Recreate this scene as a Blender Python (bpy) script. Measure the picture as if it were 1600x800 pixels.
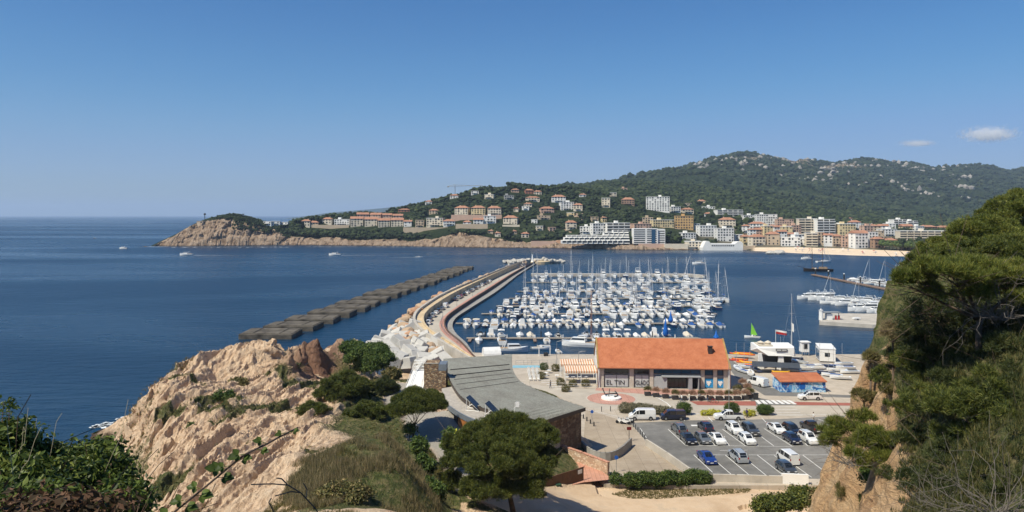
import bpy, bmesh, math, random
import numpy as np
from mathutils import Vector, Matrix
R_ = math.radians
random.seed(11); NR = np.random.RandomState(11)
for o in list(bpy.data.objects): bpy.data.objects.remove(o)
S = bpy.context.scene; COL = S.collection
# ------------------------------------------------------------ camera, sky, sun, exposure
F, H, HY, CX = 1150., 40., 336., 800.          # focal length in px of a 1600 wide frame, eye height, horizon row
cd = bpy.data.cameras.new('camera'); cam = bpy.data.objects.new('camera', cd); COL.objects.link(cam)
cam.location = (0, 0, H); cam.rotation_euler = (R_(90), 0, 0)
cd.sensor_width = 36; cd.lens = 36*F/1600; cd.shift_y = -64/1600; cd.clip_start = .3; cd.clip_end = 90000
S.camera = cam
SUN_AZ = math.atan2(-.80, -.60)                # clockwise from +Y
SUN_EL = R_(55)
W = bpy.data.worlds.new('World'); S.world = W; W.use_nodes = True
nt = W.node_tree; nt.nodes.clear()
sky = nt.nodes.new('ShaderNodeTexSky'); sky.sky_type = 'NISHITA'; sky.sun_disc = False
sky.sun_elevation = SUN_EL; sky.sun_rotation = SUN_AZ
sky.altitude = 0; sky.air_density = 1.0; sky.dust_density = .35; sky.ozone_density = 3.5
bg = nt.nodes.new('ShaderNodeBackground'); bg.inputs[1].default_value = .078
wo = nt.nodes.new('ShaderNodeOutputWorld')
hs = nt.nodes.new('ShaderNodeHueSaturation'); hs.inputs['Saturation'].default_value = 1.32; hs.inputs['Value'].default_value = 1.2
def vscale(sock, k):
    v = nt.nodes.new('ShaderNodeVectorMath'); v.operation = 'SCALE'; v.inputs['Scale'].default_value = k; nt.links.new(sock, v.inputs[0]); return v.outputs[0]
nt.links.new(sky.outputs[0], hs.inputs['Color']); cv = nt.nodes.new('ShaderNodeRGBCurve')       # clear dry air: the band near the horizon stays blue
for ch, pts in ((0, [(.091, .082), (.138, .118), (.25, .197), (.377, .252), (1, .42)]), (1, [(.246, .226), (.319, .292), (.456, .378), (.552, .405), (1, .54)]), (2, [(.50, .50), (.65, .63), (1, .80)])):
    c = cv.mapping.curves[ch]; c.points[1].location = pts[-1]
    for q in pts[:-1]: c.points.new(*q)
cv.mapping.update(); nt.links.new(vscale(hs.outputs[0], .0896), cv.inputs['Color']); nt.links.new(vscale(cv.outputs[0], 1/.0896), bg.inputs[0]); nt.links.new(bg.outputs[0], wo.inputs[0])
sl = bpy.data.lights.new('sun', 'SUN'); so = bpy.data.objects.new('sun', sl); COL.objects.link(so)
sl.energy = 4.95; sl.angle = R_(.53); sl.color = (1, .935, .775)
sd = Vector((math.sin(SUN_AZ)*math.cos(SUN_EL), math.cos(SUN_AZ)*math.cos(SUN_EL), math.sin(SUN_EL)))
so.rotation_euler = sd.to_track_quat('Z', 'Y').to_euler(); so.location = (0, 0, 300)
S.view_settings.view_transform = 'Standard'; S.view_settings.look = 'None'; S.view_settings.gamma = 1
S.view_settings.exposure = 0.2
S.cycles.max_bounces = 10; S.cycles.diffuse_bounces = 2; S.cycles.glossy_bounces = 2; S.cycles.volume_bounces = 8
S.cycles.transparent_max_bounces = 8; S.cycles.use_denoising = True
try: S.cycles.use_adaptive_sampling = True; S.cycles.adaptive_threshold = .02
except Exception: pass

# ------------------------------------------------------------ helpers
def P(px, py, D): return Vector(((px-CX)/F*D, D, H-(py-HY)/F*D))
def G(px, py, z=2.0):
    D = (H-z)*F/(py-HY); return Vector(((px-CX)/F*D, D, z))
def tag(o, label=None, cat=None, group=None, kind=None):
    if label: o['label'] = label
    if cat: o['category'] = cat
    if group: o['group'] = group
    if kind: o['kind'] = kind
    return o
def empty(name, loc=(0, 0, 0), rz=0, label=None, cat=None, group=None):
    o = bpy.data.objects.new(name, None); COL.objects.link(o); o.location = loc; o.rotation_euler = (0, 0, rz)
    o.empty_display_size = .5
    return tag(o, label, cat, group)
def link(name, me, mats=(), parent=None):
    for m in (mats if isinstance(mats, (list, tuple)) else [mats]):
        me.materials.append(m)
    o = bpy.data.objects.new(name, me); COL.objects.link(o)
    if parent: o.parent = parent
    return o
KIDS = {}
def copy_tree(o, parent=None):
    c = o.copy(); COL.objects.link(c); c.parent = parent
    for k in ('label', 'group'):
        if parent is None and k in c: del c[k]
    if o.name not in KIDS: KIDS[o.name] = list(o.children)
    for ch in KIDS[o.name]: copy_tree(ch, c)
    return c
def np_mesh(name, v, f, mats, parent=None, smooth=False, mi=None):
    """v (n,3), f (m,k) arrays, all faces with k corners"""
    me = bpy.data.meshes.new(name); v = np.ascontiguousarray(v, np.float32); f = np.ascontiguousarray(f, np.int32)
    me.vertices.add(len(v)); me.vertices.foreach_set('co', v.ravel())
    k = f.shape[1]; me.loops.add(f.size); me.loops.foreach_set('vertex_index', f.ravel())
    me.polygons.add(len(f)); me.polygons.foreach_set('loop_start', np.arange(0, f.size, k, dtype=np.int32))
    try: me.polygons.foreach_set('loop_total', np.full(len(f), k, np.int32))
    except Exception: pass
    me.update(calc_edges=True)
    if mi is not None: me.polygons.foreach_set('material_index', np.asarray(mi, np.int32))
    me.polygons.foreach_set('use_smooth', np.full(len(f), smooth))
    return link(name, me, mats, parent)
def grid_faces(nu, nv):
    i = np.arange(nu-1)[:, None]; j = np.arange(nv-1)[None, :]
    a = (i*nv+j).ravel(); return np.stack([a, a+nv, a+nv+1, a+1], 1)
def attr(o, name, arr):
    a = o.data.attributes.new(name, 'FLOAT', 'POINT'); a.data.foreach_set('value', np.ascontiguousarray(arr, np.float32).ravel())

class MB:
    def __init__(s): s.v = []; s.f = []; s.m = []; s.M = Matrix.Identity(4)
    def add(s, vs, fs, mi=0):
        n = len(s.v); s.v += [s.M @ Vector(p) for p in vs]
        s.f += [tuple(i+n for i in f) for f in fs]; s.m += [mi]*len(fs); return s
    def box(s, c, d, rz=0, mi=0, taper=1.0):
        x, y, z = d[0]/2, d[1]/2, d[2]/2; cs, sn = math.cos(rz), math.sin(rz); vs = []
        for k, t in ((-z, 1), (z, taper)):
            for a, b in ((-x, -y), (x, -y), (x, y), (-x, y)):
                a *= t; b *= t; vs.append((c[0]+a*cs-b*sn, c[1]+a*sn+b*cs, c[2]+k))
        return s.add(vs, [(3, 2, 1, 0), (4, 5, 6, 7), (0, 1, 5, 4), (1, 2, 6, 5), (2, 3, 7, 6), (3, 0, 4, 7)], mi)
    def b0(s, x0, x1, y0, y1, z0, z1, mi=0):
        return s.box(((x0+x1)/2, (y0+y1)/2, (z0+z1)/2), (x1-x0, y1-y0, z1-z0), 0, mi)
    def prism(s, poly, z0, z1, mi=0, top=None):
        n = len(poly); zz = (lambda i: z1) if not callable(z1) else (lambda i: z1(poly[i]))
        vs = [(p[0], p[1], z0) for p in poly]+[(p[0], p[1], zz(i)) for i, p in enumerate(poly)]
        fs = [(i, (i+1) % n, n+(i+1) % n, n+i) for i in range(n)]+[tuple(range(n-1, -1, -1))]
        s.add(vs, fs, mi); return s.add(vs[n:], [tuple(range(n))], mi if top is None else top)
    def tube(s, a, b, r, n=6, r2=None, mi=0, cap=True):
        a = Vector(a); b = Vector(b); d = b-a
        if d.length < 1e-6: return s
        q = d.to_track_quat('Z', 'Y'); r2 = r if r2 is None else r2; vs = []
        for p, rr in ((a, r), (b, r2)):
            for i in range(n):
                t = 2*math.pi*i/n; vs.append(p+q @ Vector((math.cos(t)*rr, math.sin(t)*rr, 0)))
        fs = [(i, (i+1) % n, n+(i+1) % n, n+i) for i in range(n)]
        if cap: fs += [tuple(range(n-1, -1, -1)), tuple(range(n, 2*n))]
        return s.add(vs, fs, mi)
    def path(s, pts, r, n=5, mi=0):
        for a, b in zip(pts[:-1], pts[1:]): s.tube(a, b, r, n, mi=mi)
        return s
    def loft(s, rings, mi=0, closed=True, caps=True):
        n = len(rings[0]); vs = [p for r in rings for p in r]; fs = []
        for k in range(len(rings)-1):
            for i in range(n if closed else n-1):
                j = (i+1) % n; fs.append((k*n+i, k*n+j, (k+1)*n+j, (k+1)*n+i))
        if caps: fs += [tuple(range(n-1, -1, -1)), tuple((len(rings)-1)*n+i for i in range(n))]
        return s.add(vs, fs, mi)
    def lathe(s, c, prof, n=12, mi=0, ax='z'):
        rings = []
        for r, z in prof:
            ring = []
            for i in range(n):
                t = 2*math.pi*i/n; a, b = r*math.cos(t), r*math.sin(t)
                ring.append((c[0]+a, c[1]+b, c[2]+z) if ax == 'z' else (c[0]+z, c[1]+a, c[2]+b))
            rings.append(ring)
        return s.loft(rings, mi)
    def quad(s, a, b, c, d, mi=0): return s.add([a, b, c, d], [(0, 1, 2, 3)], mi)
    def mesh(s, name, smooth=False):
        me = bpy.data.meshes.new(name); me.from_pydata(s.v, [], s.f); me.update()
        me.polygons.foreach_set('material_index', s.m)
        if smooth: me.polygons.foreach_set('use_smooth', [True]*len(me.polygons))
        return me
    def build(s, name, mats, parent=None, smooth=False, bev=0):
        me = s.mesh(name, smooth)
        bm = bmesh.new(); bm.from_mesh(me); bmesh.ops.recalc_face_normals(bm, faces=bm.faces)
        if bev:
            bmesh.ops.remove_doubles(bm, verts=bm.verts, dist=1e-4)
            es = [e for e in bm.edges if len(e.link_faces) == 2 and e.calc_face_angle(0) > .5]
            bmesh.ops.bevel(bm, geom=es, offset=bev, segments=1, affect='EDGES', profile=.5)
        bm.to_mesh(me); bm.free()
        return link(name, me, mats, parent)

def spline(pts, n):
    p = np.array(pts, float); p = np.vstack([2*p[0]-p[1], p, 2*p[-1]-p[-2]]); out = []
    k = len(p)-3
    for t in np.linspace(0, k-1e-6, n):
        i = int(t); u = t-i; a, b, c, d = p[i:i+4]
        out.append(.5*((2*b)+(-a+c)*u+(2*a-5*b+4*c-d)*u*u+(-a+3*b-3*c+d)*u**3))
    out = np.array(out)
    L = np.r_[0, np.cumsum(np.linalg.norm(np.diff(out, axis=0), axis=1))]
    s = np.linspace(0, L[-1], n); return np.stack([np.interp(s, L, out[:, i]) for i in range(p.shape[1])], 1)

def hsh(ix, iy, iz, seed):
    h = (ix*374761393+iy*668265263+iz*2147483647+seed*1274126177) & 0xffffffff
    h = ((h ^ (h >> 13))*1274126177) & 0xffffffff
    return ((h ^ (h >> 16)) & 0xffffff)/float(0xffffff)
def vnoise(x, y, z=None, seed=0):
    z = np.zeros_like(x) if z is None else z
    xi, yi, zi = [np.floor(q).astype(np.int64) for q in (x, y, z)]
    u, v, w = x-xi, y-yi, z-zi; u, v, w = [q*q*q*(q*(q*6-15)+10) for q in (u, v, w)]
    r = 0
    for a in (0, 1):
        for b in (0, 1):
            for c in (0, 1):
                r = r+hsh(xi+a, yi+b, zi+c, seed)*(u if a else 1-u)*(v if b else 1-v)*(w if c else 1-w)
    return r*2-1
def fbm(x, y, z=None, seed=0, oct=4, ridged=False, gain=.5):
    r = 0; a = 1; s = 0
    for k in range(oct):
        n = vnoise(x*2**k+k*17.3, y*2**k+k*9.1, None if z is None else z*2**k, seed+k)
        r = r+a*(1-2*np.abs(n) if ridged else n); s += a; a *= gain
    return r/s
def inpoly(x, y, poly):
    c = np.zeros(x.shape, bool); n = len(poly)
    for i in range(n):
        x0, y0 = poly[i][0], poly[i][1]; x1, y1 = poly[(i+1) % n][0], poly[(i+1) % n][1]
        if y0 == y1: continue
        t = ((y0 > y) != (y1 > y)) & (x < (x1-x0)*(y-y0)/(y1-y0)+x0); c ^= t
    return c

# ------------------------------------------------------------ materials
class NT:
    def __init__(s, m): s.t = m.node_tree; s.b = s.t.nodes['Principled BSDF']; s.out = s.t.nodes['Material Output']
    def n(s, typ, **kw):
        nd = s.t.nodes.new('ShaderNode'+typ)
        for k, v in kw.items():
            if k.startswith('i_'): nd.inputs[int(k[2:]) if k[2:].isdigit() else k[2:]].default_value = v
            else: setattr(nd, k, v)
        return nd
    def l(s, a, b): s.t.links.new(a, b)
    def noise(s, scale, vec=None, detail=4, rough=.6, dist=0):
        n = s.n('TexNoise'); n.inputs['Scale'].default_value = scale; n.inputs['Detail'].default_value = detail
        n.inputs['Roughness'].default_value = rough; n.inputs['Distortion'].default_value = dist
        if vec is not None: s.l(vec, n.inputs['Vector'])
        return n.outputs['Fac']
    def pos(s): return s.n('NewGeometry').outputs['Position']
    def objc(s): return s.n('TexCoord').outputs['Object']
    def map(s, vec, sc=(1, 1, 1), rot=(0, 0, 0)):
        m = s.n('Mapping'); m.inputs['Scale'].default_value = sc; m.inputs['Rotation'].default_value = rot; s.l(vec, m.inputs[0]); return m.outputs[0]
    def ramp(s, fac, stops, interp='LINEAR'):
        r = s.n('ValToRGB'); r.color_ramp.interpolation = interp; e = r.color_ramp.elements
        while len(e) < len(stops): e.new(.5)
        for q, (p, c) in zip(e, stops): q.position = p; q.color = (*c, 1) if len(c) == 3 else c
        s.l(fac, r.inputs[0]); return r.outputs[0]
    def mix(s, fac, a, b, typ='MIX'):
        m = s.n('Mix', data_type='RGBA', blend_type=typ)
        for sock, v in ((m.inputs[0], fac), (m.inputs[6], a), (m.inputs[7], b)):
            if hasattr(v, 'is_output'): s.l(v, sock)
            else: sock.default_value = v if not isinstance(v, tuple) or len(v) == 4 else (*v, 1)
        return m.outputs[2]
    def math(s, op, a, b=0., c=None):
        m = s.n('Math', operation=op)
        for sock, v in zip(m.inputs, (a, b) if c is None else (a, b, c)):
            if hasattr(v, 'is_output'): s.l(v, sock)
            else: sock.default_value = v
        return m.outputs[0]
    def attr(s, name): a = s.n('Attribute'); a.attribute_name = name; return a.outputs['Fac']
    def bump(s, h, strength=.5, dist=.1, prev=None):
        b = s.n('Bump'); b.inputs['Strength'].default_value = strength; b.inputs['Distance'].default_value = dist
        s.l(h, b.inputs['Height'])
        if prev is not None: s.l(prev, b.inputs['Normal'])
        s.l(b.outputs[0], s.b.inputs['Normal']); return b.outputs[0]
    def col(s, c): s.l(c, s.b.inputs['Base Color'])
def newmat(name, rough=.7, spec=.3, metal=0):
    m = bpy.data.materials.new(name); m.use_nodes = True; n = NT(m)
    n.b.inputs['Roughness'].default_value = rough; n.b.inputs['Metallic'].default_value = metal
    n.b.inputs['Specular IOR Level'].default_value = spec; return m, n
MC = {}
def M(name, c, rough=.6, var=.12, scale=1.5, spec=.3, metal=0, bump=0, coat=0):
    """plain surface with a little noise-driven wear in its own colour"""
    if name in MC: return MC[name]
    m, n = newmat(name, rough, spec, metal)
    if var:
        f = n.noise(scale, n.objc(), 5, .65)
        n.col(n.ramp(f, [(.3, tuple(q*(1-var) for q in c)), (.7, tuple(min(1, q*(1+var*.7)) for q in c))]))
        if bump: n.bump(f, bump, .05)
    else: n.b.inputs['Base Color'].default_value = (*c, 1)
    if coat: n.b.inputs['Coat Weight'].default_value = coat; n.b.inputs['Coat Roughness'].default_value = .05
    MC[name] = m; return m
LG = 1.7
def leafmat(name, cols, rough=.55, scale=.8, trans=.25):
    if name in MC: return MC[name]
    m, n = newmat(name, rough, .25)
    r = n.n('NewGeometry'); isl = r.outputs['Random Per Island']
    f = n.noise(scale, n.objc(), 2)
    t = n.math('ADD', n.math('MULTIPLY', isl, .55), n.math('MULTIPLY', f, .6)); t = n.math('SUBTRACT', t, .1)
    k = len(cols)-1; gn = LG if trans else 1.0; c = n.ramp(t, [(i/k*.7+.15, tuple(min(.7, a*gn*w_) for a, w_ in zip(q, (1.12, .90, .85) if trans else (1, 1, 1)))) for i, q in enumerate(cols)]); n.col(c)
    if trans:
        tr = n.n('BsdfTranslucent'); n.l(c, tr.inputs[0]); mx = n.n('MixShader'); mx.inputs[0].default_value = trans
        n.l(n.b.outputs[0], mx.inputs[1]); n.l(tr.outputs[0], mx.inputs[2]); n.l(mx.outputs[0], n.out.inputs[0])
    MC[name] = m; return m
# ------------------------------------------------------------ sea
def sea_material():
    m, n = newmat('sea_water', .12, .5); n.b.inputs['IOR'].default_value = 1.33
    p = n.pos()
    big = n.noise(1, n.map(p, (.0012, .005, 1), (0, 0, .25)), 5, .6, .8)          # slicks and wind streaks
    mid = n.noise(1, n.map(p, (.012, .03, 1), (0, 0, .3)), 4, .6)
    c = n.ramp(big, [(.36, (.002, .022, .052)), (.55, (.003, .030, .066)), (.68, (.010, .048, .09))])
    n.col(n.mix(n.math('MULTIPLY', mid, .5), c, (.001, .020, .048)))
    w = n.noise(1, n.map(p, (.10, .30, 1), (0, 0, .35)), 6, .62, .4)
    w2 = n.noise(1, n.map(p, (.5, 1.3, 1), (0, 0, .2)), 4, .6)
    b1 = n.bump(w, .75, 1.2); n.bump(w2, .5, .25, b1)
    n.l(n.ramp(big, [(.42, (.34,)*3), (.66, (.16,)*3)]), n.b.inputs['Roughness'])
    return m
mb = MB(); mb.quad((-40000, -300, 0), (40000, -300, 0), (40000, 32000, 0), (-40000, 32000, 0))
tag(mb.build('sea', sea_material()), kind='structure')
mb = MB(); mb.quad((-40000, -300, -14), (40000, -300, -14), (40000, 32000, -14), (-40000, 32000, -14))

# ------------------------------------------------------------ near hillside (heightfield through control points)
def K(px, py, D): p = P(px, py, D); return (p.x, p.y, p.z)
ctl = [K(*a) for a in [
 (180,694,130),(205,652,129),(230,614,128),(262,596,131),(300,562,140),(345,550,148),(395,550,152),(425,528,147),(450,543,141),(472,536,147),(495,530,155),(530,531,164),(550,538,168),
 (230,650,119),(200,700,117),(172,740,112),(195,762,105),(150,800,100),(300,620,124),(260,680,112),(250,740,98),(215,800,90),(240,840,80),
 (350,600,136),(400,600,140),(440,600,143),(350,680,108),(330,760,85),(400,740,88),(420,800,70),(350,840,65),(450,650,118),(470,700,98),
 (497,660,96),(450,720,82),(510,650,110),(560,692,78),(610,684,80),(622,720,72),(600,800,58),(480,800,62),(500,740,72),(615,765,69),(625,800,60),
 (640,682,107),(690,700,100),(700,760,87),(670,730,93),(610,640,120),(620,600,135),(650,600,130),(600,600,140),(560,600,145),(520,600,147),(460,598,149),(480,592,151),(535,598,152),
 (700,640,113),(740,780,82),(800,800,84),(760,860,68),(850,860,72),(1200,775,99),
 (1420,490,45),(1390,515,49),(1358,545,54),(1356,590,57),(1338,620,58),(1324,650,59),(1311,700,60),(1296,760,60),(1281,800,60),
 (1500,600,37),(1600,600,33),(1500,700,32),(1450,815,34),(1350,800,47),(1600,870,22),(1400,640,48),(1450,550,43),(1380,720,52),(1600,500,45),(1760,760,20)]]
ctl += [(-41.0,141,8.4),(-39.9,147,7),(-39.0,155,6),(-36.2,164,5),(-38,140,7.8),(-80,136,-.8),(-74,132,.7),(-76,140,-.5),(-66,152,-5),(-60,160,-5),(-50,168,-5),(-38,172,-4),(-90,120,-5),(-85,100,-5),(-88,150,-6),(-72,96,-3),(-70,84,-2),(-78,108,-3),
 (0,-5,38.6),(4,2,38.4),(-5,8,35.4),(5,11,33),(0,20,27),(-66,118,-2),(-60,105,-2),(-55,95,-2),(-71,122,-2.5),(-50,82,-1),(-5.5,72,8.4),(-4,60,10),(-6.5,66,9.5),(-3,76,8),(-7,80,8.0),(-8,87,8.0),(0,32,23),(0,48,15),(-8,12,31),(-14,18,26),(-22,30,20),(-38,40,17),(-55,55,8),(-70,70,2),(-90,60,-3),(-30,5,34),(-60,20,10),(-45,12,22),(-90,20,-5),
 (8,34,22),(15,36,22),(18,46,15),(20,58,9),(22,66,6),(15,60,8),(10,72,7),(5,60,10),(28,74,5),(34,80,3.4),(40,90,2.6),(12,86,3.4),(20,84,3),
 (9,97,2.3),(16,97,2.2),(24,98,2.2),(32,99,2.2),(16,92,2.5),(26,92,2.5),(36,99,2.3),
 (12,112,1),(12,130,1),(14,150,1),(20,108,1),(30,106,1),(40,104,1.2),(45,120,.8),(30,130,.8),(50,100,3),(56,112,1),(62,130,.8),(75,150,.8),(85,170,.8),(100,170,.8),
 (-5,170,1),(-14,168,3),(-12,150,7),(0,150,6),(4,110,6),(4,100,3.4),(4,125,7),(-4,110,7.9),(-8,104,8),(-10,118,8.1),(-12,130,9),(-16,95,8.6),(-2,95,7.9),(-20,160,3),(-24,172,-1),
 (35,60,33),(38,75,33),(50,80,34),(66,112,28),(80,130,30),(95,150,30),(110,168,28),(60,60,34),(90,90,34),(60,30,36),(30,10,34),(40,0,36),(100,40,36),(18,8,34),(12,20,28),(12,14,31),(9,9,35),(54,102,4),(110,120,32)]
C = np.array(ctl)
def rbf_fit(C):
    d = np.linalg.norm(C[:, None, :2]-C[None, :, :2], axis=2); n = len(C)
    A = np.zeros((n+1, n+1)); A[:n, :n] = d+np.eye(n)*-.02; A[n, :n] = 1; A[:n, n] = 1
    return np.linalg.solve(A, np.r_[C[:, 2], 0])
WGT = rbf_fit(C)
def near_z(x, y):
    x = np.atleast_1d(np.asarray(x, float)); y = np.atleast_1d(np.asarray(y, float)); r = np.full(x.shape, WGT[-1])
    for (cx, cy, _), w in zip(C, WGT[:-1]): r = r+w*np.sqrt((x-cx)**2+(y-cy)**2)
    return r
GRAVEL = [G(*a) for a in [(600,592,8),(650,604,9),(690,610,9.5),(700,640,8),(745,668,8),(735,690,8),(755,720,8),(755,770,7),(712,775,8),(700,745,8),(670,705,8),(640,690,8),(628,660,8.3),(640,640,8.3),(600,640,8)]]
DIRT = [(x, y) for x, y in [(2,96),(10,104),(14,103.5),(17,105.2),(30,104.6),(52,104),(46,92),(38,80),(20,78),(6,82),(-4,84)]]
GRASS = [G(*a) for a in [(955,765,2.2),(1010,748,2.2),(1180,752,2.2),(1170,762,2.2),(1000,775,2.2)]]
def build_near():
    xs = np.r_[np.arange(-90, -74, .5), np.arange(-74, -14, .2), np.arange(-14, 14, .4), np.arange(14, 44, .3), np.arange(44, 112, .6)]; ys = np.r_[np.arange(1, 24, .5), np.arange(24, 56, .35), np.arange(56, 164, .24), np.arange(164, 174, .5)]; X, Y = np.meshgrid(xs, ys, indexing='ij')
    Z = near_z(X.ravel(), Y.ravel()).reshape(X.shape)
    gx, gy = np.gradient(Z, xs, ys); st = np.hypot(gx, gy)
    grav = inpoly(X, Y, GRAVEL); dirt = inpoly(X, Y, DIRT)
    def soft(a, k=4):
        a = a.astype(float)
        for _ in range(k):
            a[1:-1] = (a[:-2]+a[1:-1]*2+a[2:])/4; a[:, 1:-1] = (a[:, :-2]+a[:, 1:-1]*2+a[:, 2:])/4
        return a
    grav = soft(grav); dirt = soft(dirt)
    flat = np.clip(grav+dirt, 0, 1)
    port = soft((Z < 2.0) & (X > 8) & (Y > 95), 3); flat = np.maximum(flat, port)
    rk = 1-flat
    dx = (X*.32+Y*.95); dy = (X*.95-Y*.32)
    wp = fbm(X*.07, Y*.07, Z*.07, 15, 4); wp2 = fbm(dx*.10, dy*.3, Z*.2, 16, 3); strat = 0
    for per, am, wv, sd_ in ((5.5, 1.5, 2.2, 1), (2.2, .75, 1.3, 2), (.9, .32, .8, 3)):
        u = (dy+Z*.7)/per+wp*wv*.55+wp2*.45+sd_*.37; fr = u-np.floor(u); saw = np.where(fr < .82, fr/.82, (1-fr)/.18); strat = strat+(saw-.5)*am*np.clip(.75+fbm(X*.15, Y*.15, None, 40+sd_, 3)*1.3, .1, 1.3)
    strat = strat+fbm(dx*.10, dy*.42, Z*.35, 5, 6, True, .62)*.7
    crk = -np.abs(fbm(dx*.30, dy*.75+3, Z*.4, 51, 4, False, .6))*2+.4
    bl = fbm(X*.11, Y*.11, Z*.11, 9, 4)
    fine = fbm(X*.9, Y*.9, Z*.9, 21, 3, True)
    left = np.clip((-X-22)/10, 0, 1)*np.clip((Y-50)/15, 0, 1); rightc = np.clip((X-14)/6, 0, 1)*np.clip((110-Y)/15, 0, 1)*np.clip((Z-3)/4, 0, 1)
    rockz = np.clip(left+rightc*.9+.25, 0, 1)*(1-.72*np.exp(-(((X+39)/4)**2+((Y-152)/15)**2)**2))*(1-.7*np.exp(-(((X+9)/8)**2+((Y-70)/16)**2)**2))
    Zd = Z+rk*rockz*(strat*.95*(1-rightc*.55)+crk*(.45-rightc*.1)+bl*(1.3-rightc*.7)+fine*.34)*np.clip((Z+1)/6, .12, 1)
    Xd = X+rk*rockz*(fbm(X*.3, Y*.3, Z*.5, 31, 4, True)*(.9-rightc*.6)*np.clip(st, 0, 1.5)); Yd = Y+rk*rockz*fbm(X*.3, Y*.3, Z*.5, 41, 4)*(.9-rightc*.6)*np.clip(st, 0, 1.5)
    Zd += flat*fbm(X*.3, Y*.3, None, 3, 4)*.06
    Zd = np.where(port > .5, np.minimum(Zd, 1.5), Zd)
    global NZ, NXS, NYS; NZ = Zd; NXS = xs; NYS = ys
    v = np.stack([Xd, Yd, Zd], 2).reshape(-1, 3)
    # greenery mask: mound, ledges and right hill
    mound = np.exp(-(((X+15)/7.5)**2+((Y-74)/11)**2)**2)
    mound2 = np.clip((X+22)/6, 0, 1)*np.clip((60-Y)/10, 0, 1)*np.clip((14-X)/6, 0, 1)
    rightg = np.clip((X-.505*np.clip(Y, 15, 62)-.3)/1.2+bl*1.5+.3, 0, 1)*np.clip((Z-22)/4, 0, 1)
    ledge = np.clip((fbm(X*.16, Y*.16, None, 77, 5)-.18)*6, 0, 1)*np.clip(1.2-st*.6, 0, 1)*.8
    strip = np.exp(-((X+9-.0*(Y))/3.2)**2)*np.exp(-((Y-80)/14)**2)
    foot = np.exp(-(((X-24)/10)**2+((Y-72)/12)**2))
    lowm = np.clip((Y-90)/8, 0, 1)*np.clip((X+30)/5, 0, 1)*np.clip((12-X)/3, 0, 1)
    grn = np.clip(mound*1.2+mound2+rightg+ledge+strip+foot+lowm*.7, 0, 1)
    near = np.clip((30-np.hypot(X, Y))/8, 0, 1); grn = np.maximum(grn, near)
    gr2 = soft(inpoly(X, Y, GRASS), 2)
    f = grid_faces(len(xs), len(ys))
    o = np_mesh('hillside', v, f, hillside_mat(), smooth=False)
    attr(o, 'gravel', grav); attr(o, 'dirt', dirt); attr(o, 'green', np.maximum(grn*(1-flat), gr2*.9)); attr(o, 'red', np.clip(np.exp(-(((X+40.3)/5.2)**2+((Y-152)/16)**2)**2), 0, 1)*(st > .38)); attr(o, 'ochre', rightc)
    return tag(o, kind='structure')
def hillside_mat():
    m, n = newmat('hillside_rock', .9, .15); p = n.pos()
    a = n.noise(.35, p, 6, .65, .3); b = n.noise(1, n.map(p, (1.6, .5, 1.2), (0, 0, .9)), 6, .7, .6); c = n.noise(5, p, 5, .7)
    rock = n.ramp(a, [(.30, (.46, .30, .185)), (.46, (.70, .48, .30)), (.60, (.82, .61, .405)), (.75, (.58, .385, .24))])
    rock = n.mix(.45, rock, n.ramp(b, [(.35, (.30, .19, .12)), (.46, (.70, .51, .345)), (.65, (.84, .68, .50))]))
    och = n.ramp(a, [(.3, (.33, .17, .075)), (.5, (.50, .31, .15)), (.7, (.60, .44, .26))]); rock = n.mix(n.math('MULTIPLY', n.attr('ochre'), .8), rock, och)
    rock = n.mix(n.math('MULTIPLY', n.attr('red'), .85), rock, (.17, .075, .048))  # red rock, also set dark in colour for the scarp that lies in shade
    z = n.n('SeparateXYZ'); n.l(p, z.inputs[0])
    wet = n.ramp(n.math('ADD', n.math('MULTIPLY', z.outputs[2], .3), n.math('MULTIPLY', a, .5)), [(.35, (1, 1, 1)), (.75, (0, 0, 0))]); rock = n.mix(wet, rock, (.085, .055, .038))
    g = n.ramp(n.noise(1.3, p, 6, .75), [(.3, (.035, .05, .016)), (.46, (.085, .10, .032)), (.6, (.19, .165, .075)), (.75, (.30, .23, .13))])
    gm = n.ramp(n.math('ADD', n.attr('green'), n.math('MULTIPLY', n.math('SUBTRACT', c, .5), .9)), [(.42, (0, 0, 0)), (.6, (1, 1, 1))])
    col = n.mix(gm, rock, g)
    col = n.mix(n.attr('gravel'), col, n.ramp(n.noise(3, p, 6, .8), [(.3, (.24, .215, .185)), (.7, (.36, .33, .28))]))
    col = n.mix(n.attr('dirt'), col, n.ramp(n.noise(.25, p, 6, .7), [(.3, (.47, .335, .215)), (.55, (.56, .42, .285)), (.75, (.44, .35, .25))]))
    n.col(col); amt = n.math('SUBTRACT', 1, n.math('MAXIMUM', n.attr('gravel'), n.attr('dirt')))
    h = n.math('ADD', n.math('MULTIPLY', b, 1.0), n.math('MULTIPLY', c, .35)); h = n.math('MULTIPLY', h, n.math('ADD', amt, .06))
    n.bump(h, .95, .9); return m
build_near()

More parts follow.
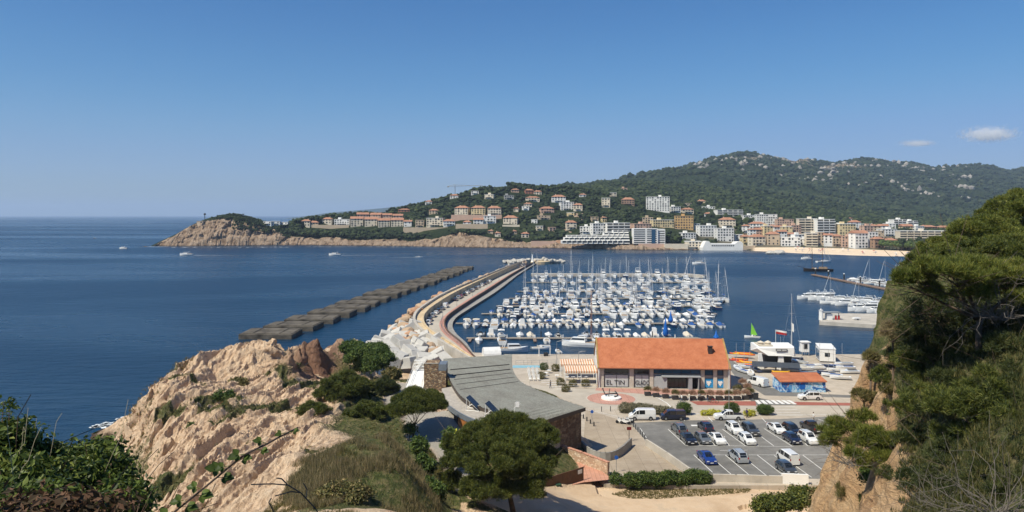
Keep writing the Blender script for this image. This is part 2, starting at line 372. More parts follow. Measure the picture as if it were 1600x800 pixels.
# ------------------------------------------------------------ far shore: layers of (D, row) by image column
XS = np.array([200, 235, 255, 275, 300, 320, 345, 370, 400, 430, 450, 470, 520, 560, 600, 640, 680, 720, 760, 800, 840, 880, 920, 960, 1000, 1060, 1100, 1160, 1180, 1250, 1330, 1430, 1500, 1600, 1800], float)
def LX(pts): a = np.array(pts, float); return np.interp(XS, a[:, 0], a[:, 1])
shore = LX([(200,388),(240,385),(460,383),(550,384),(640,385),(740,387),(880,388),(1000,391),(1060,391),(1160,390),(1180,392),(1250,396),(1330,399),(1430,402),(1500,406),(1800,414)])
D0 = 40*F/(shore-HY)
top1 = LX([(200,390),(240,384),(255,376),(275,367),(300,353),(320,348),(345,345),(400,349),(430,358),(450,368),(470,370),(520,372),(560,376),(600,375),(640,376),(680,370),(720,364),(740,362),(760,370),(800,377),(850,378),(880,373),(920,377),(960,378),(1000,382),(1060,388),(1160,388),(1180,389),(1250,388),(1330,390),(1430,394),(1500,398),(1800,404)])
D1 = D0+LX([(200,6),(240,8),(300,20),(450,24),(470,20),(740,22),(900,18),(1060,12),(1180,16),(1250,60),(1330,75),(1430,70),(1800,70)])
row2 = LX([(200,392),(240,383),(255,375),(275,366),(300,352),(320,343),(345,337),(370,335),(400,342),(430,350),(450,354),(470,355),(520,355),(560,356),(600,356),(640,358),(720,355),(800,362),(880,366),(960,364),(1060,376),(1180,381),(1250,382),(1330,385),(1430,390),(1800,400)])
D2 = D1+LX([(200,10),(300,25),(450,30),(520,60),(740,50),(900,50),(1180,25),(1430,25),(1800,25)])
row3 = LX([(200,400),(240,400),(300,380),(330,347),(370,338),(400,346),(430,354),(450,350),(470,346),(500,343),(520,340),(560,337),(600,333),(620,330),(650,323),(680,316),(700,311),(740,301),(760,295),(790,288),(830,294),(880,295),(920,300),(960,310),(1000,325),(1060,336),(1100,345),(1180,356),(1250,362),(1330,364),(1430,368),(1500,372),(1800,380)])
D3 = LX([(200,990),(450,1020),(600,1120),(800,1180),(900,1180),(1000,1080),(1180,1010),(1430,940),(1800,940)])
row4 = LX([(200,420),(300,400),(370,355),(450,360),(470,350),(520,348),(600,342),(680,326),(760,308),(830,302),(880,300),(960,306),(1060,318),(1150,332),(1250,345),(1350,354),(1450,360),(1800,370)])
D4 = LX([(200,1040),(450,1070),(600,1250),(800,1320),(1000,1300),(1430,1200),(1800,1200)])
row5 = LX([(200,520),(450,470),(600,430),(700,380),(780,335),(860,301),(900,292),(960,287),(1000,286),(1060,290),(1150,303),(1250,320),(1350,337),(1450,347),(1600,352),(1800,350)])
D5 = LX([(200,1400),(600,1450),(860,1600),(1000,1750),(1800,1700)])
row55 = LX([(200,500),(600,450),(780,340),(900,300),(980,291),(1000,287),(1060,286),(1100,283),(1180,288),(1240,300),(1300,302),(1400,318),(1500,330),(1600,330),(1800,325)])
D55 = LX([(200,1900),(800,2100),(1800,2500)])
row6 = LX([(200,420),(600,380),(800,345),(900,310),(970,286),(1000,279),(1800,262)])
mx = np.array([(800,345),(900,310),(970,286),(1000,281),(1020,275),(1040,267),(1060,264),(1080,259),(1100,254),(1120,248),(1140,243),(1160,241),(1180,243),(1200,246),(1225,248),(1240,253),(1250,249),(1265,251),(1300,256),(1330,253),(1350,250),(1380,252),(1420,257),(1460,262),(1490,260),(1520,258),(1550,262),(1580,270),(1600,265),(1640,262),(1700,258),(1800,262)], float)
D6 = LX([(200,3000),(1000,3200),(1300,3600),(1800,4000)])
def far_stack(px):
    """arrays (layers) of D and z at image columns px"""
    I = lambda a: np.interp(px, XS, a)
    r6 = np.where(px > 800, np.interp(px, mx[:, 0], mx[:, 1]), I(row6))
    Ds = [I(D0)-14, I(D0), I(D1), I(D2), I(D3), I(D4), I(D5), I(D55), I(D6), I(D6)+700]
    rows = [None, None, I(top1), I(row2), I(row3), I(row4), I(row5), I(row55), r6, None]
    Z = []
    for D, r in zip(Ds, rows):
        Z.append(None if r is None else H-(r-HY)/F*D)
    Z[0] = np.full(px.shape, -4.); Z[1] = np.full(px.shape, -.3); Z[9] = Z[8]-250
    bt = np.clip((px-1165)/30, 0, 1); Z[0] = -4+bt*3.2; Z[1] = -.3+bt*.1
    return np.array(Ds), np.array(Z)
def far_z(px, D):
    px = np.atleast_1d(np.asarray(px, float)); D = np.atleast_1d(np.asarray(D, float)); Ds, Z = far_stack(px); out = np.zeros(px.shape)
    for i in range(len(px)): out[i] = np.interp(D[i], Ds[:, i], Z[:, i])
    return out
def build_far():
    px = np.concatenate([np.arange(215, 1180, .8), np.arange(1180, 1760, 1.2)])
    Ds, Z = far_stack(px); steps = [2, 12, 8, 26, 16, 24, 24, 44, 8]
    DD = []; ZZ = []; rock = []; ss = []
    for k, s in enumerate(steps):
        for i in range(s):
            t = i/s; te = t
            if k == 1: te = t**.6
            DD.append(Ds[k]*(1-t)+Ds[k+1]*t); ZZ.append(Z[k]*(1-te)+Z[k+1]*te); ss.append(np.full(px.shape, k+t))
    DD.append(Ds[-1]); ZZ.append(Z[-1]); ss.append(np.full(px.shape, 9.))
    D = np.array(DD).T; Zc = np.array(ZZ).T; s = np.array(ss).T
    X = (px[:, None]-CX)/F*D
    town = np.clip((px[:, None]-1060)/60, 0, 1)
    cliff = np.clip(1-np.abs(s-1.6)/1.3, 0, 1)*(1-town)
    n1 = fbm(X*.05, D*.05, Zc*.04, 4, 5, True); n2 = fbm(X*.018, D*.018, None, 8, 4); n3 = fbm(X*.10, D*.05, Zc*.12, 14, 4, True)
    amp = np.interp(s, [0, 1, 1.2, 2, 3, 4, 5, 6, 7.2, 7.8, 8, 9], [0, 1, 6, 4.5, 2, 3, 4, 6, 22, 12, 9, 6])
    amp = amp*(1-town*np.clip(1-np.abs(s-2)/3.2, 0, 1)*.95)
    Zd = Zc+n2*amp*.7+n1*amp*.45*(cliff+.3)
    mtn = np.clip((s-6.5)*2, 0, 1)
    gully = fbm(X*.0042+D*.0012, D*.0009, None, 33, 5, True)
    Zd += mtn*np.clip((8.2-s), 0, 1)*gully*38
    crag = fbm(X*.012, D*.012, None, 35, 4, True); Zd += np.clip(1-np.abs(s-8)/.5, 0, 1)*crag*7
    Dd = D+cliff*(n3*9+fbm(X*.22, D*.05, Zc*.05, 25, 3, True)*5+n2*11+fbm(X*.035+D*.01, D*0, Zc*.01, 24, 3, True)*13)*np.clip(s-.6, 0, 1)
    Zd = np.where(s <= 1.0, np.minimum(Zd, Zc+.2), Zd)
    Xd = (px[:, None]-CX)/F*Dd
    global FARZ
    Zf = Zd.copy(); ss0 = s[0].copy(); PXA = px.copy()
    def FARZ(p, t):
        i = np.clip(np.searchsorted(PXA, p), 0, len(PXA)-1); j = np.clip(np.searchsorted(ss0, t), 1, len(ss0)-1); u = (t-ss0[j-1])/(ss0[j]-ss0[j-1]); return Zf[i, j-1]*(1-u)+Zf[i, j]*u
    v = np.stack([Xd, Dd, Zd], 2).reshape(-1, 3)
    o = np_mesh('far_hills', v, grid_faces(*D.shape), far_mat(), smooth=False)
    tip = np.clip((470-px[:, None])/40, 0, 1)
    rk = np.clip(np.clip(2.05-s, 0, 1)*2.5, 0, 1)*(1-town)+tip*np.clip((px[:, None]-400)/-40, 0, 1)*np.clip(2.7-s, 0, 1)
    rk = np.maximum(rk, np.clip((fbm(X*.03, D*.03, None, 61, 4)-.15)*5, 0, 1)*np.clip(1-np.abs(s-3)/1.2, 0, 1)*np.clip((px[:, None]-840)/60, 0, 1)*(1-town)*.9)
    mr = np.clip((fbm(X*.008, D*.008, None, 62, 5)-.10)*7, 0, 1)*np.clip((s-7.0)*1.3, 0, 1)*np.clip(.25+np.clip((px[:, None]-1080)/60, 0, 1)*np.clip((1480-px[:, None])/200, 0, 1), 0, 1)
    attr(o, 'rock', np.clip(rk+mr*.45, 0, 1)); attr(o, 'sand', town*np.clip((2.35-s)*8, 0, 1)*np.clip((px[:, None]-1172)/8, 0, 1)*np.ones_like(s)); attr(o, 'town', town*np.clip((s-2.3)*6, 0, 1)*np.clip((4.1-s)*4, 0, 1))
    tag(o, kind='structure'); return o
def far_mat():
    m, n = newmat('far_hill_ground', .95, .1); p = n.pos()
    z = n.n('SeparateXYZ'); n.l(p, z.inputs[0])
    a = n.noise(.13, n.map(p, (1.6, 1, .55)), 7, .72); b = n.noise(.025, p, 8, .7)
    rock = n.ramp(a, [(.34, (.09, .06, .04)), (.43, (.42, .29, .19)), (.58, (.66, .50, .36)), (.74, (.50, .33, .21))])  # darkest stop paints crevice shade into the cliff colour
    wet = n.ramp(n.math('ADD', n.math('MULTIPLY', z.outputs[2], .25), n.math('MULTIPLY', a, .8)), [(.35, (1, 1, 1)), (.75, (0, 0, 0))]); rock = n.mix(wet, rock, (.05, .035, .025))
    g = n.ramp(b, [(.3, (.012, .020, .008)), (.5, (.024, .036, .013)), (.7, (.05, .06, .026)), (.85, (.11, .10, .06))])
    rm = n.ramp(n.math('ADD', n.attr('rock'), n.math('MULTIPLY', n.math('SUBTRACT', a, .5), 1.1)), [(.42, (0, 0, 0)), (.55, (1, 1, 1))])
    col = n.mix(rm, g, rock)
    col = n.mix(n.math('MULTIPLY', n.attr('town'), .7), col, n.ramp(b, [(.4, (.06, .07, .035)), (.6, (.26, .22, .17))]))
    col = n.mix(n.attr('sand'), col, n.ramp(n.noise(.15, p, 6, .7), [(.3, (.62, .47, .33)), (.7, (.74, .60, .44))]))
    n.col(col); h = n.math('MULTIPLY', a, n.math('ADD', .4, n.attr('rock'))); h = n.math('MULTIPLY', h, n.math('SUBTRACT', 1, n.attr('sand'))); n.bump(h, 1, 11); return m
build_far()
# faint blue range far beyond the headland
def ridge(name, pts, D, back, col, extra=3):
    px = np.arange(pts[0][0], pts[-1][0]+.1, 1.); a = np.array(pts, float); row = np.interp(px, a[:, 0], a[:, 1])
    Zt = H-(row-HY)/F*D+fbm(px*.06, px*0, None, 5, 4)*extra; X = (px-CX)/F*D
    rows = []
    for t, q in ((0, 0.), (.35, .55), (.7, .9), (1, 1.), (1.6, .6)):
        rows.append(np.stack([X, np.full(px.shape, D-back*(1-t)), Zt*q-(30 if q == 0 else 0)+fbm(px*.05+t*9, px*0+t*5, None, 6, 3)*extra*2*(q < 1)], 1))
    v = np.array(rows).transpose(1, 0, 2).reshape(-1, 3)
    return tag(np_mesh(name, v, grid_faces(len(px), 5), M('distant_hill', (.03, .045, .03), .95, .3, .002), smooth=True), kind='structure')
ridge('distant_hills', [(470,345),(500,337),(520,333),(545,330),(570,328),(600,325),(620,323),(640,320),(665,318),(690,322),(740,330)], 9000, 1500, None)
# ------------------------------------------------------------ shared materials
m_conc = M('pale_concrete', (.46, .42, .36), .85, .22, .35, .15)
m_conc2 = M('grey_concrete', (.30, .285, .26), .88, .25, .6, .15)
m_white = M('white_paint', (.78, .77, .74), .5, .06, .8)
m_metal = M('grey_metal', (.38, .39, .40), .4, .1, 2, .5, .6)
m_dark = M('dark_metal', (.03, .032, .035), .5, .1, 2)
m_black = M('black_rubber', (.015, .015, .016), .7, .1, 4)
m_wood = M('brown_wood', (.13, .07, .04), .7, .3, 1.5)
m_bark = M('pine_bark', (.13, .095, .07), .9, .35, 2.5, .1, 0, .6)
m_line = M('road_paint', (.70, .69, .66), .7, .2, 2.5)
m_glassd = M('dark_glass', (.02, .025, .03), .08, 0, 1, .6)
def stone_mat(name, c1, c2, c3, scale=2.2, mortar=(.12, .10, .08)):
    m, n = newmat(name, .9, .15); v = n.n('TexVoronoi', feature='DISTANCE_TO_EDGE'); v.inputs['Scale'].default_value = scale
    v2 = n.n('TexVoronoi'); v2.inputs['Scale'].default_value = scale; vec = n.map(n.objc(), (1, 1, 1.5)); n.l(vec, v.inputs[0]); n.l(vec, v2.inputs[0])
    c = n.ramp(v2.outputs['Color'], [(.25, c1), (.5, c2), (.75, c3)], 'CONSTANT'); f = n.ramp(v.outputs[0], [(.03, (0, 0, 0)), (.10, (1, 1, 1))])
    n.col(n.mix(f, mortar, c)); n.bump(v.outputs[0], 1, .12); return m
m_stone = stone_mat('rubble_stone', (.20, .12, .07), (.34, .23, .13), (.42, .31, .19))
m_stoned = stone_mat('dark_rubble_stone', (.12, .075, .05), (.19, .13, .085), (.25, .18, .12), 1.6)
m_stonel = stone_mat('light_rubble_stone', (.46, .30, .20), (.60, .46, .32), (.66, .54, .42), 2.6, (.40, .30, .22))
def ground_mat(name, a, b, scale, rough=.9, bump=.15, joints=None):
    m, n = newmat(name, rough, .15); p = n.pos(); f = n.noise(scale, p, 8, .72); g = n.noise(scale*.12, p, 4, .6)
    c = n.ramp(n.math('ADD', n.math('MULTIPLY', f, .5), n.math('MULTIPLY', g, .5)), [(.38, a), (.62, b)])
    if joints:
        br = n.n('TexBrick'); br.inputs['Scale'].default_value = 1; br.inputs['Mortar Size'].default_value = .03; br.inputs['Brick Width'].default_value = joints; br.inputs['Row Height'].default_value = joints
        br.inputs['Color1'].default_value = (1, 1, 1, 1); br.inputs['Color2'].default_value = (.93, .93, .93, 1); br.inputs['Mortar'].default_value = (.6, .6, .6, 1); br.offset = 0
        n.l(p, br.inputs[0]); c = n.mix(1.0, c, br.outputs[0], 'MULTIPLY')
    n.col(c); n.bump(n.noise(scale*12, p, 3), bump, .02); return m
m_quay = ground_mat('quay_paving', (.36, .305, .24), (.52, .455, .375), .5, joints=4)
m_tan = ground_mat('tan_paving', (.31, .25, .185), (.42, .35, .27), .6, joints=2.5)
m_road = ground_mat('road_concrete', (.36, .32, .265), (.47, .42, .35), .4)
m_asph = ground_mat('asphalt', (.125, .122, .115), (.225, .217, .203), .45)
m_pink = ground_mat('pink_paving', (.42, .22, .17), (.52, .30, .24), .9, joints=1.5)
m_red = ground_mat('red_paving', (.26, .085, .065), (.34, .13, .10), .9)
m_salmon = ground_mat('terracotta_paving', (.48, .24, .16), (.58, .31, .22), .9, joints=.6)
def sheet(name, poly, z, m, kind='structure'):
    mb = MB(); mb.add([(p[0], p[1], z) for p in poly], [tuple(range(len(poly)))]); o = mb.build(name, m)
    if o.data.polygons[0].normal.z < 0: o.data.flip_normals()
    return tag(o, kind=kind) if kind else o
def GP(l, z=2.0): return [G(a, b, z) for a, b in l]

# ------------------------------------------------------------ breakwater as strips between two curves
def px_curve(l, z): return [G(a, b, z)[:2] for a, b in l]
OUT = spline(px_curve([(745,564),(732,558),(688,533),(660,517),(646,502),(647,489),(660,477),(691,458),(735,439),(797,414),(824,406)], 5.5), 160)
INN = spline([(-8,196)]+px_curve([(744,558),(729,536),(713,521),(707,508),(713,496),(732,483),(751,471),(776,455),(797,439),(813,427),(845,407)], 1.0), 160)
def bw(i, t): return OUT[i]*(1-t)+INN[i]*t
def strip(name, t0, t1, z, m, i0=0, i1=160, zb=None, label=None, cat=None, kind='structure', parent=None):
    mb = MB(); n = i1-i0; v = []
    for i in range(i0, i1):
        a, b = bw(i, t0), bw(i, t1); v += [(a[0], a[1], z), (b[0], b[1], z)]
    f = [(2*k, 2*k+1, 2*k+3, 2*k+2) for k in range(n-1)]; mb.add(v, f)
    if zb is not None:
        w = [(x, y, zb) for x, y, _ in v]; mb.add(v+w, [(2*k, 2*k+2, 2*n+2*k+2, 2*n+2*k) for k in range(n-1)]+[(2*k+1, 2*n+2*k+1, 2*n+2*k+3, 2*k+3) for k in range(n-1)]+[(0, 2*n, 2*n+1, 1), (2*n-2, 2*n-1, 4*n-1, 4*n-2)])
    o = mb.build(name, m, parent)
    if kind: tag(o, kind=kind)
    if label: tag(o, label, cat)
    return o
strip('breakwater_core', -.35, 1.0, .98, m_conc2, zb=-4)
strip('breakwater_road', .27, .62, 2.0, m_road, zb=-3)
strip('breakwater_cycle_path', .62, .745, 2.02, m_pink, zb=.5)
strip('breakwater_quay', .78, 1.0, 1.0, m_conc2, zb=-3.5)
sw = empty('sea_wall', (bw(80, .1)[0], bw(80, .1)[1], 1), 0, 'long curved yellowish concrete sea wall along the outer side of the breakwater', 'sea wall')
def shift(o): o.location = -Vector(sw.location)
m_yel = M('ochre_concrete', (.56, .44, .28), .85, .25, .25, .15)
for nm, t0, t1, z, mm in (('parapet', 0, .055, 5.6, m_conc), ('walkway', .055, .195, 4.7, m_yel), ('inner_kerb', .195, .235, 5.05, m_yel)):
    o = strip(nm, t0, t1, z, mm, zb=1.5, kind=None, parent=sw); shift(o)
hr = strip('hedge_rail', .745, .775, 2.5, M('low_wall_hedge', (.12, .08, .06), .9, .4, .8), zb=.5, kind=None)
tag(hr, 'dark low parapet between the pink cycle path and the lower marina walkway', 'parapet')

# breakwater head
hd = MB(); c = bw(159, .5); hd.lathe((c[0]+2, c[1]+6, 0), [(11, -3), (10.5, 2.0), (0, 2.02)], 20); tag(hd.build('breakwater_head', m_yel), kind='structure')

# ------------------------------------------------------------ port platform
PORT = [(-12, 204), (-2, 201), (118, 201), (118, 104), (60, 103.6), (20, 103.4), (13, 104), (11, 112), (4, 125), (-4, 165), (-12, 182)]
mb = MB(); mb.prism(PORT, -4, 2.0); tag(mb.build('quay', m_quay), kind='structure')
PARK = GP([(985,661),(1010,690),(1075,736),(1107,744),(1190,747),(1345,749),(1345,648),(1215,655),(1070,657)])
sheet('parking_lot', PARK, 2.012, m_asph)
sheet('entrance_paving', GP([(915,640),(985,661),(1008,690),(1040,713),(1072,737),(1000,742),(955,738),(950,722),(925,706),(912,690)]), 2.008, m_tan)
# road past the roundabout
sheet('port_road', GP([(828,600),(870,606),(925,608),(1000,610),(1060,621),(1140,633),(1180,634),(1345,634),(1345,650),(1300,651),(1180,650),(1060,641),(1010,637),(940,640),(915,636),(880,622),(832,607)]), 2.008, m_road)
sheet('side_road', GP([(1240,632),(1345,634),(1345,622),(1195,618),(1150,590),(1128,560),(1140,560),(1168,580),(1205,606),(1290,616),(1345,618),(1345,634),(1180,633),(1165,618)]), 2.006, m_asph)
sheet('red_footway', GP([(1078,627),(1180,627),(1182,634),(1090,633)]), 2.02, m_red)
sheet('red_footway', GP([(1240,628),(1345,630),(1345,634),(1245,633)]), 2.02, m_red)
sheet('pink_forecourt', GP([(932,606),(1140,610),(1150,618),(1010,616),(930,610)]), 2.016, m_pink)
rc = G(955, 623)
def disc(name, r, z, m, c=rc, n=40, kind='structure'):
    return sheet(name, [(c.x+r*math.cos(t*2*math.pi/n), c.y+r*math.sin(t*2*math.pi/n)) for t in range(n)], z, m, kind)
disc('roundabout_rim', 5.2, 2.03, m_conc); disc('roundabout_ring', 4.95, 2.05, m_pink)
mb = MB(); mb.lathe((0, 0, 0), [(2.1, 0), (2.05, .35), (1.5, .5), (0, .55)], 20)
sc = empty('roundabout_sculpture', (rc.x, rc.y, 2.05), 0, 'dark iron anchor sculpture lying on a white disc in the roundabout', 'sculpture')
mb.build('white_base', m_white, sc)
mb = MB(); mb.tube((-1.3, -.2, .9), (1.2, .2, 1.0), .14); mb.tube((-1.3, -.2, .9), (-1.7, .1, 1.9), .1); mb.tube((-.6, -.5, .6), (-.2, .6, 1.9), .08)
mb.path([(.5, -1.1, .7), (1.2, -.3, .6), (1.4, .3, .8), (.9, 1.1, 1.3)], .12); mb.lathe((-1.75, .1, 2.0), [(.0, -.2), (.22, 0), (0, .2)], 8); mb.build('anchor', m_dark, sc)
# painted lines: white edge arcs, parking bays, crosswalk
def line_mark(mb, a, b, w=.12, z=2.03):
    a = Vector(a[:2]); b = Vector(b[:2]); d = (b-a).normalized(); n = Vector((-d.y, d.x))*w/2
    mb.quad((*(a-n), z), (*(b-n), z), (*(b+n), z), (*(a+n), z))
mk = MB()
bays = [((1044,671),(1070,695)),((1129,671),(1165,697)),((1185,679),(1209,697)),((1194,670),(1237,697)),((1112,690),(1118,697)),((1135,690),(1140,697)),((1160,682),(1185,697)),((1258,693),(1262,697)),((1084,711),(1113,738)),((1120,722),(1142,741)),((1133,711),(1170,742)),((1171,722),(1197,743)),((1183,711),(1224,743)),((1209,711),(1252,744)),((1254,711),(1290,738)),((1237,724),(1268,746)),((1106,651),(1113,659)),((1190,653),(1197,660)),((1015,652),(1020,658)),((1278,655),(1300,662)),((1065,652),(1070,658)),((1150,652),(1156,659))]
for a, b in bays: line_mark(mk, G(*a), G(*b))
for a, b in (((1070,696),(1240,698)),((1084,711),(1150,711)),((1170,711),(1300,711)),((1000,669),(1010,684)),((1125,704),(1150,704)),((1160,704),(1168,703.5))): line_mark(mk, G(*a), G(*b), .10)
tag(mk.build('parking_markings', m_line), kind='structure')
mk = MB()
for i in range(7):
    line_mark(mk, G(1182+i*8.2, 625.5), G(1188+i*9.1, 631.5), .75, 2.034)
for q in (.0, .35, .7, 1.0): line_mark(mk, G(1205+8*q, 636+13*q), G(1242+12*q, 635+14*q), .16, 2.034)
for i in range(5): line_mark(mk, G(838+i*8, 594+i*3.5), G(862+i*8, 594.5+i*3.3), .35, 2.034)
arc = [G(*a) for a in [(1012,616),(1030,623),(1042,630),(1052,640),(1075,645),(1110,648)]]
for a, b in zip(arc[:-1], arc[1:]): line_mark(mk, a, b, .22, 2.034)
arc = [G(*a) for a in [(809,594),(828,606),(846,617),(868,627)]]
for a, b in zip(arc[:-1], arc[1:]): line_mark(mk, a, b, .28, 2.034)
line_mark(mk, G(1040,637), G(1062,639), .2, 2.034)
line_mark(mk, G(1060,648.5), G(1300,648), .12, 2.034); line_mark(mk, G(915,640), G(985,655), .12, 2.034)
for q in (1078, 1100, 1098): pass
line_mark(mk, G(1080,665), G(1090,665), .8, 2.034)
tag(mk.build('road_markings', m_line), kind='structure')
# low walls round the car park
def wall_run(name, pts, h, w, m, label, z0=2.0, cat='wall', cap=None):
    c = Vector((pts[0][0], pts[0][1], z0)); mb = MB(); cp = MB()
    for a, b in zip(pts[:-1], pts[1:]):
        a = Vector((a[0], a[1])); b = Vector((b[0], b[1])); d = b-a; L = d.length; mid = (a+b)/2-c.xy
        mb.box((mid.x, mid.y, h/2), (L+w*.5, w, h), math.atan2(d.y, d.x))
        if cap: cp.box((mid.x, mid.y, h+.05), (L+w*.7, w+.12, .1), math.atan2(d.y, d.x))
    r = empty(name, c, 0, label, cat) if cap else None
    o = mb.build('masonry' if cap else name, m, r)
    if cap: cp.build('coping', cap, r)
    else: o.location = c; tag(o, label, cat)
    return r or o
wall_run('parking_wall', GP([(1010,697),(1042,718),(1078,744)]), 1.15, .3, m_conc, 'sloping pale concrete wall along the left edge of the car park')
wall_run('parking_wall', GP([(1107,752),(1150,753),(1200,754.5),(1240,755.5)]), 1.05, .3, m_conc, 'low pale panelled concrete wall along the near edge of the car park')
wall_run('parking_wall', GP([(1222,755),(1262,757)]), 1.4, .32, m_white, 'short white wall with a small sign at the near right corner of the car park')
cw = spline([G(a, b)[:2] for a, b in [(909,702),(922,714),(938,720),(952,720),(964,716),(976,707),(986,697)]], 22)
wall_run('curved_wall', cw, 1.35, .3, m_conc2, 'curved grey concrete retaining wall beside the ramp below the stone wall')
wall_run('stone_boundary_wall', GP([(871,716),(910,730),(950,746)]), 2.2, .4, m_stonel, 'straight light rubble stone wall stepping down beside the terracotta terrace', cap=m_salmon)
sheet('terracotta_terrace', [(x, y) for x, y in [(2,101),(4,113),(9,113),(12,110.5),(14.3,104.2),(10,103),(6,100.5)]], 2.6, m_salmon)
fw = empty('timber_fence', (1.7, 97, 2.0), 0, 'dark brown vertical board fence beside the shaded dirt yard', 'fence')
pts = [Vector((1.7, 97.4)), Vector((6.1, 101.0)), Vector((10.2, 104.4))]
mb = MB(); d = (pts[2]-pts[0]); L = d.length; u = d/L
for i in range(int(L/.32)):
    p = u*(i*.32+.16); mb.box((p.x, p.y, 1.2+.02*random.random()), (.3, .06, 2.3), math.atan2(u.y, u.x))
mb.build('boards', m_wood, fw); mb = MB(); p = u*L/2; mb.box((p.x, p.y, 2.42), (L, .14, .1), math.atan2(u.y, u.x)); mb.build('top_rail', m_wood, fw)
mb = MB(); p = u*(L-.9); n_ = Vector((u.y, -u.x))*.08; mb.box((p.x+n_.x, p.y+n_.y, 1.95), (.8, .04, .55), math.atan2(u.y, u.x)); mb.build('notice_plate', m_white, fw)
bn = empty('wheelie_bin', G(872, 769, 2.15), .3, 'green wheeled bin standing against the timber fence', 'bin')
mb = MB(); mb.box((0, 0, .55), (.6, .6, 1.0), 0, 0, 1.15); mb.build('body', M('green_plastic', (.03, .07, .045), .5), bn); mb = MB(); mb.box((0, 0, 1.1), (.74, .78, .09)); mb.build('lid', M('green_plastic', (.03, .07, .045), .5), bn)
mb = MB(); mb.box((0, -.36, .7), (.3, .02, .3)); mb.build('sticker', m_white, bn)

# ------------------------------------------------------------ curved roof building
LE = [(693,561,11.2),(700,585,11.3),(708,603,11.4),(722,621,11.4),(745,634,11.3),(787,647,11.0),(825,654,10.0),(848,658,9.35)]
RE = [(800,554,9.6),(800,568,9.5),(803,582,9.5),(814,597,9.4),(835,608,9.4),(860,618,9.3),(890,629,9.2),(915,637,9.1)]
le = spline([tuple(G(*a)) for a in LE], 40); re_ = spline([tuple(G(*a)) for a in RE], 40)
t_re = np.linspace(0, 1, 40)
def slate():
    m, n = newmat('weathered_copper_roof', .75, .25); p = n.objc(); a = n.noise(.25, p, 6, .7); b = n.noise(3, n.map(p, (1, 1, 1)), 5, .75)
    c = n.ramp(a, [(.3, (.23, .22, .185)), (.5, (.29, .285, .24)), (.7, (.32, .33, .28))]); n.col(n.mix(n.ramp(b, [(.35, (.55,)*3), (.6, (0, 0, 0))]), c, (.10, .09, .075))); n.bump(b, .3, .05); return m
bc = Vector((0, 130, 2)); CB = empty('curved_roof_building', bc, 0, 'harbour building with a curved grey ribbed roof and dark rubble stone walls', 'building')
mb = MB(); rb = MB()
for i in range(39):
    st = .07 if i < 14 else .16
    a, b, c, d = [Vector(q)-bc for q in (le[i], re_[i], re_[i+1], le[i+1])]
    up = Vector((0, 0, st)); mb.quad(a+up, b+up, c, d); mb.quad(c, d, d+up, c+up) if i < 38 else None
for i in (9, 13, 16, 19, 22):
    a, b = Vector(le[i])-bc, Vector(re_[i])-bc; a, b = a.lerp(b, .05), a.lerp(b, .95); rb.tube(a+Vector((0, 0, .12)), b+Vector((0, 0, .12)), .09, 5)
o = mb.build('roof', slate(), CB); rb.build('batten', M('dark_batten', (.07, .065, .055), .8), o)
rim = [Vector(q)-bc for q in le]+[Vector(q)-bc for q in re_[::-1]]
mb = MB(); n = len(rim); dn = Vector((0, 0, .55))
mb.add([q+Vector((0, 0, .03)) for q in rim]+[q-dn for q in rim], [(i, (i+1) % n, n+(i+1) % n, n+i) for i in range(n)]+[tuple(range(2*n-1, n-1, -1))])
mb.build('fascia', M('bronze_fascia', (.075, .06, .05), .6, .2, .5), CB)
cen = Vector((sum(q.x for q in rim)/n, sum(q.y for q in rim)/n))
wl = []
for k, q in enumerate(rim):
    if k % 3 and k not in (39, 40): continue
    p0, p1 = rim[(k-1) % n], rim[(k+1) % n]; tdir = (p1-p0).xy.normalized(); nn = Vector((-tdir.y, tdir.x)); wl.append((q.x+nn.x*.0, q.y, q.z-.56))
def inset(poly, d):
    out = []; m_ = len(poly)
    ar = sum(poly[i][0]*poly[(i+1) % m_][1]-poly[(i+1) % m_][0]*poly[i][1] for i in range(m_)); sg = 1 if ar > 0 else -1
    for i in range(m_):
        a, b, c = [Vector(poly[(i+k) % m_][:2]) for k in (-1, 0, 1)]; e1 = (b-a).normalized(); e2 = (c-b).normalized()
        n1 = Vector((-e1.y, e1.x))*sg; n2 = Vector((-e2.y, e2.x))*sg; q = (n1+n2); q = q/max(.5, q.length); out.append((b.x+q.x*d, b.y+q.y*d, poly[i][2]))
    return out
wi = inset(wl, .7); n = len(wi); mb = MB()
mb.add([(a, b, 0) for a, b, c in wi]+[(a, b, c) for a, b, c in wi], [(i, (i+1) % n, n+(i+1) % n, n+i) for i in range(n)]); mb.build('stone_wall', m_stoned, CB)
# annexe roof by the pine
mb = MB(); mb.prism([tuple((G(a, b, 6.6)-bc)[:2]) for a, b in [(820,662),(838,660),(878,671),(862,685),(815,678)]], 0, 4.6, 0, 1); mb.build('annexe', [m_conc2, m_conc], CB)
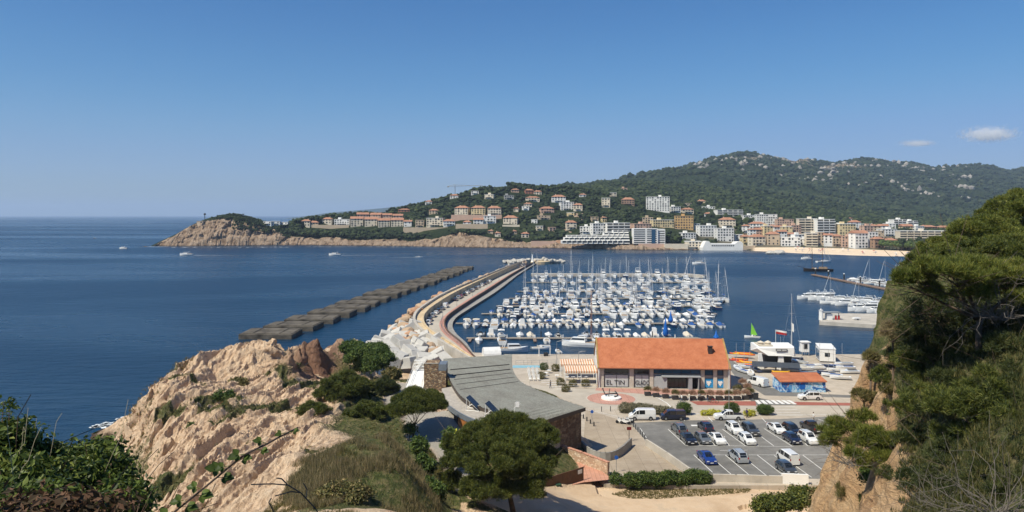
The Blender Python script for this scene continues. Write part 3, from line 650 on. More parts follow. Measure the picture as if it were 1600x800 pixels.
# lower terrace wing with solar panels
TW = [(690,607),(706,604),(722,624),(745,638),(790,652),(830,662),(800,676),(757,661),(737,655),(717,645),(699,633)]
tb = G(745, 645, 10.7); tb.z = 7.0; TB = empty('terrace_wing', tb, 0, 'low stone wing with a flat gravel roof, curved grey fascia and orange timber door', 'building')
pl = [(q.x-tb.x, q.y-tb.y) for q in GP(TW, 10.7)]
mb = MB(); mb.prism(pl, 3.2, 3.7); mb.build('flat_roof', M('roof_gravel', (.40, .36, .31), .95, .25, 2), TB)
pin = [(a, b) for a, b, c in inset([(a, b, 0) for a, b in pl], .55)]
mb = MB(); mb.prism(pin, -1, 3.19); mb.build('wall', m_stone, TB)
fr = [Vector((*pl[i], 0)) for i in (10, 9, 8, 7)]; fs = spline([tuple(q) for q in fr], 14); mb = MB(); v = []
for q in fs: v += [(q[0], q[1]-.25, 3.1), (q[0], q[1]-.25, 3.85), (q[0], q[1]+.15, 3.85)]
mb.add(v, [(3*i+a, 3*i+b, 3*i+3+b, 3*i+3+a) for i in range(13) for a, b in ((0, 1), (1, 2))]); mb.build('fascia', M('zinc', (.24, .27, .30), .5, .15, 1, .5, .5), TB)
da = Vector(fs[3]); db = Vector(fs[9]); dd = (db-da).xy.normalized(); ang = math.atan2(dd.y, dd.x); md = (da+db)/2
mb = MB(); mb.box((md.x, md.y+.15, 1.95), (4.6, .25, 2.5), ang); o = mb.build('door_recess', m_black, TB)
mb = MB()
for k in range(5): mb.box((md.x+dd.x*(.1+k*.68-.6), md.y+dd.y*(.1+k*.68-.6)-.06, 1.9), (.64, .14, 2.35), ang)
mb.build('timber_door', M('orange_timber', (.36, .14, .04), .6, .25, 2), TB)
ca = Vector(fs[0]); mb = MB(); mb.box((ca.x+.1, ca.y-.1, 1.6), (1.0, .9, 3.2), ang); mb.build('stone_pier', m_stonel, TB)
mb = MB(); mb.prism([(ca.x-2.2, ca.y+3.2), (ca.x-1.9, ca.y+3.4), (ca.x-.2, ca.y+.3), (ca.x-.6, ca.y+.1)], .5, 3.1); mb.build('wing_wall', m_stonel, TB)
sheet('terrace_threshold', [(tb.x+a, tb.y+b) for a, b in [(ca.x-2.5, ca.y+1.5), (ca.x-.4, ca.y-.7), (md.x+1, md.y-2.8), (md.x+3, md.y-.8), (md.x, md.y+.6), (ca.x-.5, ca.y+.6)]], 8.35, m_salmon)
def solar(px, py, rz, lab):
    r = empty('solar_panel', G(px, py, 10.7), rz, lab, 'solar panel', 'solar panels on the flat roof')
    mb = MB(); mb.M = Matrix.Translation((0, 0, 1.05)) @ Matrix.Rotation(R_(42), 4, 'X'); mb.box((0, 0, 0), (1.7, 2.7, .08)); mb.build('panel', M('pv_glass', (.02, .023, .032), .18, .1, 3, .6), r)
    mb = MB()
    for s in (-.8, .8): mb.tube((s, -1, .02), (s, 1.1, .02), .05, 4); mb.tube((s, 1.0, .02), (s, .92, 1.9), .05, 4); mb.tube((s, -1, .05), (s, .1, 1.0), .04, 4); mb.tube((s, .9, .4), (s, .1, 1.), .04, 4)
    mb.build('frame', m_white, r)
solar(741, 640, R_(75), 'left tilted dark solar panel on a white frame on the gravel roof'); solar(771, 650, R_(72), 'right tilted dark solar panel nearer the big pine on the gravel roof')
an = empty('roof_antenna', G(803, 655, 11), 0, 'small white antenna mast standing at the edge of the ribbed roof', 'antenna'); mb = MB(); mb.tube((0, 0, 0), (.2, 0, 2.4), .04); mb.build('mast', m_white, an)
mb = MB(); mb.box((.5, 0, 2.1), (.5, .12, .7)); mb.tube((0, 0, 1.6), (.9, 0, 2.2), .03); mb.build('aerial', m_white, an)
# stone tower and white stair
tw = G(678, 605, 9.9); TW_ = empty('stone_tower', tw, 0, 'square brown rubble stone tower with a grey metal corner beside the white stair', 'tower')
mb = MB(); mb.b0(-1.75, .8, 0, 3.6, -2.5, 4.1); mb.b0(.8, 2.1, .0, 3.6, -2.5, 2.9); mb.build('stone_wall', m_stone, TW_); mb = MB(); mb.b0(.8, 2.15, -.03, 3.0, 2.9, 4.0); mb.build('metal_box', M('zinc', (.24, .27, .30)), TW_)
mb = MB(); mb.b0(-1.8, -1.55, -.05, 3.65, 4.1, 4.22); mb.b0(-1.55, .8, -.05, .15, 4.1, 4.22); mb.build('coping', m_conc, TW_)
st = empty('white_stair', G(647, 615, 9.3), 0, 'white painted stair ramp with white pipe railings beside the stone tower', 'stair')
mb = MB(); mb.add([(-1.8, 0, .15), (1.35, 0, .15), (1.2, 9.5, 2.0), (-1.4, 9.5, 2.0), (-1.8, 0, -1.5), (1.35, 0, -1.5), (1.2, 9.5, -2), (-1.4, 9.5, -2)], [(0, 1, 2, 3), (0, 4, 5, 1), (1, 5, 6, 2), (2, 6, 7, 3), (3, 7, 4, 0), (4, 7, 6, 5)]); mb.build('ramp', m_white, st)
mb = MB()
for s, e in ((-1.5, -1.2), (1.1, 1.1)):
    for z in (.6, 1.15): mb.tube((s, .5, z+.3), (e, 9.3, z+2.0), .035, 4)
    for k in range(5): mb.tube((s+(e-s)*k/4, .5+k*2.2, .1+k*.42), (s+(e-s)*k/4, .5+k*2.2, 1.5+k*.42), .035, 4)
for k in range(4): mb.tube((-1.2, 9.3, 2.2+k*.55), (1.1, 9.3, 2.2+k*.55), .06, 4); mb.tube((-1.3+.1*k, 9.3-k*.1, 1.6), (.2*k, 9.3, 3.9), .05, 4)
mb.build('railing', m_white, st)

# ------------------------------------------------------------ tiled quay hall
def tile_mat(name, a, b, c):
    m, n = newmat(name, .8, .2); p = n.objc(); w = n.n('TexWave', wave_type='BANDS', bands_direction='X'); w.inputs['Scale'].default_value = 1.3; w.inputs['Distortion'].default_value = .0; n.l(p, w.inputs[0])
    f = n.noise(.5, p, 7, .7); g = n.noise(4, p, 4, .85); t = n.math('ADD', n.math('MULTIPLY', f, .6), n.math('MULTIPLY', g, .4))
    n.col(n.ramp(t, [(.40, a), (.5, b), (.60, c)])); n.bump(w.outputs[1], .6, .08); return m
m_tile = tile_mat('terracotta_tiles', (.37, .12, .056), (.45, .155, .072), (.50, .19, .095))
HL = empty('quay_hall', (19.0, 162.2, 2.0), R_(-3.2), 'long white gabled harbour hall with a bright terracotta roof and glazed front', 'building')
L_, W_, E_, RH = 28.6, 14., 4.55, 9.6
mb = MB()
for x0, x1 in ((0, .35), (L_-.35, L_)):
    pr = [(x0, 0, 0), (x0, W_, 0), (x0, W_, E_), (x0, W_/2, RH-.1), (x0, 0, E_)]
    mb.add(pr+[(x1, b, c) for _, b, c in pr], [(0, 4, 3, 2, 1), (5, 6, 7, 8, 9)]+[(i, (i+1) % 5, 5+(i+1) % 5, 5+i) for i in range(5)])
mb.b0(.35, L_-.35, W_-.35, W_, 0, E_); mb.build('wall', m_white, HL)
mb = MB(); mb.b0(.36, L_-.36, .55, .85, 0, E_-.05); mb.build('front_wall', M('taupe_render', (.29, .29, .29), .8, .15, .5), HL)
mb = MB()
for x in (.36, 4.6, 9.4, 24.1-9, 22.3, 26.2-.2): pass
for x, w in ((.36, .9), (6.9, .9), (11.3, .8), (22.4, .8), (25.1, .8), (27.3, .9)):
    mb = MB(); mb.b0(x, x+w, .25, .549, 0, E_-.05); mb.build('pilaster', M('stone_pilaster', (.52, .47, .40), .85, .2, .8), HL)
def roof_slope(mb, s):
    y0, z0 = (-.45, E_-.25) if s < 0 else (W_+.45, E_-.25); y1, z1 = W_/2, RH+.05
    for dz in (0,):
        v = [(-.12, y0, z0), (L_+.12, y0, z0), (L_+.12, y1, z1), (-.12, y1, z1)]; mb.add(v+[(a, b, c+.18) for a, b, c in v], [(0, 3, 2, 1), (4, 5, 6, 7), (0, 1, 5, 4), (1, 2, 6, 5), (2, 3, 7, 6), (3, 0, 4, 7)])
mb = MB(); roof_slope(mb, -1); roof_slope(mb, 1); rf = mb.build('roof', m_tile, HL)
for x in (-.2, L_+.2-.35):
    mb = MB()
    for s in (-1, 1):
        y0 = -.5 if s < 0 else W_+.5; v = [(x, y0, E_-.2), (x+.35, y0, E_-.2), (x+.35, W_/2, RH+.12), (x, W_/2, RH+.12)]; mb.add(v+[(a, b, c+.25) for a, b, c in v], [(0, 3, 2, 1), (4, 5, 6, 7), (0, 1, 5, 4), (1, 2, 6, 5), (2, 3, 7, 6), (3, 0, 4, 7)])
    mb.build('verge', M('ochre_lichen', (.34, .22, .08), .9, .3, .8), HL)
mb = MB(); mb.b0(24.6, 25.5, 3.1, 4.0, 6.4, 8.6); mb.b0(24.5, 25.6, 3.0, 4.1, 8.6, 8.75); mb.build('chimney', M('dark_flue', (.045, .03, .028), .7), rf)
mb = MB(); mb.tube((-.2, -.5, E_-.22), (L_+.2, -.5, E_-.22), .09, 5); mb.tube((L_+.05, -.4, E_-.3), (L_+.05, -.1, 0), .06, 5); mb.tube((-.1, -.4, E_-.3), (-.1, -.1, 0), .08, 5); mb.build('gutter', M('copper_pipe', (.20, .08, .05), .6), HL)
def pane(x0, x1, z0, z1, m, y=.52, nm='window', mull=0, fm=None):
    mb = MB(); mb.b0(x0, x1, y-.03, y+.025, z0, z1); w = mb.build(nm, m, HL)
    mb = MB()
    for z in (z0, z1): mb.b0(x0-.05, x1+.05, y-.08, y-.035, z-.05, z+.05)
    for k in range(mull+2):
        x = x0+(x1-x0)*k/(mull+1); mb.b0(x-.04, x+.04, y-.08, y-.035, z0, z1)
    mb.build('frame', fm or m_dark, w); return w
m_shut = M('grey_shutter', (.50, .51, .51), .6, .1, 2); m_blueg = M('blue_glass', (.02, .075, .15), .12, .2, .4, .6); m_poster = M('cyan_poster', (.03, .27, .55), .5, .1, 2)
pane(1.5, 6.6, 0.1, 2.75, m_shut, nm='shutter', mull=1); pane(8.1, 11.1, .1, 2.75, m_shut, nm='shutter', mull=1)
pane(1.5, 6.6, 3.05, 4.25, m_glassd, mull=3); pane(8.0, 11.1, 3.05, 4.25, m_glassd, mull=2)
pane(12.2, 22.2, 3.15, 4.3, m_blueg, mull=4); pane(23.3, 25.0, 2.9, 4.25, m_blueg, mull=0); pane(26.0, 27.2, 2.9, 4.25, m_blueg, mull=0)
pane(14.4+.6, 19.4, .15, 2.45, m_glassd, mull=4)
for x0, x1 in ((22.3+1.0-.1, 25.05), (25.95, 27.25)):
    w = pane(x0, x1, .25, 2.1, m_poster, nm='poster', fm=m_poster); mb = MB(); cx_, cz_ = (x0+x1)/2, 1.2; mb.add([(cx_+(.42+.10*math.sin(3*t)+.09*math.sin(8*t+1))*math.cos(t)*1.1, .425, cz_+(.42+.10*math.sin(3*t)+.09*math.sin(8*t+1))*math.sin(t)*1.2) for t in [2*math.pi*i/40 for i in range(40)]], [tuple(range(40))]); mb.build('print', m_white, w)
mb = MB(); mb.add([(12.2, .4, .02), (14.9, -.9, .02), (14.9, -.9, 2.6), (12.2, .4, 2.6), (12.2, .5, .02), (14.9, .5, .02), (14.9, .5, 2.6), (12.2, .5, 2.6)], [(0, 1, 2, 3), (4, 7, 6, 5), (1, 5, 6, 2), (3, 2, 6, 7), (0, 4, 5, 1)]); mb.build('entrance_screen', M('grey_panel', (.30, .31, .32), .6, .08, 1), HL)
mb = MB(); mb.b0(13.8, 22.2, -1.2, .45, 2.65, 2.85); mb.b0(19.5, 20.3, -1.1, .1, .02, 2.65); mb.b0(21.6, 21.75, -1.1, .45, .02, 2.65); mb.build('porch', M('grey_panel', (.30, .31, .32)), HL)
mb = MB(); mb.b0(20.5, 21.5, .3, .5, .02, 2.4); mb.build('door', m_black, HL)
def text(body, size, mat, parent, loc, rot, name='lettering', ext=.01, sx=1):
    cu = bpy.data.curves.new('t', 'FONT'); cu.body = body; cu.size = size; cu.extrude = ext; cu.resolution_u = 2
    to = bpy.data.objects.new('t', cu); COL.objects.link(to); me = bpy.data.meshes.new_from_object(to); bpy.data.objects.remove(to)
    o = link(name, me, mat, parent); o.location = loc; o.rotation_euler = rot; o.scale = (sx, 1, 1); return o
text('EL TIN', 1.45, m_dark, HL, (1.75, .40, .6), (R_(90), 0, 0), sx=.98); text('GLADO', 1.45, m_dark, HL, (8.15, .40, .6), (R_(90), 0, 0), sx=.62)
# gable details
for y, z in ((5.2, 5.6), (8.2, 5.6), (6.8, 7.3), (4.0, 2.6)): mb = MB(); mb.b0(-.03, -.002, y, y+.55, z, z+.9); mb.build('gable_window', m_glassd, HL)
# ------------------------------------------------------------ cars
m_glass = M('car_glass', (.012, .015, .018), .06, 0, 1, .7); m_rim = M('alloy', (.35, .36, .37), .35, .1, 3, .5, .7)
m_lamp = M('headlamp', (.6, .62, .65), .15, .05, 2, .6); m_tail = M('tail_lamp', (.35, .01, .01), .25, .05, 2, .6)
PAINT = {'white': (.74, .74, .72), 'black': (.012, .012, .014), 'navy': (.010, .014, .035), 'blue': (.01, .035, .19), 'silver': (.33, .35, .37), 'grey': (.11, .12, .13), 'dark grey': (.045, .05, .055), 'red': (.30, .02, .02)}
# y (rear -> front, fraction), belt height, roof height, roof half width factor ; per kind: L, W, stations
CK = {
 'hatchback': (4.1, 1.78, [(-.5,.62,.62,.9),(-.49,.86,.90,.86),(-.44,.92,1.12,.78),(-.34,.93,1.42,.74),(-.1,.92,1.48,.75),(.08,.91,1.44,.74),(.16,.91,1.30,.74),(.27,.92,.97,.80),(.42,.80,.84,.84),(.48,.66,.70,.80),(.5,.45,.5,.75)]),
 'sedan': (4.6, 1.82, [(-.5,.62,.62,.9),(-.485,.88,.93,.84),(-.36,.93,1.0,.80),(-.22,.93,1.34,.74),(-.08,.92,1.43,.74),(.06,.91,1.42,.74),(.13,.90,1.28,.74),(.25,.90,.95,.80),(.42,.78,.82,.84),(.48,.64,.68,.80),(.5,.45,.5,.75)]),
 'suv': (4.5, 1.88, [(-.5,.62,.62,.9),(-.49,.95,1.0,.86),(-.45,1.02,1.30,.80),(-.38,1.04,1.60,.76),(-.1,1.02,1.67,.77),(.07,1.0,1.64,.76),(.15,1.0,1.48,.76),(.26,1.0,1.08,.82),(.43,.93,.97,.85),(.485,.75,.8,.82),(.5,.5,.55,.78)]),
 'van': (4.9, 1.95, [(-.5,.6,.6,.95),(-.495,1.15,1.9,.88),(-.46,1.15,1.97,.86),(-.1,1.13,2.0,.86),(.14,1.12,1.98,.85),(.24,1.10,1.80,.84),(.37,1.08,1.18,.84),(.46,.92,.98,.85),(.495,.7,.75,.82),(.5,.5,.55,.8)]),
 'pickup': (5.3, 1.85, [(-.5,.62,.62,.9),(-.495,.98,1.0,.95),(-.3,.98,1.0,.95),(-.14,.98,1.0,.95),(-.125,1.0,1.68,.76),(.0,1.0,1.74,.77),(.08,1.0,1.70,.76),(.14,1.0,1.52,.76),(.23,1.0,1.10,.82),(.42,.95,.99,.85),(.485,.75,.8,.82),(.5,.5,.55,.78)])}
CK['minivan'] = (4.6, 1.84, [(a, b*.92, c*.90, d) for a, b, c, d in CK['van'][2]])
def make_car(kind, colour):
    L, Wd, st = CK[kind]; w = Wd/2; body = MB(); win = MB(); rings = []
    for (y, b, t, k) in st:
        e = 1-.12*max(0, abs(y)-.38)/.12; ww = w*e; yy = y*L
        tt = max(t, b+.01)
        rings.append([(-ww*.94, yy, .24), (-ww, yy, .55), (-ww*.985, yy, b), (-ww*k, yy, max(b+.005, tt-.06)), (-ww*k*.8, yy, tt), (ww*k*.8, yy, tt), (ww*k, yy, max(b+.005, tt-.06)), (ww*.985, yy, b), (ww, yy, .55), (ww*.94, yy, .24)])
    root = empty(kind+'_car' if kind not in ('van', 'pickup') else {'van': 'van', 'pickup': 'pickup_truck'}[kind])
    body.loft(rings); bp = M('car_paint_'+colour, PAINT[colour], .28, .03, 1, .5, 0, 0, 1.0)
    # wheel arches: dark discs
    for s in (-1, 1):
        for y in (-.30*L, .31*L): body.lathe((s*(w+.004)-(.02 if s > 0 else -.02)-.0, y, .36), [(0, -.02), (.40, -.02), (.40, .02), (0, .02)], 14, 1, 'x')
    body.build('body', [bp, m_black], root, bev=0)
    def q(a, b, c, d, o=.012):
        pts = [Vector(p) for p in (a, b, c, d)]; cen = sum(pts, Vector())/4; nn = (pts[1]-pts[0]).cross(pts[3]-pts[0])
        if nn.length < 1e-5: return
        nn.normalize()
        if nn.dot(cen-Vector((0, 0, .5))) < 0: nn = -nn
        pts = [cen+(p-cen)*.90+nn*o for p in pts]; win.add(pts, [(0, 1, 2, 3)])
    for i in range(len(st)-1):
        a, b = rings[i], rings[i+1]; ha, hb = st[i][2]-st[i][1], st[i+1][2]-st[i+1][1]
        if max(ha, hb) > .25 and (kind != 'van' or st[i][0] >= -.101 or colour == 'x'):
            q(a[2], b[2], b[3], a[3]); q(a[7], b[7], b[6], a[6])
        slope = (b[4][2]-a[4][2])/(b[4][1]-a[4][1])
        if (abs(slope) > .42 or (kind == 'minivan' and i in (1,))) and max(ha, hb) > .25 and a[4][2] > .8: q(a[4], a[5], b[5], b[4])
    win.build('windows', m_glass, root)
    for s in (-1, 1):
        for y in (-.30*L, .31*L):
            mb = MB(); mb.lathe((s*(w-.10), y, .33), [(0, -.11), (.33, -.10), (.33, .10), (.22, .125), (0, .125)] if s > 0 else [(0, -.125), (.22, -.125), (.33, -.10), (.33, .10), (0, .11)], 14, 0, 'x'); wh = mb.build('wheel', m_black, root)
            mb = MB(); mb.lathe((s*(w+.035), y, .33), [(0, -.01), (.21, -.01), (.19, .012), (0, .02)], 10, 0, 'x'); mb.build('rim', m_rim, wh)
        fr = st[-2]; mb = MB(); mb.box((s*w*.62, L*.478, fr[1]-.02), (.36, .12, .15)); mb.build('headlight', m_lamp, root)
        mb = MB(); mb.box((s*w*.76, -L*.492, st[1][1]-.08), (.2, .07, .26)); mb.build('tail_light', m_tail, root)
        i = next(k for k in range(len(st)-1, 0, -1) if st[k][2]-st[k][1] > .25); mb = MB(); mb.box((s*(w+.09), st[i][0]*L+.15, st[i][1]+.06), (.2, .1, .14)); mb.build('mirror', bp if colour != 'white' else m_white, root)
    mb = MB(); mb.box((0, L*.5, .42), (.5, .03, .12)); mb.box((0, -L*.503, .55), (.5, .03, .12)) if kind == 'pickup' else None; mb.build('number_plate', m_white, root) if kind != 'pickup' else mb.build('number_plate', m_white, root)
    if kind == 'pickup':
        mb = MB(); mb.b0(-w*.86, w*.86, -L*.485, -L*.15, 1.003, 1.02); mb.build('load_bed', m_black, root)
    if kind == 'suv':
        for s in (-1, 1):
            mb = MB(); mb.tube((s*w*.62, -.36*L, 1.66), (s*w*.62, .04*L, 1.70), .025, 4); mb.build('roof_rail', m_dark, root)
    return root
CARP = {}
def car(kind, colour, loc, rz, label, group=None):
    k = (kind, colour)
    if k not in CARP: CARP[k] = o = make_car(*k)
    else: o = copy_tree(CARP[k])
    o.location = loc; o.rotation_euler = (0, 0, rz); return tag(o, label, {'van': 'van', 'pickup': 'pickup truck'}.get(kind, 'car'), group)
FC, BK, LF = math.pi+.10, .10, math.pi/2
for kind, colour, px, py, rz, lab in [
 ('sedan','blue',1104,720,FC,'bright blue sedan parked alone at the left of the nearest parking row'),
 ('suv','silver',1153,718,BK,'silver car seen from behind in the middle of the nearest parking row'),
 ('minivan','white',1231,721,BK,'white people carrier seen from behind above the dark grey hatchback'),
 ('hatchback','dark grey',1228,737,FC,'dark grey hatchback at the near right, facing the camera'),
 ('suv','grey',1061,675,BK,'grey estate with rack, leftmost in the upper bay row'),
 ('sedan','black',1075,690,FC,'black sedan in front of the grey estate at the left'),
 ('hatchback','navy',1102,671,BK,'dark navy hatchback behind the grey and white pair'),
 ('hatchback','grey',1098,690,FC,'grey hatchback between the black sedan and a white saloon'),
 ('sedan','white',1120,690,FC,'white saloon right of the grey hatchback'),
 ('suv','white',1147,675,FC,'white sport utility car with roof rails beside a black one'),
 ('suv','dark grey',1172,677,FC,'charcoal hatchback just right of the white car with roof rails'),
 ('hatchback','white',1167,691,FC,'white hatchback alone in front of the charcoal car'),
 ('sedan','white',1213,674,FC,'white sedan left of the big black car on the right'),
 ('suv','black',1237,677,FC,'big black car behind the navy one on the right'),
 ('hatchback','navy',1237,690,FC,'navy hatchback in front of the big black car'),
 ('suv','white',1263,690,FC,'rightmost white car of the lower bays, close to the cliff'),
 ('pickup','black',1267,672,BK,'black open pickup behind the rightmost white car'),
 ('van','white',1003,655,LF,'white delivery van side-on beside the grey hedge'),
 ('minivan','navy',1051,655,LF,'navy compact people carrier side-on next to the white van'),
 ('pickup','white',1138,655,LF,'white double cab pickup side-on below the round bush'),
 ('suv','white',1265,624,LF,'white car driving past the blue mural hut'),
 ('van','white',1184,602,R_(28),'white van parked on the side road left of the mural hut')]:
    car(kind, colour, G(px, py, 2.02), rz, lab)
kk = 0; cols = ['white','dark grey','silver','white','black','grey','white','navy','silver','red','black','white','grey']
ORD = ['first','second','third','fourth','fifth','sixth','seventh','eighth','ninth','tenth','eleventh','twelfth','thirteenth','fourteenth','fifteenth','sixteenth','seventeenth','eighteenth','nineteenth','twentieth']
def ordn(i):
    if i < 20: return ORD[i]
    t = {2: 'twenty', 3: 'thirty', 4: 'forty'}[(i+1)//10]; u = (i+1) % 10
    return t+'-'+ORD[u-1] if u else {2: 'twentieth', 3: 'thirtieth', 4: 'fortieth'}[(i+1)//10]
for i in [30,33,37,40,42,45,48,57,60,62,65,68,71,73,76,79,83,86,89,92]:
    a, b = bw(i, .34), bw(i+1, .34); d = b-a; c = cols[kk % 13]; kk += 1
    car(['hatchback','suv','sedan','van' if c == 'white' else 'suv'][kk % 4], c, (a[0], a[1], 2.02), math.atan2(-d[0], d[1]), '%s car, %s from the near end of the line under the sea wall' % (c, ordn(kk-1)), 'cars parked along the sea wall')

# ------------------------------------------------------------ people, motorbikes, lamps and posts
def person(loc, rz, top, legs, hair, label, stride=.25, arm=.15, skirt=False):
    r = empty('person', loc, rz, label, 'person')
    me = bpy.data.meshes.new('body'); J = [(0,0,.95),(0,0,1.18),(0,0,1.42),(0,.01,1.52),(0,.02,1.66),(-.1,0,.90),(-.11,stride*.5,.5),(-.11,stride,.08),(-.11,stride+.14,.04),(.1,0,.90),(.11,-stride*.3,.5),(.11,-stride,.09),(.11,-stride+.13,.04),(-.19,0,1.40),(-.25,-arm,1.14),(-.24,-arm*.5,.90),(.19,0,1.40),(.25,arm,1.14),(.24,arm*1.5,.92)]
    E = [(0,1),(1,2),(2,3),(3,4),(0,5),(5,6),(6,7),(7,8),(0,9),(9,10),(10,11),(11,12),(2,13),(13,14),(14,15),(2,16),(16,17),(17,18)]
    rad = [.14,.13,.14,.055,.10,.09,.07,.05,.04,.09,.07,.05,.04,.06,.045,.035,.06,.045,.035]
    me.from_pydata(J, E, []); o = link('body', me, [], r); o.modifiers.new('s', 'SKIN')
    for v, q in zip(me.skin_vertices[0].data, rad): v.radius = (q, q)
    me.skin_vertices[0].data[0].use_root = True; ss = o.modifiers.new('d', 'SUBSURF'); ss.levels = 1; ss.render_levels = 1
    dg = bpy.context.evaluated_depsgraph_get(); m2 = bpy.data.meshes.new_from_object(o.evaluated_get(dg)); o.modifiers.clear(); o.data = m2
    m2.materials.clear()
    for m in (M('skin', (.42, .25, .17), .6), M('cloth_'+top[0], top[1], .85), M('cloth_'+legs[0], legs[1], .85)): m2.materials.append(m)
    for p in m2.polygons:
        z = p.center.z; p.material_index = 0 if z > 1.49 or (abs(p.center.x) > .2 and z < 1.15) else (1 if z > .96 else (2 if z > .10 else 0)); p.use_smooth = True
    mb = MB(); mb.lathe((0, -.0, 1.70), [(.10, -.06), (.115, .02), (.08, .09), (0, .11)], 10); mb.build('hair', M('hair_'+hair[0], hair[1], .8), r, True)
    return r
BLK, WHT = ('black', (.02, .02, .022)), ('white', (.7, .7, .68)); DNM = ('denim', (.06, .09, .15)); HB, HD = ('brown', (.06, .035, .02)), ('dark', (.015, .012, .01))
person(G(1167, 653), R_(-60), ('purple', (.05, .03, .12)), BLK, HD, 'person in dark purple top and black trousers beside the white pickup', .3)
person(G(1271, 659), R_(80), WHT, ('beige', (.35, .3, .24)), HB, 'person in white shirt crossing the empty asphalt near the cliff', .3)
person(G(1159.5, 602), R_(20), BLK, BLK, HD, 'person all in black walking beside the right end of the hall', .2)
person(G(1065, 629), R_(90), WHT, DNM, HB, 'person in white shirt and jeans, leftmost below the planters', .25)
person(G(1077, 627), R_(-70), ('cream', (.6, .55, .45)), WHT, HB, 'person in pale clothes in front of the grey planters', .2)
person(G(1093, 627), R_(160), ('grey', (.2, .2, .2)), BLK, HD, 'person in grey and black in the middle of the pavement group', .1)
person(G(1106, 628), R_(100), BLK, DNM, HD, 'person in black jacket beside the parked red bicycle', .2)
person(G(860, 607), R_(40), ('grey', (.2, .2, .2)), DNM, HD, 'person in grey standing by the crossing near the curved roof', .12)
def bicycle(loc, rz, col, label):
    r = empty('bicycle', loc, rz, label, 'bicycle')
    for y in (-.52, .52):
        mb = MB(); mb.path([(0, y+.33*math.cos(t*R_(30)), .34+.33*math.sin(t*R_(30))) for t in range(13)], .03, 4); mb.build('wheel', m_black, r)
    mb = MB(); a, b, c, d = (0, -.52, .34), (0, -.15, .85), (0, .38, .82), (0, .0, .32)
    for p, q in ((a, b), (b, c), (c, d), (d, a), (b, d), ((0, .52, .34), (0, .36, 1.0))): mb.tube(p, q, .025, 4)
    mb.build('frame', col, r); mb = MB(); mb.tube((-.25, .36, 1.0), (.25, .36, 1.0), .02, 4); mb.build('handlebar', m_black, r); mb = MB(); mb.box((0, -.17, .92), (.14, .26, .05)); mb.build('saddle', m_black, r)
bicycle(G(1116, 630), R_(80), M('red_paint', (.4, .02, .02), .4), 'red bicycle standing beside the black-jacketed person on the red footway')
bicycle(G(1066, 631.5), R_(95), M('grey_metal', (.3,.3,.3)), 'grey bicycle held by the person in white and jeans')
def motorbike(loc, rz, label):
    r = empty('motorbike', loc, rz, label, 'motorbike', 'motorbikes at the car park corner')
    for y in (-.65, .65):
        mb = MB(); mb.lathe((0, y, .31), [(0, -.04), (.31, -.06), (.31, .06), (0, .04)], 12, 0, 'x'); mb.build('wheel', m_black, r)
    mb = MB(); mb.loft([[(-.12, -.7, .6), (.12, -.7, .6), (.1, -.7, .8), (-.1, -.7, .8)], [(-.18, -.1, .35), (.18, -.1, .35), (.16, -.1, .8), (-.16, -.1, .8)], [(-.16, .3, .4), (.16, .3, .4), (.14, .3, .95), (-.14, .3, .95)], [(-.1, .6, .6), (.1, .6, .6), (.14, .55, 1.1), (-.14, .55, 1.1)]]); mb.build('body', M('car_paint_white', PAINT['white'], .28), r)
    mb = MB(); mb.box((0, -.3, .85), (.26, .7, .12)); mb.build('seat', m_black, r); mb = MB(); mb.tube((-.36, .4, 1.1), (.36, .4, 1.1), .025, 4); mb.tube((0, .65, .31), (0, .42, 1.1), .05, 4); mb.build('handlebar', m_dark, r)
for px, py, l in ((970, 662, 'leftmost'), (977, 663, 'middle'), (983, 661, 'rightmost')): motorbike(G(px, py), R_(70), '%s of three white motorbikes at the corner of the car park' % l)
def lamp(loc, h, label, group='street lamps of the port', arm=1.0, rz=0):
    r = empty('street_lamp', loc, rz, label, 'street lamp', group)
    mb = MB(); mb.tube((0, 0, 0), (0, 0, .4), .12, 6); mb.tube((0, 0, .4), (0, 0, h), .075, 6, .05); mb.tube((0, 0, h-.05), (arm, 0, h+.15), .04, 4); mb.build('pole', m_metal, r)
    mb = MB(); mb.box((arm+.25, 0, h+.15), (.7, .22, .12)); mb.build('lamp_head', m_metal, r); return r
for px, py, h, l in [(1139, 650, 11, 'tall thin grey lamp post standing behind the white pickup'), (904, 590, 6, 'lamp post rising in front of the striped awnings'), (741, 552, 9, 'lamp post at the bend where breakwater meets quay'), (870, 578, 7, 'lamp post on the quay behind the awnings'), (957, 560, 0, '')]:
    if h: lamp(G(px, py), h, l)
for k, i in enumerate((34, 46, 60, 76, 92, 108, 124, 140)):
    a = bw(i, .60); lamp((a[0], a[1], 2.0), 8.5, 'lamp post on the breakwater road, %s from the near bend' % ORD[k], 'street lamps of the breakwater')
def bollards(pts, name='bollard', h=.8, m=None, r=.07, what='dark bollard', where='', cat='bollard'):
    for k, p in enumerate(pts):
        mb = MB(); mb.lathe((0, 0, 0), [(r*1.3, 0), (r, .06), (r, h-.05), (r*.6, h)], 8); o = mb.build(name, m or m_dark); o.location = p
        tag(o, '%s %s, %s from the left' % (what, where, ORD[k]), cat, '%ss %s' % (what, where))
bollards([G(986+k*3.6, 663+k*3.9) for k in range(7)], where='along the edge of the asphalt', h=.9)
bollards([G(940+k*14, 643-k*.4) for k in range(3)], where='below the roundabout', h=1.0)
bollards([G(906+k*5.5, 650+k*4.0) for k in range(5)], where='beside the dark stone wall', h=.8, r=.12)
sg = empty('red_sign', G(983, 690), 0, 'small dark red sign board on a post above the curved wall end', 'sign'); mb = MB(); mb.tube((0, 0, 0), (0, 0, 2.0), .05); mb.build('post', m_dark, sg); mb = MB(); mb.box((0, 0, 2.2), (.75, .08, .5)); mb.build('board', M('dark_red', (.14, .01, .01), .5), sg)
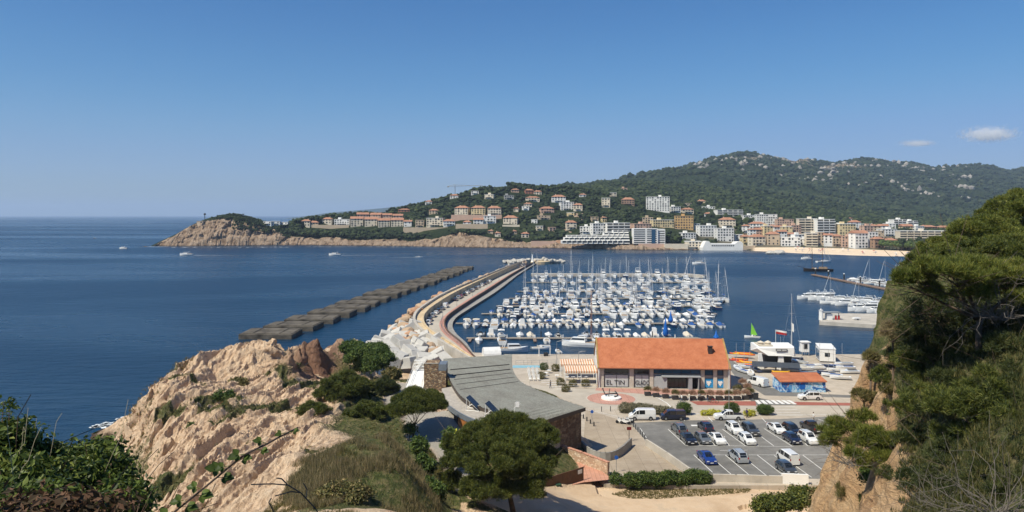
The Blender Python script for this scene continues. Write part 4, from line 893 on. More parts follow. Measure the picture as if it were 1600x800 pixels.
def sign(loc, m, label, h=2.2, rz=0):
    r = empty('road_sign', loc, rz, label, 'sign'); mb = MB(); mb.tube((0, 0, 0), (0, 0, h), .04); mb.build('post', m_metal, r); mb = MB(); mb.lathe((0, -.06, h), [(0, -.02), (.3, -.02), (.3, .02), (0, .02)], 12)
    for v in mb.v: a = v-Vector((0, -.06, h)); v.x, v.y, v.z = a.x, -.06+a.z, h+a.y
    mb.build('plate', m, r)
sign(G(963, 738), M('blue_sign', (.02, .1, .4), .4), 'small blue sign on a thin post beside the hedge'); sign(G(925, 662), M('blue_sign', (.02, .1, .4)), 'road sign standing on the tan paving by the dark wall')
mb = MB(); mb.box((0, 0, .6), (.9, .5, 1.2)); mb.box((0, 0, 1.25), (1.0, .6, .1)); pm = mb.build('parking_meter', m_dark); pm.location = G(1181, 624); tag(pm, 'dark cabinet at the left end of the striped crossing', 'cabinet')

# ------------------------------------------------------------ concrete caissons, cubes and boulders
m_cais = M('dark_weathered_concrete', (.115, .10, .08), .9, .7, .3, .15, 0, .4)
cl = [(465,518),(496,507),(524,496),(549,485),(571,480),(590,474),(608,467),(622,461),(638,455),(652,449),(665,445),(676,441),(687,437),(697,434),(705,430),(713,426),(721,424),(730,421),(740,417)]
a0, a1 = G(465, 518, 1.6), G(740, 417.5, 1.6); dv = (a1-a0); ang = math.atan2(dv.x, dv.y)
for k in range(19):
    p = a0+dv*(k/18); wx = 17.2-2.2*(k/18)+(k % 3)*.6; q = Vector((p.x-wx/2+random.uniform(-.9, .9), p.y, 0)); mb = MB(); h = 1.75+.4*(k % 4 == 3)+random.uniform(-.15, .15); ln = 13.4 if k < 9 else 14.0
    mb.box((0, 0, (h-2)/2), (wx, ln-1.5, h+2)); mb.box((.4, 0, h+.1), (wx-1.6, ln-2.9, .2))
    for s in (-1, 1): mb.box((s*wx*.25, 0, h+.24), (.35, ln-3.2, .12))
    o = mb.build('concrete_caisson', m_cais, bev=.12); o.location = q; o.rotation_euler = (R_(random.uniform(-.8, .8)), R_(random.uniform(-.6, .6)), R_(-1.5)+random.uniform(-.03, .03))
    tag(o, 'low dark concrete caisson in the sea, %s from the near end of the row' % ORD[k], 'caisson', 'row of concrete caissons in the sea')
def rockmesh(seed, m, sq=.8):
    bm = bmesh.new(); bmesh.ops.create_icosphere(bm, subdivisions=2, radius=.5); rs = np.random.RandomState(seed)
    nn = [Vector(rs.normal(size=3)).normalized() for _ in range(9)]
    for v in bm.verts:
        p = v.co.copy()
        for n in nn:
            d = p.dot(n)-.36
            if d > 0: p -= n*d*.95
        v.co = p*1.25; v.co.z *= sq
    me = bpy.data.meshes.new('boulder'); bm.to_mesh(me); bm.free(); me.materials.append(m); return me
m_cube = M('white_concrete_block', (.50, .48, .44), .85, .22, .3, .15); m_beige = M('beige_boulder', (.46, .33, .22), .9, .35, .5, .15, 0, .5); m_grey = M('pale_grey_boulder', (.48, .45, .40), .9, .3, .5, .15, 0, .5); m_orange = M('orange_rock', (.46, .27, .165), .9, .3, .4, .15, 0, .5)
mb = MB(); mb.box((0, 0, 0), (3.2, 3.2, 3.2)); mb.box((0, 0, 0), (3.0, 3.35, .7)); cube = mb.build('concrete_block', m_cube, bev=.12)
rs = np.random.RandomState(5); k = 0; first = True
base = [(p.x, p.y) for p in GP([(574,548),(592,530),(615,514),(640,512),(668,536),(690,552),(700,572),(668,590),(650,598),(628,588),(600,560)], 1.5)]
bx, by = [q[0] for q in base], [q[1] for q in base]; pts = []
tries = 0
while len(pts) < 74 and tries < 6000:
    tries += 1; x, y = rs.uniform(min(bx), max(bx)), rs.uniform(min(by), max(by))
    if inpoly(np.array([x]), np.array([y]), base)[0] and all((x-a)**2+(y-b)**2 > 2.1**2 for a, b in pts): pts.append((x, y))
pts.sort(key=lambda p: p[1])
for k, (x, y) in enumerate(pts):
    o = cube if k == 0 else copy_tree(cube); ed = min(1, max(0, (x-min(bx))/10)); px = 800+x/y*F
    s = rs.uniform(.8, 1.2); o.location = (x, y, -.3+2.6*ed+rs.uniform(0, 1.6)); o.rotation_euler = (rs.uniform(-.6, .6), rs.uniform(-.6, .6), rs.uniform(0, 3)); o.scale = (s, s*rs.uniform(.85, 1.3), s)
    tag(o, 'pale concrete cube in the heap by the breakwater root, %s counted from the stair' % ordn(k) if k < 48 else 'pale concrete cube on the seaward side of the heap near the breakwater', 'concrete block', 'tumbled concrete cubes' if k < 48 else 'tumbled concrete cubes on the seaward side')
mb = MB(); mb.prism([(q[0], q[1]) for q in base]+[], -4, .9); tag(mb.build('rubble_ground', m_beige), kind='structure')
RM = [rockmesh(s, m_beige) for s in range(4)]+[rockmesh(s+9, m_orange) for s in range(3)]; RG = [rockmesh(s+20, m_grey) for s in range(3)]
def boulder(me, loc, s, label, group):
    o = bpy.data.objects.new('boulder', me); COL.objects.link(o); o.location = loc; o.scale = (s*rs.uniform(.8, 1.3), s*rs.uniform(.8, 1.3), s*rs.uniform(.7, 1.1)); o.rotation_euler = (rs.uniform(-.5, .5), rs.uniform(-.5, .5), rs.uniform(0, 6)); tag(o, label, 'boulder', group)
for k in range(165):
    i = min(158, int(12+k*.9)); t = rs.uniform(-.42, -.04); p = bw(i, t*(1.0 if i > 26 else 1.4))
    boulder(RM[k % 7] if i < 120 else RG[k % 3] if k % 2 else RM[k % 4], (p[0], p[1], 1.0+4.0*max(0, 1+t*2.6)+rs.uniform(-.4, .4)), rs.uniform(2.2, 3.4) if i > 30 else rs.uniform(1.8, 3.4), 'beige riprap boulder heaped against the outer face of the sea wall', 'riprap boulders along the sea wall')
for k in range(84):
    a = rs.uniform(.2, 4.0); r = rs.uniform(9, 24); boulder(RG[k % 3], (hd_x := float(c[0] if False else bw(159, .5)[0])+2+r*math.cos(a)*1.25, float(bw(159, .5)[1])+6+r*math.sin(a)*.9, rs.uniform(.3, 1.6)+max(0, (17-r))*.22), rs.uniform(2.6, 4.4), 'pale grey boulder piled around the tip of the breakwater', 'boulders round the breakwater head')
for k in range(40):
    p = G(rs.uniform(640, 735), rs.uniform(545, 586), 2.5); i = 0
    if p.x < -13+(p.y-200)*-.55-2: boulder(RM[4+k % 3], (p.x, p.y, rs.uniform(1.2, 3.2)), rs.uniform(2, 4.2), 'orange rock slab lying between concrete cubes and the sea wall', 'orange rocks below the sea wall')
lh = empty('harbour_light', (bw(157, .45)[0], bw(157, .45)[1]+8, 2), 0, 'small white harbour light tower standing at the breakwater tip', 'beacon')
mb = MB(); mb.lathe((0, 0, 0), [(1.3, 0), (.9, .6), (.6, 3.5), (.5, 6), (.9, 6.1), (.9, 6.3), (0, 6.3)], 12); mb.build('tower', m_white, lh); mb = MB(); mb.lathe((0, 0, 6.3), [(.35, 0), (.35, .7), (0, 1.1)], 8); mb.build('lantern', M('green_plastic', (.03, .2, .06)), lh)
# ------------------------------------------------------------ marina
m_gel = M('white_gelcoat', (.74, .74, .72), .3, .05, .8, .5, 0, 0, .4); m_navyh = M('navy_hull', (.012, .03, .09), .3, .05, .8, .5, 0, 0, .5); m_cream = M('cream_canvas', (.58, .52, .42), .9, .12, 1)
m_wcan = M('white_canvas', (.66, .66, .65), .9, .1, 1); m_bcan = M('blue_canvas', (.02, .08, .26), .85, .15, 1); m_gcan = M('grey_canvas', (.22, .24, .26), .9, .15, 1); m_teak = M('teak_deck', (.34, .24, .15), .7, .2, 2)
m_deck = M('deck_beige', (.52, .47, .40), .7, .1, 2); m_tint = M('tinted_screen', (.02, .028, .035), .08, 0, 1, .6); m_spar = M('alloy_spar', (.50, .51, .52), .4, .05, 2, .5, .5); m_dock = ground_mat('pontoon_deck', (.22, .19, .155), (.34, .30, .25), 1.2); m_redh = M('red_hull', (.30, .03, .02), .35, .05, .8, .5)
def hull_rings(L, B, fb, k=9):
    rr = []
    for i in range(k+1):
        t = i/k; y = -L/2+L*t; u = max(0, (t-.45)/.55); b = B/2*(.90+.10*min(1, t*3))*(1-u**2.3*.97); f = fb*(1+.35*u*u); r = -.25*(1-u**3)
        rr.append((y, b, f, r))
    return rr
def make_boat(kind, hullm, covm=None):
    L, B, fb = {'open': (6.4, 2.3, .75), 'covered': (6.6, 2.4, .75), 'bimini': (7.0, 2.5, .8), 'cruiser': (9.6, 3.2, 1.25), 'flybridge': (11.5, 3.7, 1.45), 'wheelhouse': (7.4, 2.6, .95), 'sail': (10.4, 3.2, 1.05), 'rib': (5.6, 2.2, .6)}[kind]
    nm = {'open': 'motorboat', 'covered': 'motorboat', 'bimini': 'motorboat', 'cruiser': 'cabin_cruiser', 'flybridge': 'motor_yacht', 'wheelhouse': 'fishing_boat', 'sail': 'sailing_yacht', 'rib': 'inflatable_boat'}[kind]
    r = empty(nm); mb = MB(); rings = []
    for y, b, f, kz in hull_rings(L, B, fb): rings.append([(-b, y, f), (-b*.97, y, f*.55), (-b*.8, y, .0), (0, y, kz-.15), (b*.8, y, 0), (b*.97, y, f*.55), (b, y, f)])
    mb.loft(rings); mb.build('hull', hullm, r, False)
    mb = MB(); vs = []; hr = hull_rings(L, B, fb)
    for y, b, f, _ in hr: vs += [(-b*.92, y*.985, f+.02), (b*.92, y*.985, f+.02)]
    mb.add(vs, [(2*i, 2*i+1, 2*i+3, 2*i+2) for i in range(len(hr)-1)]); mb.build('deck', m_gel if kind not in ('rib',) else m_gcan, r)
    def cab(y0, y1, w, z0, z1, m=m_gel, name='cabin', rake=.35, par=None):
        mb = MB(); w1 = w*.82; v = [(-w/2, y0, z0), (w/2, y0, z0), (w/2*.8, y1, z0), (-w/2*.8, y1, z0), (-w1/2, y0+.1, z1), (w1/2, y0+.1, z1), (w1/2*.8, y1-(z1-z0)*rake*2, z1), (-w1/2*.8, y1-(z1-z0)*rake*2, z1)]
        mb.add(v, [(3, 2, 1, 0), (4, 5, 6, 7), (0, 1, 5, 4), (1, 2, 6, 5), (2, 3, 7, 6), (3, 0, 4, 7)]); o = mb.build(name, m, par or r)
        g = MB(); 
        for a, b, c, d in ((1, 2, 6, 5), (3, 0, 4, 7), (2, 3, 7, 6)):
            P4 = [Vector(v[i]) for i in (a, b, c, d)]; lo = [P4[0].lerp(P4[3], .45), P4[1].lerp(P4[2], .45), P4[1].lerp(P4[2], .88), P4[0].lerp(P4[3], .88)]; cc = sum(lo, Vector())/4; nn = (lo[1]-lo[0]).cross(lo[3]-lo[0]).normalized()
            g.add([cc+(q-cc)*.93+nn*.015 for q in lo], [(0, 1, 2, 3)])
        g.build('window_band', m_tint, o); return o
    def ob(x=0): mb = MB(); mb.box((x, -L/2-.25, .65), (.38, .5, .75), 0, 0, .8); mb.box((x, -L/2-.2, 0), (.14, .22, .7)); mb.build('outboard_motor', m_black if hullm != m_gel or kind == 'rib' else m_gcan, r)
    def pit(y0, y1, w, m=m_deck): mb = MB(); mb.b0(-w/2, w/2, y0, y1, fb+.03, fb+.06); mb.build('cockpit', m, r)
    if kind in ('open', 'rib'):
        pit(-L*.44, L*.12, B*.7); mb = MB(); mb.box((0, -.1, fb+.35), (.9, .8, .75), 0, 0, .8); mb.build('console', m_gel, r); mb = MB(); mb.box((0, .22, fb+.85), (.9, .06, .5)); mb.build('windscreen', m_tint, r); ob()
        mb = MB(); mb.box((0, -1.2, fb+.3), (1.2, .45, .5)); mb.build('seat', covm or m_gel, r)
        if kind == 'rib':
            for s in (-1, 1):
                mb = MB(); mb.path([(s*(b), y, f) for y, b, f, _ in hull_rings(L, B, fb)], .24, 6); mb.build('tube', m_gcan, r)
    if kind == 'covered':
        mb = MB(); mb.loft([[(-B*.46, -L*.46, fb+.02), (0, -L*.46, fb+.35), (B*.46, -L*.46, fb+.02)], [(-B*.48, -L*.1, fb+.05), (0, -L*.1, fb+.95), (B*.48, -L*.1, fb+.05)], [(-B*.44, L*.15, fb+.1), (0, L*.15, fb+.85), (B*.44, L*.15, fb+.1)], [(-B*.2, L*.36, fb+.22), (0, L*.36, fb+.35), (B*.2, L*.36, fb+.22)]]); mb.build('cover', covm, r); ob()
    if kind == 'bimini':
        pit(-L*.44, L*.15, B*.7); mb = MB(); mb.box((0, .3, fb+.35), (1.3, .7, .75), 0, 0, .8); mb.build('console', m_gel, r); ob()
        mb = MB(); mb.loft([[(-B*.42, -L*.34, fb+1.62), (0, -L*.34, fb+1.75), (B*.42, -L*.34, fb+1.62)], [(-B*.44, -.6, fb+1.75), (0, -.6, fb+1.92), (B*.44, -.6, fb+1.75)], [(-B*.42, L*.12, fb+1.62), (0, L*.12, fb+1.75), (B*.42, L*.12, fb+1.62)]]); mb.build('canopy', covm, r)
        for s in (-1, 1): mb = MB(); mb.tube((s*B*.42, -.6, fb), (s*B*.42, -L*.33, fb+1.62), .03, 4); mb.tube((s*B*.42, -.6, fb), (s*B*.42, L*.11, fb+1.62), .03, 4); mb.build('canopy_frame', m_spar, r)
    if kind == 'wheelhouse': pit(-L*.44, -L*.1, B*.7); cab(-L*.1, L*.2, B*.66, fb, fb+1.75, rake=.08); cab(L*.18, L*.36, B*.5, fb+.02, fb+.5, name='forecabin'); ob()
    if kind == 'cruiser':
        pit(-L*.45, -L*.12, B*.74, m_teak); cab(-L*.14, L*.30, B*.74, fb, fb+1.15); mb = MB(); mb.path([(-B*.4, -L*.28, fb), (-B*.34, -L*.22, fb+1.7), (B*.34, -L*.22, fb+1.7), (B*.4, -L*.28, fb)], .10, 5); mb.build('radar_arch', m_gel, r)
        if covm: mb = MB(); mb.b0(-B*.38, B*.38, -L*.42, -L*.16, fb+1.5, fb+1.6); mb.build('canopy', covm, r)
    if kind == 'flybridge':
        pit(-L*.46, -L*.2, B*.76, m_teak); c = cab(-L*.2, L*.27, B*.78, fb, fb+1.5); cab(-L*.24, L*.04, B*.70, fb+1.52, fb+2.1, name='flybridge'); mb = MB(); mb.path([(-B*.34, -L*.2, fb+1.6), (-B*.28, -L*.15, fb+3.1), (B*.28, -L*.15, fb+3.1), (B*.34, -L*.2, fb+1.6)], .1, 5); mb.build('radar_arch', m_gel, r)
    if kind in ('cruiser', 'flybridge', 'sail'):
        mb = MB(); hr = [q for q in hull_rings(L, B, fb) if q[0] > 0]
        for s in (-1, 1): mb.path([(s*b*.93, y*.97, f+.6) for y, b, f, _ in hr], .02, 3)
        mb.build('rail', m_spar, r)
    if kind == 'sail':
        pit(-L*.42, -L*.15, B*.5, m_teak); cab(-L*.15, L*.2, B*.55, fb, fb+.5); H_ = L*1.28
        mb = MB(); mb.tube((0, L*.08, fb), (0, L*.08, fb+H_), .085, 6, .05); ms = mb.build('mast', m_spar, r); mb = MB()
        for z in (.42, .70): mb.tube((-.8, L*.08, fb+H_*z), (.8, L*.08, fb+H_*z), .04, 4)
        mb.build('spreader', m_spar, ms)
        mb = MB(); mb.tube((0, L*.07, fb+1.4), (0, -L*.33, fb+1.45), .09, 5); bo = mb.build('boom', m_spar, r); mb = MB(); mb.loft([[(-.13, L*.06, fb+1.42), (0, L*.06, fb+2.1), (.13, L*.06, fb+1.42)], [(-.16, -L*.1, fb+1.45), (0, -L*.1, fb+1.85), (.16, -L*.1, fb+1.45)], [(-.1, -L*.32, fb+1.45), (0, -L*.32, fb+1.7), (.1, -L*.32, fb+1.45)]]); mb.build('sail_cover', covm or m_bcan, r)
        mb = MB()
        for q in ((0, L*.49, fb*1.3), (0, -L*.48, fb), (-B*.45, L*.03, fb), (B*.45, L*.03, fb)): mb.tube(q, (0, L*.08, fb+H_*.97), .014, 3)
        mb.build('rigging', m_spar, r); mb = MB(); mb.tube((0, L*.47, fb*1.35), (0, L*.12, fb+H_*.9), .07, 4); mb.build('furled_jib', m_wcan, r)
    return r
BT = [('open', m_gel, m_deck, 'white open motorboat with a centre console'), ('open', m_navyh, m_gel, 'dark blue open motorboat with pale deck'), ('covered', m_gel, m_wcan, 'white motorboat under a white canvas cover'), ('covered', m_gel, m_cream, 'white motorboat under a cream canvas cover'), ('covered', m_gel, m_bcan, 'white motorboat under a blue canvas cover'), ('bimini', m_gel, m_wcan, 'white motorboat with a white sun canopy'), ('bimini', m_gel, m_bcan, 'white motorboat with a blue sun canopy'), ('bimini', m_gel, m_cream, 'white motorboat with a cream sun canopy'),
      ('wheelhouse', m_gel, None, 'small white fishing boat with a wheelhouse'), ('cruiser', m_gel, None, 'white cabin cruiser with a radar arch'), ('cruiser', m_navyh, m_wcan, 'dark hulled cabin cruiser with a white aft canopy'), ('cruiser', m_gel, m_gcan, 'white cabin cruiser with a grey aft canopy'), ('flybridge', m_gel, None, 'large white motor yacht with a flybridge'), ('sail', m_gel, m_bcan, 'white sailing yacht with a blue sail cover'), ('sail', m_gel, m_wcan, 'white sailing yacht with a white sail cover'), ('sail', m_navyh, m_wcan, 'dark blue hulled sailing yacht'), ('rib', m_gel, m_black, 'grey inflatable boat with a console')]
BP = {}; BCOUNT = [0]
def boat(i, loc, rz, label, s=1.0, group='boats moored in the marina'):
    if i not in BP: BP[i] = o = make_boat(*BT[i][:3])
    else: o = copy_tree(BP[i])
    o.location = loc; o.rotation_euler = (random.uniform(-.02, .02), random.uniform(-.03, .03), rz); o.scale = (s, s, s); BCOUNT[0] += 1
    cat = {'sail': 'sailing boat', 'flybridge': 'motor yacht', 'cruiser': 'cabin cruiser'}.get(BT[i][0], 'motorboat')
    return tag(o, label, cat, group)
LEN = {'open': 6.4, 'covered': 6.6, 'bimini': 7.0, 'cruiser': 9.6, 'flybridge': 11.5, 'wheelhouse': 7.4, 'sail': 10.4, 'rib': 5.6}
BEAM = {'open': 2.3, 'covered': 2.4, 'bimini': 2.5, 'cruiser': 3.2, 'flybridge': 3.7, 'wheelhouse': 2.6, 'sail': 3.2, 'rib': 2.2}
def pontoon(D, x0, x1, label, fingers=(), w=2.2, z=.55, mat=None):
    r = empty('pontoon', (x0, D, 0), 0, label, 'pontoon', 'marina pontoons'); mb = MB(); mb.b0(0, x1-x0, -w/2, w/2, z-.15, z); mb.build('walkway', mat or m_dock, r)
    mb = MB(); k = 0; x = 1
    while x < x1-x0-1: mb.b0(x, x+2.4, -w*.42, w*.42, -.3, z-.16); x += 4.5
    f = mb.build('floats', m_conc2, r); tag(f, kind='stuff')
    for x in fingers: mb = MB(); mb.b0(x-x0-.5, x-x0+.5, -w/2-5.5, -w/2, z-.12, z-.02); mb.build('finger', M('brown_planks', (.24, .16, .115), .8, .25, 1.5), r)
    for x in range(6, int(x1-x0), 18): mb = MB(); mb.tube((x, w/2+.2, -2), (x, w/2+.2, 2.4), .16, 6); mb.build('pile', m_dark, r)
    for x in range(4, int(x1-x0), 9): mb = MB(); mb.box((x, 0, z+.5), (.28, .28, 1.0)); mb.build('service_post', m_white, r)
    return r
rb = random.Random(21)
rows = [(528, 729, 1082, 'first', .25, [0,1,2,3,5,9,9,10,11,12,12,8], (735, 835, 905)), (505, 712, 1118, 'second', .14, [0,0,1,2,2,3,4,5,5,6,7,8,2,5,9,1,6,16,13], ()), (490, 752, 1112, 'third', .16, [0,2,2,3,5,5,7,8,9,9,11,6,13,1,4,10,16], ()), (478, 775, 1118, 'fourth', .18, [2,3,5,8,9,9,10,11,12,13,14,7,1,10,4,15], ()), (466, 795, 1122, 'fifth', .2, [2,5,8,9,9,11,12,13,14,7,15,10,6,1], ()), (455, 808, 1108, 'sixth', .22, [5,9,9,11,12,12,13,14,14,15,8], ()), (441, 822, 1106, 'seventh', .22, [9,9,11,12,12,13,14,14,10,13], ())]
for py, p0, p1, nm, skip, kinds, fing in rows:
    a, b = G(p0, py, .5), G(p1, py, .5); D = a.y
    pontoon(D, a.x, b.x+2, '%s marina pontoon counted from the quay, lined with boats' % nm, [G(q, py, .5).x for q in fing])
    for side in (-1, 1):
        x = a.x+3; k = 0
        while x < b.x:
            i = rb.choice(kinds)
            if nm == 'first' and side < 0 and x > 38: break
            if nm == 'first' and side > 0: i = rb.choice([0, 2, 3, 5, 8, 16])
            s = rb.uniform(.88, 1.12); B = BEAM[BT[i][0]]*s; L = LEN[BT[i][0]]*s
            if rb.random() > skip:
                out = rb.random() < .72; rz = (math.pi if side < 0 else 0) if out else (0 if side < 0 else math.pi)
                boat(i, (x+B/2, D+side*(1.5+L/2+rb.uniform(0, .6)), 0), rz+rb.uniform(-.08, .08), '%s, %s on %s side of %s pontoon' % (BT[i][3].replace('motorboat', 'boat').replace('under a ', 'under ').replace('with a ', 'with '), ordn(k), 'near' if side < 0 else 'far', nm), s); k += 1
            gap = .45 if nm != 'first' or side > 0 else 4.2
            x += B+rb.uniform(.25, .9)+gap-.2+(1.3 if nm in ('sixth', 'seventh') else 0)
# outer mole with big boats and masts
a, b = G(830, 427.5, 1.6), G(1072, 428, 1.6); mb = MB(); mb.prism([(a.x, a.y-2), (b.x, b.y-2.5), (b.x+8, b.y-12), (b.x+11, b.y-10), (b.x+3, b.y+3), (a.x, a.y+3)], -3, 1.6); o = mb.build('outer_mole', m_conc); tag(o, kind='structure')
k = 0
for px, i, s in [(838,14,1.1),(852,12,.9),(872,9,1.1),(888,14,1.3),(903,9,1.0),(921,13,1.1),(938,12,1.1),(955,9,1.1),(972,15,1.1),(991,12,1.3),(1006,9,1.1),(1020,12,1.1),(1034,13,1.0),(1047,9,1.0),(1062,14,1.0)]:
    boat(i, (G(px, 430, 0).x, a.y-10, 0), math.pi, '%s, %s along the outer mole' % (BT[i][3], ORD[k]), s); k += 1
for px, py, i, s, rz, lab in [(1123,473,14,1.35,R_(160),'white sailing yacht at the far right end of the fifth pontoon'),(1107,472,13,1.05,R_(170),'small sailing yacht second from the right end of the fifth pontoon'),(1082,447,14,1.3,R_(100),'tall masted yacht beside the last boats of the sixth pontoon'),
    (1092,413,9,1.15,R_(95),'white motor cruiser under way in the bay beyond the outer mole'),(1260,405,9,1.0,R_(90),'small white motorboat anchored off the beach, left of the schooner'),(1287,410,13,1.25,R_(-80),'white yacht anchored off the beach behind the dark schooner'),
    (193,389,9,1.1,R_(80),'white motorboat heading out, left of the rocky headland'),(291,399,9,1.3,R_(92),'white speedboat with a long wake below the rocky headland'),(523,399,9,1.2,R_(92),'white speedboat with a wake in the middle of the channel'),(655,402.5,0,1.1,R_(-92),'small fast boat nearest the breakwater tip in the channel'),(148,373,1,1.3,R_(20),'tiny dark boat far out on the open sea'),
    (800,550,9,1.0,R_(-80),'white cruiser lying along the quay beside the curved roof'),(846,546,0,.9,R_(-90),'small white boat tied at the quay edge left of the hall'),(905,541,12,.95,R_(70),'large white yacht lying at the quay left of the hall'),(872,551,0,.7,R_(10),'tiny white tender at the quay beside the metal arch')]:
    boat(i, G(px, py, 0), rz, lab, s, None if py < 420 or py > 520 else 'boats moored in the marina')
m_foam = M('foam', (.62, .66, .68), .8, .2, .4)
def wake(x, y, L, d=1, w=1.0):
    mb = MB(); n = 22; v = []; rr = random.Random(int(x)); 
    for i in range(n+1): t = i/n; hw = w*(1.3-t)*rr.uniform(.5, 1.1)*(.4+.6*(t < .8)); yy = y+1.6*math.sin(t*2)*t; v += [(x+d*L*t, yy-hw, .05), (x+d*L*t, yy+hw, .05)]
    mb.add(v, [(2*i, 2*i+1, 2*i+3, 2*i+2) for i in range(n)]); tag(mb.build('wake', m_foam), kind='stuff')
for px, py, L, d, w in ((294, 399, 45, 1, .8), (527, 399, 55, 1, .7), (651, 402.5, 32, -1, .6), (1096, 413.6, 30, 1, .4)): p = G(px, py, 0); wake(p.x, p.y, L, d, w)
def foam(pts, z0, w, seed):
    q = random.Random(seed); mb = MB()
    for (a, b) in pts:
        p = G(a, b, z0)
        for _ in range(3):
            c = (p.x+q.uniform(-1, 1)*w, p.y+q.uniform(-1, 1)*w*1.6); n = 9; mb.add([(c[0]+w*q.uniform(.3, 1)*math.cos(6.283*i/n)*.8, c[1]+w*q.uniform(.2, .7)*math.sin(6.283*i/n), z0) for i in range(n)], [tuple(range(n))])
    tag(mb.build('foam', m_foam), kind='stuff')
foam([(150+4*k, 668-1.2*k) for k in range(14)], .06, 1.1, 1); foam([(168+3.4*k, 700-.8*k) for k in range(10)], .05, .9, 2); foam([(195-3*k, 705+5*k) for k in range(5)], .05, .8, 3)
foam([(236+3*k, 385.5) for k in range(8)], .05, 3, 4); foam([(270+12*k, 386.3) for k in range(16)], .06, 3.5, 5); foam([(480+11*k, 385.6+.02*k) for k in range(36)], .05, 3.0, 6)
# dark schooner
sc_ = empty('schooner', G(1278, 424, 0), R_(85), 'dark hulled two masted wooden schooner anchored by the pontoon tip', 'sailing ship')
L, B, fb = 20, 5, 1.8; mb = MB(); mb.loft([[(-b, y, f), (-b*.8, y, 0), (0, y, k_-.4), (b*.8, y, 0), (b, y, f)] for y, b, f, k_ in hull_rings(L, B, fb)]); mb.build('hull', M('dark_hull', (.02, .015, .012), .4), sc_)
mb = MB(); mb.b0(-1.6, 1.6, -6, -1, fb, fb+1.3); mb.b0(-1.2, 1.2, 1, 4, fb, fb+.8); mb.build('deckhouse', m_teak, sc_)
for y, h in ((-3, 17), (4, 18)): mb = MB(); mb.tube((0, y, fb), (0, y, h), .2, 6, .1); mb.build('mast', M('dark_spar', (.10, .07, .05)), sc_)
mb = MB(); mb.tube((0, 9, fb+.6), (0, 14.5, fb+2), .15, 5); mb.build('bowsprit', m_dark, sc_); mb = MB()
for a_, b_ in (((0, 14.5, 3.8), (0, 4, 17)), ((0, 9.5, 2.6), (0, 4, 16)), ((0, 4, 17.5), (0, -3, 16)), ((0, -10, 2), (0, -3, 16.5)), ((-2.3, 4, 2), (0, 4, 16)), ((2.3, 4, 2), (0, 4, 16)), ((-2.3, -3, 2), (0, -3, 15)), ((2.3, -3, 2), (0, -3, 15))): mb.tube(a_, b_, .05, 3)
mb.build('rigging', m_dark, sc_)
# right-hand basin: pontoons, fuel pier and the boats round them
r1 = G(1270, 429, .6); r2 = G(1440, 463, .6); d = r2-r1; o = empty('pontoon', r1, math.atan2(d.y, d.x), 'long narrow brown pontoon with dark piles in the right bay', 'pontoon')
mb = MB(); mb.b0(0, d.length, -1.3, 1.3, -.3, .3); mb.build('walkway', M('brown_planks', (.24, .16, .115)), o)
for q in (.005, .16, .33, .49, .66, .86): mb = MB(); mb.tube((d.length*q, 1.5, -2), (d.length*q, 1.5, 3.8), .45, 7); mb.lathe((d.length*q, 1.5, 3.8), [(.5, 0), (.45, .4), (0, .5)], 7, 1); mb.build('pile', [m_dark, m_white], o)
k = 0
for j, (x0, y0, x1, y1, n, kinds) in enumerate([(1332,438,1412,446,12,[0,2,5,9,9]),(1352,443,1420,450,9,[9,12,14,9,13]),(1262,467,1390,476,13,[12,9,9,5,14,11]),(1300,475,1400,483,10,[9,0,11,5,14]),(1345,486,1400,490,5,[9,12,9])]):
    for q in range(n):
        t = q/max(1, n-1); i = rb.choice(kinds); px, py = x0+(x1-x0)*t, y0+(y1-y0)*t+rb.uniform(-.5, .5)
        if j == 2 and q == 0: i = 12
        if px < 1425: boat(i, G(px, py, 0), R_(rb.choice([75, 85, 95, 105])), '%s, %s from left, %s row, right bay' % (BT[i][3].replace('with a ', 'with '), ORD[q], ORD[j]), rb.uniform(.9, 1.15), 'boats moored in the right bay')
mb = MB(); mb.prism([tuple(G(a, b, 1.3)[:2]) for a, b in [(1280,502),(1362,507),(1420,508),(1420,490),(1350,490),(1283,489)]], -3, 1.3); tag(mb.build('fuel_pier', m_conc), kind='structure')
fs_ = empty('fuel_station', G(1287, 500, 1.3), 0, 'small fuel kiosk with a white mast and red pumps on the pier end', 'kiosk')
mb = MB(); mb.b0(-.5, 6.5, 0, 3, 2.6, 2.85); mb.build('canopy', m_gcan, fs_); mb = MB(); mb.b0(1.5, 3.5, .5, 2.5, .0, 2.2); mb.build('kiosk', m_white, fs_)
for x in (4.5, 5.6): mb = MB(); mb.b0(x, x+.6, .5, 1, 0, 1.6); mb.build('pump', M('red_paint', (.4, .02, .02)), fs_)
for x in (0, 6.2): mb = MB(); mb.tube((x, 1.5, 0), (x, 1.5, 2.6), .12, 5); mb.build('column', m_dark, fs_)
mb = MB(); mb.lathe((-.8, .5, 0), [(.8, 0), (.7, 3.2), (.9, 3.6), (.2, 3.7), (0, 4.6)], 8); mb.build('signal_post', m_white, fs_)
tr = empty('boat_trailer', G(1338, 500, 1.3), .2, 'small pale trailer left standing on the fuel pier deck', 'trailer'); mb = MB(); mb.box((0, 0, .7), (2.6, 1.3, .5)); mb.build('bed', m_white, tr)
for s in (-.8, .8): mb = MB(); mb.lathe((0, s, .35), [(0, -.08), (.35, -.1), (.35, .1), (0, .08)], 8); o_ = mb.build('wheel', m_black, tr)

